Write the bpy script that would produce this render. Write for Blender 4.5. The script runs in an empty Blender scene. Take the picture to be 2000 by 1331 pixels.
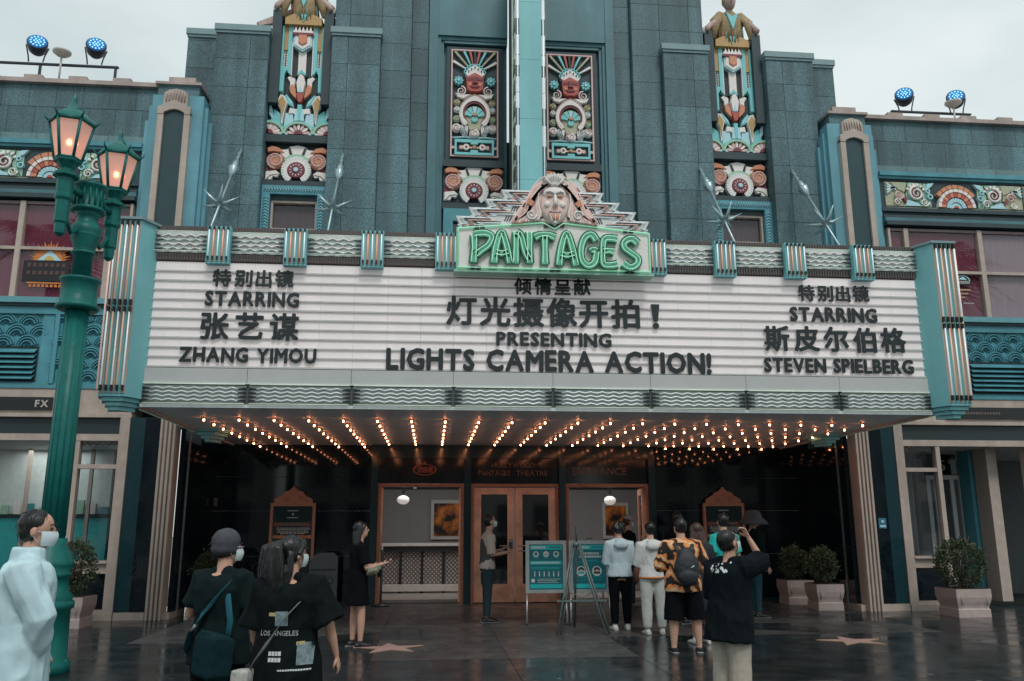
import bpy, bmesh, math, random
from math import sin, cos, pi, radians as rad
from mathutils import Vector, Matrix, noise
from mathutils.bvhtree import BVHTree
random.seed(7)
SC = bpy.context.scene
COL = SC.collection
# ------------------------------------------------------------ camera, sky, sun, exposure
cd = bpy.data.cameras.new('camera'); cam = bpy.data.objects.new('camera', cd); COL.objects.link(cam)
cd.sensor_width = 36; cd.lens = 36*1650.86/2000; cd.clip_end = 600; cd.clip_start = .05
def _cam():
    p, y, r = 0.2165131, 0.09397097, -0.00244334
    f = Vector((sin(y)*cos(p), cos(y)*cos(p), sin(p))); R = Vector((cos(y), -sin(y), 0)); U = R.cross(f)
    R2 = cos(r)*R + sin(r)*U; U2 = -sin(r)*R + cos(r)*U
    m = Matrix((R2, U2, -f)).transposed().to_4x4(); m.translation = (-1.65, 0, 1.45); return m
cam.matrix_world = _cam(); SC.camera = cam
W = bpy.data.worlds.new('World'); SC.world = W; W.use_nodes = True
nt = W.node_tree; nt.nodes.clear()
def N(t, **k):
    n = nt.nodes.new(t)
    for a, b in k.items(): setattr(n, a, b)
    return n
out = N('ShaderNodeOutputWorld'); mx = N('ShaderNodeMixShader'); b1 = N('ShaderNodeBackground'); b2 = N('ShaderNodeBackground')
sky = N('ShaderNodeTexSky', sky_type='NISHITA', sun_disc=False); sky.sun_elevation = rad(58); sky.sun_rotation = rad(200)
nt.links.new(sky.outputs[0], b1.inputs[0]); b1.inputs[1].default_value = .1
tc = N('ShaderNodeTexCoord'); mp = N('ShaderNodeMapping'); mp.inputs['Scale'].default_value = (1, 1, 2.2)
nz = N('ShaderNodeTexNoise'); nz.inputs['Scale'].default_value = 3.2; nz.inputs['Detail'].default_value = 5; nz.inputs['Roughness'].default_value = .5
cr = N('ShaderNodeValToRGB'); cr.color_ramp.elements[0].position = .3; cr.color_ramp.elements[1].position = .68
cr.color_ramp.elements[0].color = (.64, .74, .75, 1); cr.color_ramp.elements[1].color = (.86, .94, .93, 1)
nt.links.new(tc.outputs['Generated'], mp.inputs[0]); nt.links.new(mp.outputs[0], nz.inputs[0]); nt.links.new(nz.outputs[0], cr.inputs[0])
nt.links.new(cr.outputs[0], b2.inputs[0]); b2.inputs[1].default_value = 1.0
mx.inputs[0].default_value = .9
nt.links.new(b1.outputs[0], mx.inputs[1]); nt.links.new(b2.outputs[0], mx.inputs[2]); nt.links.new(mx.outputs[0], out.inputs[0])
sl = bpy.data.lights.new('sun', 'SUN'); sl.energy = 1.4; sl.angle = rad(14); sl.color = (1, .97, .93)
so = bpy.data.objects.new('sun', sl); COL.objects.link(so)
so.rotation_euler = Vector((.25, -1, 1.35)).to_track_quat('Z', 'Y').to_euler()
SC.view_settings.view_transform = 'Standard'; SC.view_settings.look = 'None'; SC.view_settings.gamma = 1
SC.view_settings.use_curve_mapping = False; SC.view_settings.exposure = 0.0

# ------------------------------------------------------------ materials
MT = {}
def M(name, rgb, rough=.6, metal=0, nz=(8, .12), bump=None, emit=None, rnd=0, spec=.5, trans=0, alpha=1, stretch=None, ior=0, grime=0, rvar=0):
    if name in MT: return MT[name]
    m = bpy.data.materials.new(name); m.use_nodes = True; t = m.node_tree; b = t.nodes['Principled BSDF']
    b.inputs['Roughness'].default_value = rough; b.inputs['Metallic'].default_value = metal
    b.inputs['Specular IOR Level'].default_value = spec
    if ior: b.inputs['IOR'].default_value = ior
    if trans: b.inputs['Transmission Weight'].default_value = trans
    if alpha < 1: b.inputs['Alpha'].default_value = alpha
    b.inputs['Base Color'].default_value = (*rgb, 1)
    if nz or bump:
        tc = t.nodes.new('ShaderNodeNewGeometry'); src = tc.outputs['Position']
        if stretch:
            mp = t.nodes.new('ShaderNodeMapping'); mp.inputs['Scale'].default_value = stretch
            t.links.new(src, mp.inputs[0]); src = mp.outputs[0]
    if nz:
        n = t.nodes.new('ShaderNodeTexNoise'); n.inputs['Scale'].default_value = nz[0]; n.inputs['Detail'].default_value = 6
        n.inputs['Roughness'].default_value = .65
        t.links.new(src, n.inputs[0])
        mr = t.nodes.new('ShaderNodeMapRange'); mr.inputs[1].default_value = .25; mr.inputs[2].default_value = .75
        mr.inputs[3].default_value = 1-nz[1]; mr.inputs[4].default_value = 1+nz[1]; t.links.new(n.outputs[0], mr.inputs[0])
        last = mr.outputs[0]
        if rnd:
            oi = t.nodes.new('ShaderNodeObjectInfo'); r2 = t.nodes.new('ShaderNodeMapRange')
            r2.inputs[3].default_value = 1-rnd; r2.inputs[4].default_value = 1+rnd; t.links.new(oi.outputs['Random'], r2.inputs[0])
            mu = t.nodes.new('ShaderNodeMath'); mu.operation = 'MULTIPLY'; t.links.new(last, mu.inputs[0]); t.links.new(r2.outputs[0], mu.inputs[1]); last = mu.outputs[0]
        if grime:      # rain streaks and broad weathering patches
            for sc_, st_, k_ in ((1.0, (3.2, 3.2, .35), 1.0), (.7, (1, 1, 1), .6)):
                mp2 = t.nodes.new('ShaderNodeMapping'); mp2.inputs['Scale'].default_value = st_; t.links.new(tc.outputs['Position'], mp2.inputs[0])
                g = t.nodes.new('ShaderNodeTexNoise'); g.inputs['Scale'].default_value = sc_; g.inputs['Detail'].default_value = 5; t.links.new(mp2.outputs[0], g.inputs[0])
                r3 = t.nodes.new('ShaderNodeMapRange'); r3.inputs[1].default_value = .35; r3.inputs[2].default_value = .65; r3.inputs[3].default_value = 1-grime*k_; r3.inputs[4].default_value = 1+grime*k_*.5; t.links.new(g.outputs[0], r3.inputs[0])
                mu = t.nodes.new('ShaderNodeMath'); mu.operation = 'MULTIPLY'; t.links.new(last, mu.inputs[0]); t.links.new(r3.outputs[0], mu.inputs[1]); last = mu.outputs[0]
        if rvar:
            g = t.nodes.new('ShaderNodeTexNoise'); g.inputs['Scale'].default_value = 2.2; g.inputs['Detail'].default_value = 7; t.links.new(tc.outputs['Position'], g.inputs[0])
            r3 = t.nodes.new('ShaderNodeMapRange'); r3.inputs[1].default_value = .3; r3.inputs[2].default_value = .7; r3.inputs[3].default_value = max(.03, rough-rvar); r3.inputs[4].default_value = rough+rvar; t.links.new(g.outputs[0], r3.inputs[0]); t.links.new(r3.outputs[0], b.inputs['Roughness'])
        hs = t.nodes.new('ShaderNodeHueSaturation'); hs.inputs['Color'].default_value = (*rgb, 1)
        t.links.new(last, hs.inputs['Value']); t.links.new(hs.outputs[0], b.inputs['Base Color'])
    if bump:
        n2 = t.nodes.new('ShaderNodeTexNoise'); n2.inputs['Scale'].default_value = bump[0]; n2.inputs['Detail'].default_value = 4
        t.links.new(src, n2.inputs[0]); bp = t.nodes.new('ShaderNodeBump'); bp.inputs['Strength'].default_value = bump[1]; bp.inputs['Distance'].default_value = .02
        t.links.new(n2.outputs[0], bp.inputs['Height']); t.links.new(bp.outputs[0], b.inputs['Normal'])
    if emit:
        b.inputs['Emission Color'].default_value = (*emit[0], 1); b.inputs['Emission Strength'].default_value = emit[1]
    MT[name] = m; return m
GRAN = M('teal_granite', (.076, .148, .168), .6, nz=(42, .8), bump=(60, .12), rnd=.17, grime=.30)
GROUT = M('dark_grout', (.03, .06, .066), .8)
GRANL = M('light_granite_band', (.13, .225, .235), .55, nz=(38, .3), rnd=.06, grime=.15)
CAPM = M('painted_cap', (.2, .3, .32), .6, nz=(5, .15))
DTEAL = M('dark_teal_render', (.028, .052, .062), .6, nz=(6, .2))
FRAME = M('frame_teal', (.062, .175, .205), .5, nz=(4, .14), grime=.14)
TURQ = M('turquoise_paint', (.20, .51, .54), .5, nz=(3, .06), grime=.10)
TEALB = M('teal_blue_paint', (.075, .28, .34), .5, nz=(4, .15), grime=.15)
CARV = M('carved_teal', (.06, .27, .33), .5, nz=(9, .25), bump=(20, .4))
BEIGE = M('beige_stone', (.46, .38, .33), .65, nz=(7, .12), bump=(30, .1), grime=.16)
PINKB = M('parapet_beige', (.42, .34, .31), .7, nz=(6, .15), grime=.2)
POL = M('polished_dark_granite', (.005, .011, .016), .05, nz=(25, .3), spec=.4)
POLT = M('polished_teal_granite', (.012, .042, .052), .12, nz=(25, .25), spec=.5)
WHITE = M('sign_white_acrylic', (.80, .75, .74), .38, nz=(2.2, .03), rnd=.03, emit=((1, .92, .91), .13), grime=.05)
GREYW = M('track_grey', (.36, .38, .38), .4, nz=(5, .1))
SILV = M('brushed_silver', (.62, .68, .66), .4, .3, nz=(10, .15))
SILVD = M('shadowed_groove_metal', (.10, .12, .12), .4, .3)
LETT = M('black_letter', (.012, .02, .024), .45, nz=(12, .2))
BROWN = M('bulb_track_brown', (.12, .075, .07), .6, nz=(50, .3))
NWHITE = M('neon_tube_white', (.75, .85, .87), .2, nz=None, emit=((.8, .95, 1), .25))
NORG = M('neon_tube_orange', (.72, .44, .32), .25, nz=None, emit=((1, .5, .3), .22))
NGREEN = M('neon_tube_green', (.40, .8, .58), .2, nz=None, emit=((.45, 1, .65), .22))
NYEL = M('neon_tube_pale_green', (.72, .78, .68), .2, nz=None, emit=((.75, 1, .65), .05))
NPINK = M('neon_tube_pink', (.75, .5, .45), .2, nz=None, emit=((1, .6, .5), .25))
GREENP = M('sign_green', (.15, .47, .33), .4, nz=(7, .15))
GREENL = M('sign_pale_green', (.30, .55, .42), .4, nz=(5, .1))
CLIP = M('tube_clip_black', (.01, .012, .012), .5, nz=None)
COPPER = M('copper_door', (.85, .44, .30), .30, .5, nz=(3, .35), bump=(5, .15))
COPR = M('copper_frame_matt', (.46, .21, .14), .45, .25, nz=(30, .25))
GLASSD = M('dark_window_glass', (.012, .016, .02), .04, nz=None, ior=1.8)
MAROON = M('maroon_curtain', (.15, .016, .042), .75, nz=(5, .3), stretch=(6, 1, .4), bump=(6, .8))
MAUVE = M('mauve_curtain', (.27, .20, .225), .7, nz=(5, .18), stretch=(6, 1, .3), bump=(6, .6))
STEEL = M('steel', (.42, .47, .48), .3, .85, nz=(12, .15))
SOFF = M('soffit_metal', (.68, .77, .82), .5, .0, nz=(1.5, .12), bump=(2, .05))
R_ = {'w': M('relief_white', (.80, .75, .72), .6, nz=(30, .12)), 'g': M('relief_gold', (.46, .29, .11), .5, nz=(30, .2)),
      't': M('relief_turquoise', (.20, .58, .60), .55, nz=(30, .15)), 'b': M('relief_light_blue', (.42, .68, .74), .55, nz=(30, .12)),
      'r': M('relief_red', (.45, .09, .07), .55, nz=(30, .2)), 'o': M('relief_orange', (.60, .25, .14), .55, nz=(30, .2)),
      'k': M('relief_black', (.02, .03, .034), .6, nz=(30, .2)), 'n': M('relief_green', (.34, .55, .40), .6, nz=(30, .15)),
      'm': M('relief_maroon', (.20, .045, .06), .6, nz=(30, .2)), 'p': M('relief_pink', (.68, .46, .43), .6, nz=(30, .15)),
      'v': M('relief_olive', (.42, .43, .30), .6, nz=(30, .15))}

def pane_glass(name, tint, ior, rough=.02):
    # clear pane: transparent with a Fresnel mirror over it
    m = bpy.data.materials.new(name); m.use_nodes = True; t = m.node_tree; t.nodes.clear()
    o = t.nodes.new('ShaderNodeOutputMaterial'); x = t.nodes.new('ShaderNodeMixShader'); a = t.nodes.new('ShaderNodeBsdfTransparent'); g = t.nodes.new('ShaderNodeBsdfGlossy'); f = t.nodes.new('ShaderNodeFresnel')
    a.inputs[0].default_value = (*tint, 1); g.inputs['Roughness'].default_value = rough; f.inputs[0].default_value = ior
    n = t.nodes.new('ShaderNodeTexNoise'); n.inputs['Scale'].default_value = 1.3; b = t.nodes.new('ShaderNodeBump'); b.inputs['Strength'].default_value = .04; t.links.new(n.outputs[0], b.inputs['Height']); t.links.new(b.outputs[0], g.inputs['Normal'])
    ge = t.nodes.new('ShaderNodeNewGeometry'); iv = t.nodes.new('ShaderNodeMath'); iv.operation = 'SUBTRACT'; iv.inputs[0].default_value = 1; t.links.new(ge.outputs['Backfacing'], iv.inputs[1])
    mf = t.nodes.new('ShaderNodeMath'); mf.operation = 'MULTIPLY'; mf.use_clamp = True; t.links.new(f.outputs[0], mf.inputs[0]); t.links.new(iv.outputs[0], mf.inputs[1])
    t.links.new(mf.outputs[0], x.inputs[0]); t.links.new(a.outputs[0], x.inputs[1]); t.links.new(g.outputs[0], x.inputs[2]); t.links.new(x.outputs[0], o.inputs[0]); MT[name] = m; return m

# ------------------------------------------------------------ geometry helpers
class MB:
    def __init__(s): s.v = []; s.f = []; s.m = []; s.mats = []; s.sm = []
    def mi(s, m):
        if m not in s.mats: s.mats.append(m)
        return s.mats.index(m)
    def add(s, v, f, m, sm=False):
        o = len(s.v); s.v += [tuple(p) for p in v]; i = s.mi(m)
        for q in f: s.f.append([a+o for a in q]); s.m.append(i); s.sm.append(sm)
        return s
    def box(s, x0, x1, y0, y1, z0, z1, m):
        v = [(x, y, z) for z in (z0, z1) for y in (y0, y1) for x in (x0, x1)]
        return s.add(v, [(0, 2, 3, 1), (4, 5, 7, 6), (0, 1, 5, 4), (2, 6, 7, 3), (0, 4, 6, 2), (1, 3, 7, 5)], m)
    def poly(s, pts, y0, y1, m, pil=0):
        # outline in the x-z plane, from the back y1 to the front y0 (y0 < y1); pil = chamfer towards centroid
        n = len(pts); a = sum(pts[i][0]*pts[(i+1) % n][1]-pts[(i+1) % n][0]*pts[i][1] for i in range(n))
        if a < 0: pts = pts[::-1]
        cx = sum(p[0] for p in pts)/n; cz = sum(p[1] for p in pts)/n
        v = [(p[0], y1, p[1]) for p in pts]; ym = y0+(y1-y0)*.45 if pil else y0
        v += [(p[0], ym, p[1]) for p in pts]; f = [tuple((i, (i+1) % n, n+(i+1) % n, n+i)) for i in range(n)]
        if pil:
            k = 1-pil; v += [(cx+(p[0]-cx)*k, y0, cz+(p[1]-cz)*k) for p in pts]
            f += [(n+i, n+(i+1) % n, 2*n+(i+1) % n, 2*n+i) for i in range(n)]; f.append(tuple(range(2*n, 3*n)))
        else: f.append(tuple(range(n, 2*n)))
        return s.add(v, f, m)
    def prism(s, pts, z0, z1, m):
        n = len(pts); a = sum(pts[i][0]*pts[(i+1) % n][1]-pts[(i+1) % n][0]*pts[i][1] for i in range(n))
        if a < 0: pts = pts[::-1]
        v = [(p[0], p[1], z0) for p in pts]+[(p[0], p[1], z1) for p in pts]
        return s.add(v, [tuple(range(n))[::-1], tuple(range(n, 2*n))]+[(i, (i+1) % n, n+(i+1) % n, n+i) for i in range(n)], m)
    def tube(s, pts, r, m, seg=8, caps=True, side=None, closed=False):
        # r: number, list of numbers or list of (rx, ry); side: hint for the rx direction
        pts = [Vector(p) for p in pts]; n = len(pts)
        if not isinstance(r, (list,)): r = [r]*n
        v = []; prev = Vector(side) if side else None
        for i, p in enumerate(pts):
            d = (pts[(i+1) % n]-pts[i-1]) if closed else (pts[min(i+1, n-1)]-pts[max(i-1, 0)])
            if d.length < 1e-9: d = Vector((0, 0, 1))
            d.normalize()
            if prev is None: prev = Vector((1, 0, 0)) if abs(d.x) < .9 else Vector((0, 1, 0))
            u = prev-d*prev.dot(d)
            if u.length < 1e-6: u = d.orthogonal()
            u.normalize(); w = d.cross(u)
            if not side: prev = u
            rx, ry = r[i] if isinstance(r[i], tuple) else (r[i], r[i])
            for k in range(seg):
                a = 2*pi*k/seg; v.append(p+u*(cos(a)*rx)+w*(sin(a)*ry))
        f = []
        for i in range(n if closed else n-1):
            j = (i+1) % n
            for k in range(seg): f.append((i*seg+k, i*seg+(k+1) % seg, j*seg+(k+1) % seg, j*seg+k))
        if caps and not closed:
            f.append(tuple(range(seg))[::-1]); f.append(tuple((n-1)*seg+k for k in range(seg)))
        return s.add(v, f, m, True)
    def lathe(s, c, prof, m, seg=16, ang=0):
        # prof: (r, z) going up
        v = []; n = len(prof)
        for r, z in prof:
            for k in range(seg): a = 2*pi*k/seg+ang; v.append((c[0]+cos(a)*r, c[1]+sin(a)*r, c[2]+z))
        f = [(i*seg+k, i*seg+(k+1) % seg, (i+1)*seg+(k+1) % seg, (i+1)*seg+k) for i in range(n-1) for k in range(seg)]
        f.append(tuple(range(seg))[::-1]); f.append(tuple((n-1)*seg+k for k in range(seg)))
        return s.add(v, f, m, seg > 8)
    def ell(s, c, r, m, seg=12, rings=8, rot=None):
        v = []; c = Vector(c)
        for i in range(1, rings):
            t = pi*i/rings
            for k in range(seg):
                a = 2*pi*k/seg; p = Vector((cos(a)*sin(t)*r[0], sin(a)*sin(t)*r[1], -cos(t)*r[2]))
                if rot: p = rot @ p
                v.append(c+p)
        b = Vector((0, 0, -r[2])); t_ = Vector((0, 0, r[2]))
        if rot: b = rot @ b; t_ = rot @ t_
        v += [c+b, c+t_]; nb = len(v)-2
        f = [(i*seg+k, i*seg+(k+1) % seg, (i+1)*seg+(k+1) % seg, (i+1)*seg+k) for i in range(rings-2) for k in range(seg)]
        f += [(nb, (k+1) % seg, k) for k in range(seg)]+[(nb+1, (rings-2)*seg+k, (rings-2)*seg+(k+1) % seg) for k in range(seg)]
        return s.add(v, f, m, True)
    def disc(s, cx, cz, r, y0, y1, m, seg=20, pil=.12, rz=None):
        rz = rz or r
        return s.poly([(cx+cos(2*pi*k/seg)*r, cz+sin(2*pi*k/seg)*rz) for k in range(seg)], y0, y1, m, pil)
    def arc(s, cx, cz, r0, r1, a0, a1, y0, y1, m, seg=14, sz=1):
        p = [(cx+cos(a0+(a1-a0)*k/seg)*r1, cz+sin(a0+(a1-a0)*k/seg)*r1*sz) for k in range(seg+1)]
        q = [(cx+cos(a1+(a0-a1)*k/seg)*r0, cz+sin(a1+(a0-a1)*k/seg)*r0*sz) for k in range(seg+1)]
        n = seg+1
        v = [(a, y0, b) for a, b in p]+[(a, y0, b) for a, b in q[::-1]]+[(a, y1, b) for a, b in p]+[(a, y1, b) for a, b in q[::-1]]
        f = []
        for k in range(seg):
            f += [(k, k+1, n+k+1, n+k), (2*n+k, 2*n+k+1, k+1, k), (n+k, n+k+1, 3*n+k+1, 3*n+k)]
        f += [(0, n, 3*n, 2*n), (seg, 2*n+seg, 3*n+seg, n+seg)]
        return s.add(v, f, m)
    def petal(s, cx, cz, ang, r0, r1, w, y0, y1, m, pil=.2):
        # leaf from radius r0 to r1 in direction ang, widest at 60 %
        d = (cos(ang), sin(ang)); q = (-d[1], d[0]); pts = []
        for t, k in ((0, .18), (.35, .75), (.62, 1), (.85, .7), (1, .04)):
            r = r0+(r1-r0)*t; pts.append((cx+d[0]*r+q[0]*w*k/2, cz+d[1]*r+q[1]*w*k/2))
        for t, k in ((1, -.04), (.85, -.7), (.62, -1), (.35, -.75), (0, -.18)):
            r = r0+(r1-r0)*t; pts.append((cx+d[0]*r+q[0]*w*k/2, cz+d[1]*r+q[1]*w*k/2))
        return s.poly(pts, y0, y1, m, pil)
    def spiral(s, cx, cz, r, y, m, turns=1.8, tw=.16, a0=0, sg=1):
        n = 30; pts = []; rr = []
        for i in range(n): t = i/(n-1); R = r*(1-.85*t); a = a0+sg*t*turns*2*pi; pts.append((cx+cos(a)*R, y, cz+sin(a)*R)); rr.append(r*tw*(1-.6*t))
        return s.tube(pts, rr, m, 6)
    def mesh(s, name, off=(0, 0, 0)):
        me = bpy.data.meshes.new(name)
        me.from_pydata([(x-off[0], y-off[1], z-off[2]) for x, y, z in s.v], [], s.f)
        for m in s.mats: me.materials.append(m)
        me.polygons.foreach_set('material_index', s.m); me.polygons.foreach_set('use_smooth', s.sm); me.update(); return me
    def build(s, name, parent=None, kind=None):
        xs, ys, zs = zip(*s.v); o = ((min(xs)+max(xs))/2, (min(ys)+max(ys))/2, min(zs))
        ob = bpy.data.objects.new(name, s.mesh(name, o)); COL.objects.link(ob)
        WL[ob] = Vector(o); ob.location = Vector(o)-(WL[parent] if parent else Vector())
        if parent: ob.parent = parent
        if kind: ob['kind'] = kind
        return ob
WL = {}
def tag(o, label, cat, group=None):
    o['label'] = label; o['category'] = cat
    if group: o['group'] = group
    return o
def thing(name, label, cat, loc, group=None):
    o = bpy.data.objects.new(name, None); o.empty_display_size = .2; COL.objects.link(o); o.location = loc; WL[o] = Vector(loc)
    return tag(o, label, cat, group)
def inst(src, parent, dx=0, dy=0, dz=0, mirror=False):
    c = src.copy(); COL.objects.link(c); c.parent = parent
    w = WL[src]+Vector((dx, dy, dz))
    if mirror: w.x = -w.x; c.scale.x = -c.scale.x
    WL[c] = w; c.location = w-(WL[parent] if parent else Vector()); return c
def copytree(src, parent, dx=0, dy=0, dz=0):
    c = inst(src, parent, dx, dy, dz)
    for ch in list(src.children): copytree(ch, c, dx, dy, dz)
    return c
_boxm = {}
def piece(name, parent, x0, x1, y0, y1, z0, z1, m):
    # box piece that shares its mesh with every equal one
    k = (round(x1-x0, 3), round(y1-y0, 3), round(z1-z0, 3), m.name)
    if k not in _boxm: _boxm[k] = MB().box(-k[0]/2, k[0]/2, -k[1]/2, k[1]/2, 0, k[2], m).mesh(name)
    o = bpy.data.objects.new(name, _boxm[k]); COL.objects.link(o); w = Vector(((x0+x1)/2, (y0+y1)/2, z0)); WL[o] = w
    o.location = w-(WL[parent] if parent else Vector()); o.parent = parent; return o
DG = lambda: bpy.context.evaluated_depsgraph_get()
_gl = {}
def glyph(ch, bold=.02, ext=.02, res=2):
    # bold by laying shifted copies of the outline over each other, each a hair further forward
    k = (ch, bold, ext)
    if k in _gl: return _gl[k]
    c = bpy.data.curves.new('g', 'FONT'); c.body = ch; c.extrude = ext; c.resolution_u = res
    o = bpy.data.objects.new('g', c); COL.objects.link(o); me = bpy.data.meshes.new_from_object(o.evaluated_get(DG()))
    v0 = [tuple(a.co) for a in me.vertices]; f0 = [tuple(p.vertices) for p in me.polygons]
    bpy.data.objects.remove(o); bpy.data.curves.remove(c); bpy.data.meshes.remove(me)
    v = []; f = []
    sh = [(0, 0)]+([(bold*cos(a), bold*sin(a)) for a in [i*pi/3 for i in range(6)]] if bold else [])
    for q, (dx, dy) in enumerate(sh):
        n = len(v); v += [(x+dx, y+dy, z-q*.0006) for x, y, z in v0]; f += [tuple(i+n for i in p) for p in f0]
    _gl[k] = (v, f, min(a[0] for a in v), max(a[0] for a in v), min(a[1] for a in v), max(a[1] for a in v)) if v else None
    return _gl[k]
def text(s, x0, x1, z0, z1, y, m, bold=.02, depth=.02, cjk=False, join=None, sep=.10, name='letter', parent=None, tilt=0, space=.45):
    # letters of the line s fitted between x0..x1, z0..z1, front face at y
    g = [glyph(c, bold) if c != ' ' else None for c in s]
    H = max(q[5] for q in g if q)-min(0, min(q[4] for q in g if q)) if not cjk else 0
    z0c = 0 if not cjk else None
    if cjk:
        lo = min(q[4] for q in g if q); hi = max(q[5] for q in g if q); k = (z1-z0)/(hi-lo)
        n = len(s); cw = (hi-lo)*k
    else:
        lo = 0; hi = glyph('H', bold)[5]; k = (z1-z0)/hi
    ws = [(q[3]-q[2])*k if q else space*(z1-z0) for q in g]
    if cjk: ws = [min(w, cw) for w in ws]
    n = len(s); gap = ((x1-x0)-sum(ws))/max(1, n-1)
    kx = k
    if not cjk and gap < .02*(z1-z0):
        f = ((x1-x0)*.97)/(sum(ws)+.06*(z1-z0)*(n-1)); kx = k*min(1, f); ws = [w*min(1, f) for w in ws]; gap = ((x1-x0)-sum(ws))/max(1, n-1)
    x = x0; outs = []; jr = random.Random(len(s))
    for q, w in zip(g, ws):
        if q:
            mb = join or MB(); jz, ja = (0, 0) if join else (jr.uniform(-.004, .004), jr.uniform(-.014, .014))
            v = [(x+(a[0]-q[2])*kx-ja*(a[1]-lo)*k, y+depth/2-a[2]/.02*depth/2, z0+(a[1]-lo)*k+jz+ja*(a[0]-q[2])*kx) for a in q[0]]
            mb.add(v, q[1], m)
            if not join: outs.append(mb.build(name, parent))
        x += w+gap
    return outs
# ------------------------------------------------------------ ground
def paving():
    FL = M('dark_terrazzo', (.026, .033, .037), .2, nz=(60, .45), spec=.5, rnd=.18, bump=(3, .03), grime=.3, rvar=.11)
    FL2 = M('grey_terrazzo', (.066, .068, .069), .34, nz=(45, .4), spec=.4, rnd=.12, bump=(3, .04), grime=.3, rvar=.12)
    JT = M('paving_joint', (.018, .02, .02), .7)
    g = MB().box(-90, 90, -70, 140, -.3, -.012, M('street_concrete', (.20, .20, .195), .8, nz=(3, .2), grime=.2)).build('ground', None, 'structure')
    m = MB()
    pv = MB().box(-14, 14, 3.0, 22.5, -.012, -.008, JT).build('pavement', None, 'structure')
    # grey field in front of the doors and dark panels around it, each its own slab
    xs = [-14, -10.6, -8.9, -7.2, -5.5, -3.9, -2.3, -.75, .75, 2.3, 3.9, 5.5, 7.2, 8.9, 10.6, 14]
    ys = [3.0, 4.9, 6.6, 8.3, 10.0, 11.75, 13.1, 14.55, 15.8, 17.05]
    for j in range(len(ys)-1):
        for i in range(len(xs)-1):
            x0, x1, y0, y1 = xs[i]+.004, xs[i+1]-.004, ys[j]+.004, ys[j+1]-.004
            grey = (j >= 5 and abs((x0+x1)/2) < 6) or (j == 4 and (i in (6, 7))) or (j == 2 and i % 2 == 0)
            piece('paving_slab', pv, x0, x1, y0, y1, -.008, 0, FL2 if grey else FL)
    # inlaid diagonal dark triangles and stars
    tri = [(-3.9, 11.75, -1.6, 13.1), (1.9, 13.1, 3.9, 11.75), (-5.5, 14.5, -4.3, 13.15), (4.3, 13.15, 5.5, 14.5)]
    for a, b, c, d in tri:
        MB().prism([(a, b), (c, b), (c, d)] if a < c else [(a, b), (c, d), (a, d)], 0, .003, FL).build('inlay_wedge', pv)
    ST = M('star_terrazzo', (.46, .30, .27), .3, nz=(50, .2)); BR = M('brass_inlay', (.5, .33, .15), .3, .8)
    for (sx, sy, a0) in ((3.78, 11.0, 0), (-2.12, 11.0, .1), (-7.9, 11.0, 0), (-2.1, 7.4, 0), (3.1, 7.4, .2), (8.05, 11, 0)):
        p = []; q = []
        for k in range(10):
            r = .43 if k % 2 == 0 else .165; a = a0+pi/2+k*pi/5
            p.append((sx+cos(a)*r, sy+sin(a)*r)); q.append((sx+cos(a)*(r+.022), sy+sin(a)*(r+.022)))
        s = MB().prism(q, 0, .004, BR).build('pavement_star', pv); MB().prism(p, .004, .007, ST).build('star_face', s)
    rn = random.Random(21); g2 = MB()
    for k in range(150):
        x, y, r = rn.uniform(-10, 11), rn.uniform(6.5, 16.5), rn.uniform(.012, .035)
        g2.prism([(x+cos(a)*r*rn.uniform(.7, 1.2), y+sin(a)*r*rn.uniform(.7, 1.2)) for a in [i*pi/4 for i in range(8)]], 0, .0015, (M('gum_spot_pale', (.10, .10, .095), .8), M('gum_spot_dark', (.012, .013, .014), .8))[k % 2])
    g2.build('gum_spots', pv, 'stuff')
paving()

# ------------------------------------------------------------ theatre
TH = thing('theatre_building', 'tall dark teal granite art deco theatre front with coloured reliefs above the marquee', 'theatre', (0, 14.9, 0))
ROWS = [5.42+.583*i for i in range(13)]            # tile joints: ... 7.17 7.75 ... 12.4
def slab(x0, x1, yf, top, cols, cap=True, z0=5.3, name='tower_slab'):
    out = []
    for sg in (-1, 1):
        a, b = sorted((sg*x0, sg*x1))
        s = MB().box(a+.006, b-.006, yf+.03, 16.2, z0, top-.01, GROUT).build(name, TH)
        cc = sorted(sg*c for c in cols)
        for i in range(len(cc)-1):
            for j, z in enumerate(ROWS):
                zt = min(z+.583, top)
                if zt-z < .05 or zt < z0: continue
                piece('wall_tile', s, cc[i]+.004, cc[i+1]-.004, yf, yf+.028, z+.004, zt-.004, GRAN)
        # return faces (sides) of the slab, tiled as well
        for side in (a, b):
            dy = .55
            for z in ROWS:
                zt = min(z+.583, top)
                if zt-z < .05: continue
                x_ = (side-.004, side+.006) if side == a else (side-.006, side+.004)
                if abs(side) == max(abs(a), abs(b)) or abs(side) == min(abs(a), abs(b)):
                    piece('side_tile', s, x_[0], x_[1], yf+.029, yf+dy, z+.004, zt-.004, GRAN)
        if cap:
            MB().box(a-.03, b+.03, yf-.05, 16.2, top, top+.12, CAPM).box(a-.01, b+.01, yf-.025, 16.2, top-.05, top, CAPM).build('coping', s)
        out.append(s)
    return out
slab(4.88, 5.86, 14.85, 10.66, (4.88, 5.22, 5.86))
slab(5.862, 6.50, 15.25, 10.78, (5.862, 6.50))
slab(2.78, 3.70, 14.85, 10.72, (2.78, 3.39, 3.70))
slab(2.20, 3.68, 15.02+.0, 12.6, (2.20, 2.775, 3.39, 3.68), cap=False)
slab(1.86, 2.19, 15.17, 12.9, (1.86, 2.19), cap=False)
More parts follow.
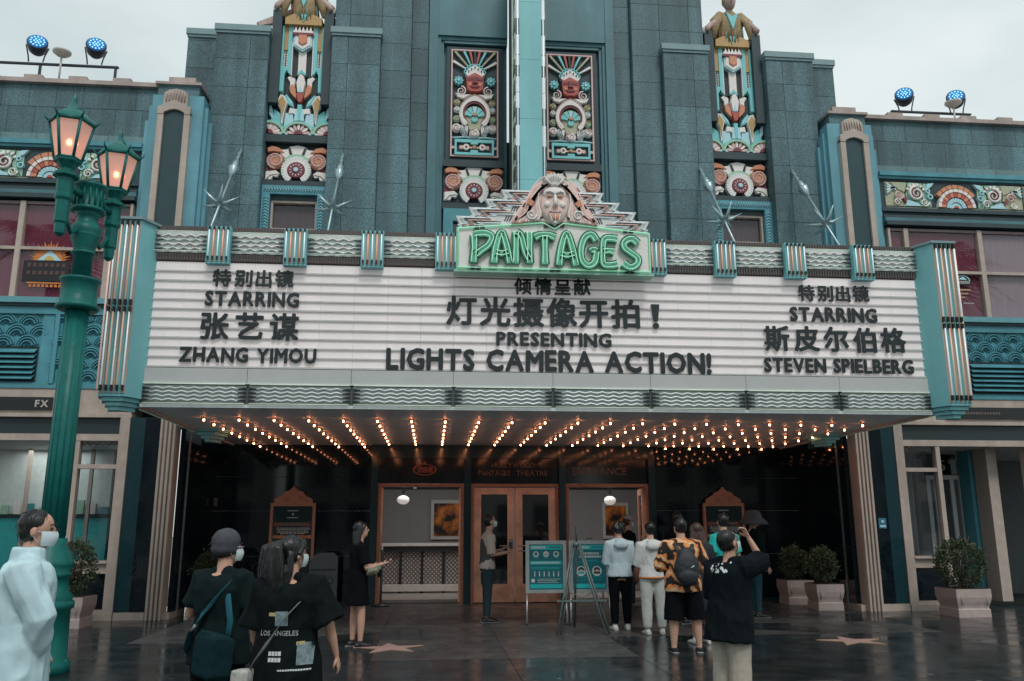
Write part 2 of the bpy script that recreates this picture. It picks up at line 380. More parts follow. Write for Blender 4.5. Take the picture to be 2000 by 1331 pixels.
# recessed strip of relief |x| 3.7..4.87, dark blue-teal ground
for sg in (-1, 1):
    a, b = sorted((sg*3.705, sg*4.875))
    MB().box(a, b, 15.22, 16.2, 7.64, 11.15, DTEAL).build('recess_wall', TH)
    MB().box(a, b, 15.06, 15.22, 8.53, 8.68, DTEAL).build('dark_band', TH)
    MB().box(a, b, 15.03, 15.22, 7.645, 7.74, DTEAL).build('dark_band', TH)
    # posts beside the upper shaft
    for s2 in (-1, 1):
        c = sg*4.287+s2*.49
        MB().box(c-.09, c+.09, 15.0, 15.6, 9.3, 11.25, DTEAL).build('flanking_post', TH)

def relief_circle():
    y = 15.2; P = []
    def A(n, mb): P.append((n, mb))
    A('crown', MB().poly([(-.30, .30), (-.36, .42), (-.20, .44), (-.15, .50), (0, .535), (.15, .50), (.20, .44), (.36, .42), (.30, .30), (.2, .22), (-.2, .22)], y-.06, y, R_['w'], .1))
    for s in (-1, 1): A('slit', MB().poly([(s*.075, .30), (s*.13, .46), (s*.17, .46), (s*.125, .29)], y-.072, y-.05, R_['k']))
    A('collar', MB().arc(0, .03, .24, .30, rad(38), rad(142), y-.085, y-.05, R_['n']))
    A('outer_ring', MB().arc(0, 0, .165, .275, rad(-62), rad(242), y-.10, y, R_['w'], 22))
    mb = MB()
    for k in range(26):
        a = rad(-60+k*300/25); mb.poly([(cos(a-.02)*.225, sin(a-.02)*.225), (cos(a-.02)*.278, sin(a-.02)*.278), (cos(a+.02)*.278, sin(a+.02)*.278), (cos(a+.02)*.225, sin(a+.02)*.225)], y-.106, y-.098, R_['b'])
    A('ring_notches', mb)
    A('wheel', MB().disc(0, 0, .163, y-.12, y, R_['m'], 24, .08))
    for k in range(12): a = k*pi/6; A('wheel_bead', MB().petal(0, 0, a, .085, .125, .022, y-.13, y-.11, R_['w']))
    A('hub', MB().disc(0, 0, .05, y-.15, y-.1, R_['b'], 12, .2))
    for s in (-1, 1):
        A('shell', MB().disc(s*.395, .19, .155, y-.09, y, R_['o'], 18, .2))
        A('shell_rim', MB().spiral(s*.395, .19, .16, y-.09, R_['p'], 2.2, .11, -pi/2, s))
        for k in range(14):
            a = k*2*pi/14; P.append(('shell_rib', MB().tube([(s*.395+cos(a)*.06, y-.098, .19+sin(a)*.06), (s*.395+cos(a)*.15, y-.085, .19+sin(a)*.15)], .006, R_['p'], 4)))
        A('horn', MB().poly([(s*.22, .36), (s*.33, .46), (s*.47, .50), (s*.57, .44), (s*.55, .36), (s*.44, .38)], y-.08, y, R_['o'], .15))
        A('shell_lower', MB().poly([(s*.38, .02), (s*.56, .12), (s*.57, -.04), (s*.46, -.02)], y-.05, y, R_['m'], .1))
        A('leaf', MB().poly([(s*.30, -.06), (s*.38, .01), (s*.57, -.02), (s*.575, -.2), (s*.45, -.2), (s*.42, -.12), (s*.34, -.14)], y-.08, y, R_['w'], .15))
        A('leaf_vein', MB().tube([(s*.34, y-.085, -.08), (s*.46, y-.09, -.1), (s*.53, y-.085, -.18)], .008, R_['v'], 4))
    return P

def relief_fan():
    # origin x = strip centre, z absolute
    y = 15.2; P = []
    A = lambda n, mb: P.append((n, mb))
    # three half rosettes at the bottom
    for cx, a0, a1 in ((0, 0, pi), (-.55, 0, pi*.56), (.55, pi*.44, pi)):
        c = 8.72; sc = .86
        A('fan_edge', MB().arc(cx, c, .245, .285, a0, a1, y-.10, y, R_['n'], 12, sc)); A('fan_rim', MB().arc(cx, c, .285, .315, a0, a1, y-.08, y, R_['t'], 12, sc))
        A('fan_field', MB().arc(cx, c, .0, .245, a0, a1, y-.03, y, R_['k'], 12, sc))
        n = 7
        for k in range(n):
            a = a0+(a1-a0)*(k+.5)/n
            A('fan_ray', MB().petal(cx, c, a, .06, .235, .062, y-.075, y-.02, R_['w'] if k % 2 else R_['p'], .1))
        A('fan_heart', MB().arc(cx, c, 0, .085, a0, a1, y-.09, y, R_['m'], 8))
    for cx in (-.28, .28): A('lower_leaf', MB().poly([(cx-.11, 8.71), (cx, 8.81), (cx+.11, 8.71), (cx+.05, 8.70), (cx, 8.73), (cx-.05, 8.70)], y-.085, y, R_['b'], .1))
    # light blue flares around gold petals
    for s in (-1, 1):
        A('blue_flare', MB().poly([(s*.10, 8.98), (s*.12, 9.16), (s*.27, 9.17), (s*.29, 8.86)], y-.06, y, R_['b'], .08))
        A('blue_flare', MB().poly([(s*.31, 8.86), (s*.35, 9.15), (s*.47, 9.24), (s*.53, 9.05), (s*.53, 8.94)], y-.06, y, R_['t'], .08))
        A('side_tip', MB().poly([(s*.49, 9.0), (s*.50, 9.22), (s*.575, 9.40), (s*.565, 9.12)], y-.07, y, R_['b'], .12))
        A('upper_tip', MB().poly([(s*.37, 9.44), (s*.42, 9.52), (s*.58, 9.565), (s*.53, 9.48), (s*.44, 9.42)], y-.07, y, R_['b'], .12))
        A('inner_leaf', MB().poly([(s*.10, 9.26), (s*.14, 9.40), (s*.27, 9.56), (s*.32, 9.50), (s*.26, 9.36)], y-.07, y, R_['t'], .12))
        A('inner_leaf_stripe', MB().poly([(s*.12, 9.28), (s*.17, 9.40), (s*.27, 9.52), (s*.20, 9.38)], y-.082, y-.05, R_['b'], .1))
        A('gold_petal', MB().poly([(s*.305, 8.90), (s*.275, 9.18), (s*.23, 9.36), (s*.31, 9.52), (s*.37, 9.53), (s*.43, 9.36), (s*.345, 9.18), (s*.325, 8.90)], y-.11, y, R_['w'], .05))
        A('gold_core', MB().poly([(s*.312, 8.98), (s*.29, 9.18), (s*.25, 9.36), (s*.33, 9.50), (s*.41, 9.36), (s*.335, 9.18)], y-.125, y-.08, R_['g'], .1))
        A('white_block', MB().poly([(s*.05, 9.10), (s*.05, 9.24), (s*.19, 9.27), (s*.21, 9.14), (s*.12, 9.15)], y-.08, y, R_['w'], .12))
        A('dark_drop', MB().petal(s*.2, 9.22, -pi/2, -.06, .10, .07, y-.04, y, R_['k']))
        A('white_stem', MB().poly([(s*.015, 8.98), (s*.03, 9.25), (s*.07, 9.25), (s*.10, 8.98)], y-.09, y, R_['b'], .1))
        # tulip sides
        A('tulip_back', MB().poly([(s*.09, 9.3), (s*.12, 9.95), (s*.30, 9.93), (s*.30, 9.58), (s*.18, 9.45)], y-.03, y, R_['k']))
        A('tulip_white', MB().poly([(s*.12, 9.62), (s*.11, 9.88), (s*.16, 9.90), (s*.22, 9.93), (s*.27, 9.90), (s*.21, 9.80), (s*.205, 9.70)], y-.08, y, R_['w'], .12))
        A('tulip_orange', MB().poly([(s*.06, 9.44), (s*.10, 9.68), (s*.15, 9.77), (s*.22, 9.70), (s*.20, 9.58), (s*.12, 9.48)], y-.10, y, R_['o'], .12))
    A('stem', MB().poly([(-.02, 8.98), (-.045, 9.34), (.045, 9.34), (.02, 8.98)], y-.10, y, R_['t'], .1))
    A('tulip_red', MB().poly([(-.035, 9.36), (-.08, 9.55), (0, 9.60), (.08, 9.55), (.035, 9.36)], y-.12, y, R_['r'], .1))
    A('tulip_heart', MB().poly([(-.06, 9.56), (-.09, 9.78), (-.05, 9.93), (0, 9.98), (.05, 9.93), (.09, 9.78), (.06, 9.56)], y-.12, y, R_['w'], .12))
    A('tulip_point', MB().poly([(-.05, 9.56), (0, 9.72), (.05, 9.56)], y-.13, y-.1, R_['b'], .1))
    A('tulip_tip', MB().poly([(-.09, 9.97), (0, 10.07), (.09, 9.97), (.05, 9.95), (0, 10.0), (-.05, 9.95)], y-.09, y, R_['t']))
    # shaft
    A('shaft_panel', MB().box(-.075, .075, y-.07, y, 9.98, 10.5, R_['w']))
    for s in (-1, 1):
        A('shaft_dark', MB().box(*sorted((s*.08, s*.185)), y-.03, y, 9.95, 10.55, R_['k']))
        A('shaft_edge', MB().box(*sorted((s*.187, s*.205)), y-.09, y, 9.94, 11.0, R_['w']))
        A('shaft_inner', MB().poly([(s*.207, 9.95), (s*.207, 11.0), (s*.28, 11.0), (s*.28, 10.05), (s*.25, 9.97)], y-.10, y, R_['t'], .02))
        A('shaft_gold', MB().box(*sorted((s*.283, s*.355)), y-.085, y, 10.47, 11.0, R_['g']))
        A('shaft_outer', MB().poly([(s*.325, 9.58), (s*.32, 9.95), (s*.27, 10.06), (s*.27, 10.10), (s*.36, 10.12), (s*.36, 11.0), (s*.395, 11.0), (s*.405, 9.58)], y-.10, y, R_['t'], .02))
        A('rung_field', MB().box(*sorted((s*.285, s*.355)), y-.05, y, 10.12, 10.47, R_['w']))
        for k in range(6): A('rung', MB().disc(s*.32, 10.16+k*.053, .017, y-.065, y-.03, R_['k'], 6))
    A('shield', MB().poly([(-.185, 10.78), (-.185, 10.54), (0, 10.42), (.185, 10.54), (.185, 10.78)], y-.13, y, R_['b'], .05))
    A('shield_rim', MB().poly([(-.155, 10.78), (-.155, 10.56), (0, 10.46), (.155, 10.56), (.155, 10.78)], y-.145, y-.1, R_['w'], .05))
    A('shield_core', MB().poly([(-.085, 10.80), (-.085, 10.60), (0, 10.54), (.085, 10.60), (.085, 10.80)], y-.17, y-.1, R_['o'], .12))
    A('shield_band', MB().box(-.20, .20, y-.17, y, 10.76, 10.81, R_['m']))
    A('shield_top', MB().box(-.19, .19, y-.15, y, 10.81, 10.86, R_['w']))
    for k in range(5): A('tooth', MB().poly([(-.17+k*.07, 10.86), (-.17+k*.07+.03, 10.95), (-.17+k*.07+.06, 10.86)], y-.15, y, R_['w']))
    A('collar_back', MB().box(-.19, .19, y-.05, y, 10.86, 10.97, R_['k']))
    A('gold_lintel', MB().poly([(-.36, 10.97), (-.36, 11.12), (-.2, 11.2), (.2, 11.2), (.36, 11.12), (.36, 10.97)], y-.18, y, R_['g'], .03))
    A('teal_keystone', MB().poly([(-.08, 11.22), (0, 11.0), (.08, 11.22)], y-.20, y-.1, R_['t'], .1))
    return P

def relief_tall():
    # origin x = panel centre, z from 8.41, half width .46
    y = 15.2; P = []; A = lambda n, mb: P.append((n, mb)); Z = 8.41
    def pt(px, py): return ((px-320)*.00186, Z+(1225-py)*.00196)
    for a, b, c, d in ((-.465, -.437, Z, 10.69), (.437, .465, Z, 10.69), (-.437, .437, Z, Z+.026), (-.437, .437, 10.662, 10.69)):
        A('border', MB().box(a, b, y-.05, y, c, d, R_['p']))
    o = pt(320, 330)
    for k, (ang, c) in enumerate(((148, 'w'), (129, 'v'), (113.5, 't'), (101, 'r'), (90, 'k'), (79, 'r'), (66.5, 't'), (51, 'v'), (32, 'w'))):
        a = rad(ang); w = .020; d = (cos(a), sin(a)); q = (-d[1], d[0])
        L = min((10.655-o[1])/max(d[1], .01), .43/max(abs(d[0]), .01))
        p = [(o[0]+d[0]*.2+q[0]*w*.5, o[1]+d[1]*.2+q[1]*w*.5), (o[0]+d[0]*.2-q[0]*w*.5, o[1]+d[1]*.2-q[1]*w*.5), (o[0]+d[0]*L-q[0]*w*1.25, min(10.66, o[1]+d[1]*L-q[1]*w*1.25)), (o[0]+d[0]*L+q[0]*w*1.25, min(10.66, o[1]+d[1]*L+q[1]*w*1.25))]
        A('sun_ray', MB().poly(p, y-.055, y, R_[c], .03))
    c = pt(320, 330)
    for k in range(9):
        a = rad(15+150*k/8); A('halo_loop', MB().arc(c[0]+cos(a)*.19, c[1]-.02+sin(a)*.19, .02, .036, 0, 2*pi, y-.08, y, R_['t'], 10))
    A('halo', MB().arc(c[0], c[1], .12, (.17), rad(8), rad(172), y-.07, y, R_['t'], 12))
    A('headdress', MB().poly([pt(215, 345), pt(250, 290), pt(320, 240), pt(390, 290), pt(430, 345), pt(400, 372), pt(320, 330), pt(245, 372)], y-.10, y, R_['w'], .04))
    for px, py in ((255, 320), (285, 298), (320, 280), (355, 298), (388, 320)): A('drop', MB().petal(*pt(px, py), pi/2, -.025, .04, .026, y-.115, y-.09, R_['k']))
    A('mask_face', MB().poly([pt(225, 385), pt(320, 332), pt(415, 385), pt(415, 455), pt(405, 520), pt(365, 545), pt(275, 545), pt(240, 520), pt(228, 455)], y-.13, y, R_['r'], .06))
    A('mask_brow', MB().poly([pt(232, 400), pt(320, 380), pt(410, 400), pt(405, 430), pt(320, 415), pt(238, 430)], y-.14, y-.1, R_['m'], .1))
    A('mask_nose', MB().poly([pt(300, 395), pt(340, 395), pt(348, 462), pt(292, 462)], y-.165, y-.1, R_['m'], .15))
    A('mask_mouth', MB().poly([pt(268, 485), pt(372, 485), pt(352, 505), pt(288, 505)], y-.15, y-.1, R_['m'], .1))
    for s in (-1, 1):
        A('mask_cheek', MB().disc(s*.1, pt(0, 470)[1], .045, y-.14, y-.1, R_['o'], 10, .3))
        fx, fy = pt(320+s*170, 412)
        for k in range(8): A('flower_petal', MB().petal(fx, fy, k*pi/4, .02, .10, .055, y-.08, y, R_['t']))
        A('flower_heart', MB().disc(fx, fy, .032, y-.10, y-.05, R_['b'], 10, .2))
        sx, sy = pt(320+s*142, 522)
        A('scroll', MB().spiral(sx, sy, .095, y-.05, R_['w'], 1.7, .22, pi/2, s))
        A('scroll_line', MB().spiral(sx, sy, .075, y-.07, R_['m'], 1.5, .1, pi/2, s))
        A('scroll_sweep', MB().poly([pt(320+s*205, 545), pt(320+s*180, 595), pt(320+s*120, 610), pt(320+s*30, 560), pt(320+s*90, 565), pt(320+s*150, 575)], y-.08, y, R_['w'], .1))
        for (py, cc, r) in ((650, 'v', .07), (726, 'w', .066), (825, 'n', .073)):
            bx, by = pt(320+s*185, py); A('side_ball', MB().disc(bx, by, r, y-.08, y, R_[cc], 14, .25)); A('side_ball_curl', MB().spiral(bx, by, r*.75, y-.09, R_['g' if cc != 'w' else 'b'], 1.4, .14, 0, s))
        bx, by = pt(320+s*185, 925); A('big_ball', MB().disc(bx, by, .095, y-.09, y, R_['w'], 16, .25)); A('big_ball_curl', MB().spiral(bx, by, .075, y-.10, R_['p'], 1.5, .13, 0, s))
        A('scroll_mass', MB().poly([pt(320+s*60, 900), pt(320+s*130, 880), pt(320+s*150, 950), pt(320+s*120, 1015), pt(320+s*75, 1010), pt(320+s*65, 950)], y-.07, y, R_['w'], .12))
    oz = pt(0, 775)[1]
    def ring(outer, inner, y0, m):
        n = len(outer); mb = MB(); mb.add([(p[0], y0, p[1]) for p in outer]+[(p[0], y0, p[1]) for p in inner]+[(p[0], y, p[1]) for p in outer]+[(p[0], y0+.03, p[1]) for p in inner],
            [(i, i+1, n+i+1, n+i) for i in range(n-1)]+[(i, 2*n+i, 2*n+i+1, i+1) for i in range(n-1)]+[(n+i, n+i+1, 3*n+i+1, 3*n+i) for i in range(n-1)], m); return mb
    def onion(rx, rz, n=26, tip=.0):
        o = []
        for i in range(n+1):
            t = rad(-52)+rad(284)*i/n; k = max(0, 1-abs(i-n/2)/(n*.14)); o.append((cos(t)*rx, oz+sin(t)*rz+tip*k))
        return o
    A('shell_ground', MB().poly(onion(.235, .27), y-.045, y, R_['k'], 0))
    A('arch', ring(onion(.298, .345, tip=.05), onion(.232, .268), y-.105, R_['w']))
    A('arch_inner', ring(onion(.232, .268), onion(.190, .222), y-.085, R_['m']))
    A('arch_edge', MB().tube([(p[0], y-.11, p[1]) for p in onion(.30, .347, tip=.05)], .008, R_['p'], 5))
    c = (0, pt(320, 812)[1])
    A('shell_skirt', MB().poly([pt(212, 800), pt(428, 800), pt(388, 895), pt(378, 948), pt(262, 948), pt(252, 895)], y-.065, y, R_['v'], .03))
    A('shell_fringe', MB().arc(c[0], c[1], .185, .205, rad(5), rad(175), y-.085, y, R_['n'], 14, 1.12))
    for k in range(5):
        a0 = rad(8+k*33.4); A('shell_petal', MB().arc(c[0], c[1], .062, .185, a0, a0+rad(29), y-.10, y, R_['b' if k == 2 else 't'], 4, 1.12))
    for k in range(4):
        a0 = rad(8+29+k*33.4); A('petal_gap', MB().arc(c[0], c[1], .07, .20, a0, a0+rad(4.4), y-.09, y, R_['k'], 1, 1.12))
    A('shell_heart', MB().disc(c[0], c[1]+.045, .048, y-.12, y, R_['o'], 12, .2)); A('shell_base', MB().disc(c[0], c[1]-.05, .07, y-.11, y, R_['t'], 12, .15)); A('shell_point', MB().poly([(-.02, c[1]), (0, c[1]+.03), (.02, c[1])], y-.13, y-.1, R_['k']))
    for s in (-1, 1):
        A('shell_edge', MB().poly([pt(320+s*168, 805), pt(320+s*82, 900), pt(320+s*66, 880), pt(320+s*140, 795)], y-.11, y, R_['w'], .06))
        for k in range(4): A('scroll_mass_rib', MB().tube([(pt(320+s*(75+k*18), 0)[0], y-.085, pt(0, 1005-k*6)[1]), (pt(320+s*(95+k*22), 0)[0], y-.09, pt(0, 940)[1]), (pt(320+s*(85+k*12), 0)[0], y-.08, pt(0, 895)[1])], .012, R_['b' if k % 2 else 'w'], 5))
    A('pedestal', MB().poly([pt(250, 885), pt(390, 885), pt(375, 945), pt(265, 945)], y-.08, y, R_['v'], .05))
    A('centre_ball', MB().disc(*pt(320, 985), .105, y-.11, y, R_['w'], 18, .2)); A('centre_ball_curl', MB().spiral(*[pt(320, 985)[0], pt(320, 985)[1]], .085, y-.12, R_['p'], 1.6, .10, pi/2))
    # lower tablet
    A('tablet_ground', MB().box(-.37, .37, y-.02, y, Z+.05, Z+.33, R_['k']))
    for a, b, c_, d in ((-.38, -.34, Z+.03, Z+.35), (.34, .38, Z+.03, Z+.35), (-.34, .34, Z+.29, Z+.35), (-.34, .34, Z+.03, Z+.08), (-.07, .07, Z+.25, Z+.29), (-.07, .07, Z+.08, Z+.13)):
        A('tablet_frame', MB().box(a, b, y-.07, y, c_, d, R_['t']))
    for s in (-1, 1):
        A('tablet_ring', MB().arc(s*.155, Z+.19, .028, .06, 0, 2*pi, y-.08, y, R_['w'], 12)); A('tablet_eye', MB().disc(s*.155, Z+.19, .026, y-.09, y, R_['r'], 8, .2))
        A('tablet_wing', MB().poly([(s*.20, Z+.15), (s*.29, Z+.15), (s*.29, Z+.23), (s*.20, Z+.23)], y-.06, y, R_['p'], .15))
        A('side_bar', MB().box(*sorted((s*.38, s*.437)), y-.05, y, Z+.16, Z+.21, R_['p']))
    A('tablet_jewel', MB().disc(0, Z+.19, .045, y-.09, y, R_['g'], 10, .25)); A('tablet_bar', MB().box(-.13, .13, y-.05, y, Z+.175, Z+.205, R_['p']))
    A('ledge_beads', MB().tube([(-.43, y-.05, Z+.38), (-.2, y-.05, Z+.40), (0, y-.05, Z+.385), (.2, y-.05, Z+.40), (.43, y-.05, Z+.38)], .018, R_['b'], 6))
    return P

def place_relief(fn, name, spots, z=0):
    # build once, then copy with shared meshes
    root = bpy.data.objects.new(name, None); COL.objects.link(root); WL[root] = Vector((spots[0][0], 15.2, spots[0][1] or 8.4)); root.location = WL[root]-WL[TH]; root.parent = TH
    for n, mb in fn():
        mb.v = [(x+spots[0][0], y, z_+spots[0][1]) for x, y, z_ in mb.v]; mb.build(n, root)
    for sx, sz in spots[1:]: copytree(root, TH, sx-spots[0][0], 0, sz-spots[0][1])
place_relief(relief_circle, 'medallion_relief', [(-4.287, 7.98), (4.287, 7.98), (-.945, 7.69), (.945, 7.69)])
place_relief(relief_fan, 'tulip_relief', [(-4.287, 0), (4.287, 0)])
place_relief(relief_tall, 'mask_relief', [(-.945, 0), (.945, 0)])

# centre bay: stepped frames around the two tall panels
for sg in (-1, 1):
    X = lambda a, b: sorted((sg*a, sg*b))
    MB().box(*X(.30, 1.85), 15.32, 16.2, 5.3, 12.9, FRAME).build('bay_back', TH)
    MB().box(*X(1.68, 1.85), 15.10, 15.33, 5.3, 12.9, FRAME).build('frame_jamb', TH)
    MB().box(*X(1.62, 1.68), 15.16, 15.33, 5.3, 10.97, FRAME).box(*X(1.56, 1.62), 15.21, 15.33, 5.3, 10.93, FRAME).build('frame_step', TH)
    MB().box(*X(.30, 1.68), 15.12, 15.33, 10.97, 12.9, FRAME).box(*X(.30, 1.62), 15.17, 15.33, 10.9, 10.97, FRAME).box(*X(.30, 1.55), 15.19, 15.33, 10.84, 10.9, FRAME).build('frame_head', TH)
    MB().box(*X(.40, 1.5), 15.215, 15.33, 8.3, 10.78, DTEAL).build('panel_ground', TH)
    MB().box(*X(.38, 1.54), 15.10, 15.33, 8.18, 8.32, DTEAL).build('dark_band', TH)
    MB().box(*X(.38, 1.53), 15.215, 15.33, 7.3, 8.18, DTEAL).build('panel_ground', TH)
    MB().box(*X(.38, 1.54), 15.13, 15.33, 7.33, 7.45, DTEAL).build('dark_band', TH)
    # painted surround and window below
    MB().box(*X(.38, 1.52), 15.10, 15.2, 7.08, 7.325, TEALB).box(*X(1.34, 1.52), 15.10, 15.2, 5.3, 7.08, TEALB).box(*X(.38, .5), 15.10, 15.2, 5.3, 7.08, TEALB).build('window_surround', TH)
    MB().box(*X(.5, 1.34), 15.2, 15.21, 5.3, 7.08, GLASSD).build('window_pane', TH)

# narrow windows with ornamented surround under the outer reliefs
def narrow_window(sg):
    X = lambda a, b: sorted((sg*a, sg*b))
    w = bpy.data.objects.new('window', None); COL.objects.link(w); WL[w] = Vector((sg*4.287, 15, 6)); w.location = WL[w]-WL[TH]; w.parent = TH
    MB().box(*X(3.71, 4.87), 15.02, 15.3, 7.47, 7.64, TEALB).box(*X(4.72, 4.87), 15.02, 15.3, 5.3, 7.47, TEALB).box(*X(3.71, 3.86), 15.02, 15.3, 5.3, 7.47, TEALB).build('surround', w)
    for k in range(22):
        x = sg*(3.74+k*.0505); z = 7.555
        MB().tube([(x-.025, 15.01, z-.045), (x, 15.005, z+.045), (x+.025, 15.01, z-.045)], .008, R_['b'], 4).build('surround_chevron', w)
    for x in (sg*3.785, sg*4.785):
        mb = MB()
        for k in range(35): z = 5.4+k*.058; mb.tube([(x-.05, 15.01, z), (x, 15.005, z+.04), (x+.05, 15.01, z)], .007, R_['b'], 4)
        mb.build('surround_zigzag', w, 'stuff')
    MB().box(*X(3.86, 4.72), 15.10, 15.3, 7.38, 7.47, DTEAL).box(*X(3.865, 3.90), 15.12, 15.3, 5.3, 7.38, BEIGE).box(*X(4.67, 4.71), 15.12, 15.3, 5.3, 7.38, BEIGE).box(*X(3.90, 4.67), 15.12, 15.3, 7.335, 7.38, BEIGE).box(*X(3.90, 4.67), 15.10, 15.3, 6.78, 6.83, BEIGE).build('window_frame', w)
    MB().box(*X(3.90, 4.67), 15.24, 15.3, 5.3, 7.33, MAUVE).build('curtain', w)
    MB().box(*X(3.90, 4.67), 15.20, 15.21, 6.83, 7.33, MT.get('clear_pane') or pane_glass('clear_pane', (.75, .75, .76), 1.6)).build('pane', w)
narrow_window(-1); narrow_window(1)

# vertical turquoise fin with mirrored sides and neon
def fin():
    f = MB(); yf = 13.8
    for i, (a, b) in enumerate(((5.5, 7.40), (7.405, 8.56), (8.565, 9.73), (9.735, 10.9), (10.905, 12.8))):
        MB().box(-.20, .20, yf, 15.3, a, b, TURQ).build('fin_panel', TH)
    for s in (-1, 1):
        X = lambda a, b: sorted((s*a, s*b))
        MB().box(*X(.2, .258), yf+.03, 15.3, 5.5, 12.8, SILVD).build('chrome_side', TH)
        rn = random.Random(3); z = 5.6; cm = (M('mirror_chrome', (.75, .78, .78), .15, .8, nz=(3, .2), bump=(4, .25)), M('mirror_bright_reflection', (.72, .75, .76), .3, nz=(3, .1)), M('mirror_dark_reflection', (.12, .15, .15), .2, .5))  # white and dark pieces: the mirrors' varied reflections put into their colour
        while z < 12.6: l = rn.uniform(.16, .42); piece('mirror_piece', TH, *X(.205, .268), yf, yf+.5, z, z+round(l, 1), cm[rn.randrange(3)]); z += round(l, 1)+.015
        MB().tube([(s*.235, yf-.02, 5.6), (s*.235, yf-.02, 12.7)], .010, NWHITE, 8).build('neon_tube', TH)
        MB().tube([(s*.30, yf+.30, 5.6), (s*.30, yf+.30, 12.7)], .012, NYEL, 6).build('neon_tube', TH)
        for k in range(16): MB().box(*X(.262, .285), yf+.1, yf+.55, 6.0+k*.42, 6.12+k*.42, SILV).build('chrome_bracket', TH)
fin()

# statues on top of the outer reliefs: draped figure holding the two posts
def statue(cx):
    r = bpy.data.objects.new('roof_statue', None); COL.objects.link(r); WL[r] = Vector((cx, 15.1, 11.2)); r.location = WL[r]-WL[TH]; r.parent = TH
    g = M('statue_dull_gold', (.34, .24, .12), .55, nz=(18, .35), grime=.3); p = M('statue_pink', (.50, .36, .32), .6, nz=(18, .2), grime=.25)
    t = MB().tube([(cx, 15.2, 11.05), (cx, 15.12, 11.35), (cx, 15.1, 11.62), (cx, 15.12, 11.78)], [(.30, .16), (.27, .16), (.30, .17), (.12, .1)], g, 14, side=(1, 0, 0))
    t.build('robe', r)
    for k in range(9):
        q = -.24+k*.06; MB().tube([(cx+q*.6, 14.97+abs(q)*.35, 11.66), (cx+q, 14.955+abs(q)*.35, 11.35), (cx+q*1.1, 14.99+abs(q)*.35, 11.08)], .014, (g, R_['o'], R_['t'])[k % 3], 5).build('robe_pleat', r)
    h = MB().ell((cx, 15.05, 11.98), (.12, .13, .17), p, 12, 8); h.tube([(cx, 15.1, 11.7), (cx, 15.08, 11.9)], .07, p, 8).ell((cx, 14.92, 11.96), (.02, .03, .035), p, 6, 5); h.build('head', r)
    MB().ell((cx, 15.08, 12.05), (.15, .15, .16), R_['g'], 10, 7).build('helmet', r)
    for s in (-1, 1):
        MB().tube([(cx+s*.2, 15.1, 11.62), (cx+s*.36, 15.0, 11.48), (cx+s*.5, 15.0, 11.36), (cx+s*.52, 14.98, 11.28)], [.085, .075, .06, .05], p, 8).build('arm', r)
        MB().tube([(cx+s*.18, 15.05, 11.72), (cx+s*.34, 14.98, 11.5), (cx+s*.38, 15.0, 11.12)], [(.1, .05), (.12, .05), (.03, .02)], g, 8).build('sleeve', r)
        MB().lathe((cx+s*.5, 15.12, 11.25), [(.09, 0), (.11, .05), (.11, .12), (.085, .17), (.03, .19)], R_['w'], 12).build('finial', r)
        MB().spiral(cx+s*.5, 11.34, .08, 15.0, R_['r'], 1.6, .16).build('finial_scroll', r)
    MB().poly([(cx-.14, 11.70), (cx, 11.28), (cx+.14, 11.70), (cx, 11.6)], 14.92, 15.05, R_['t'], .1).build('collar', r)
    # wing stretching back on the left side
    MB().poly([(cx-.2, 11.5), (cx-.95, 11.12), (cx-.9, 11.05), (cx-.2, 11.22)], 15.25, 15.33, p, .05).build('wing', r)
statue(-4.287); statue(4.287)

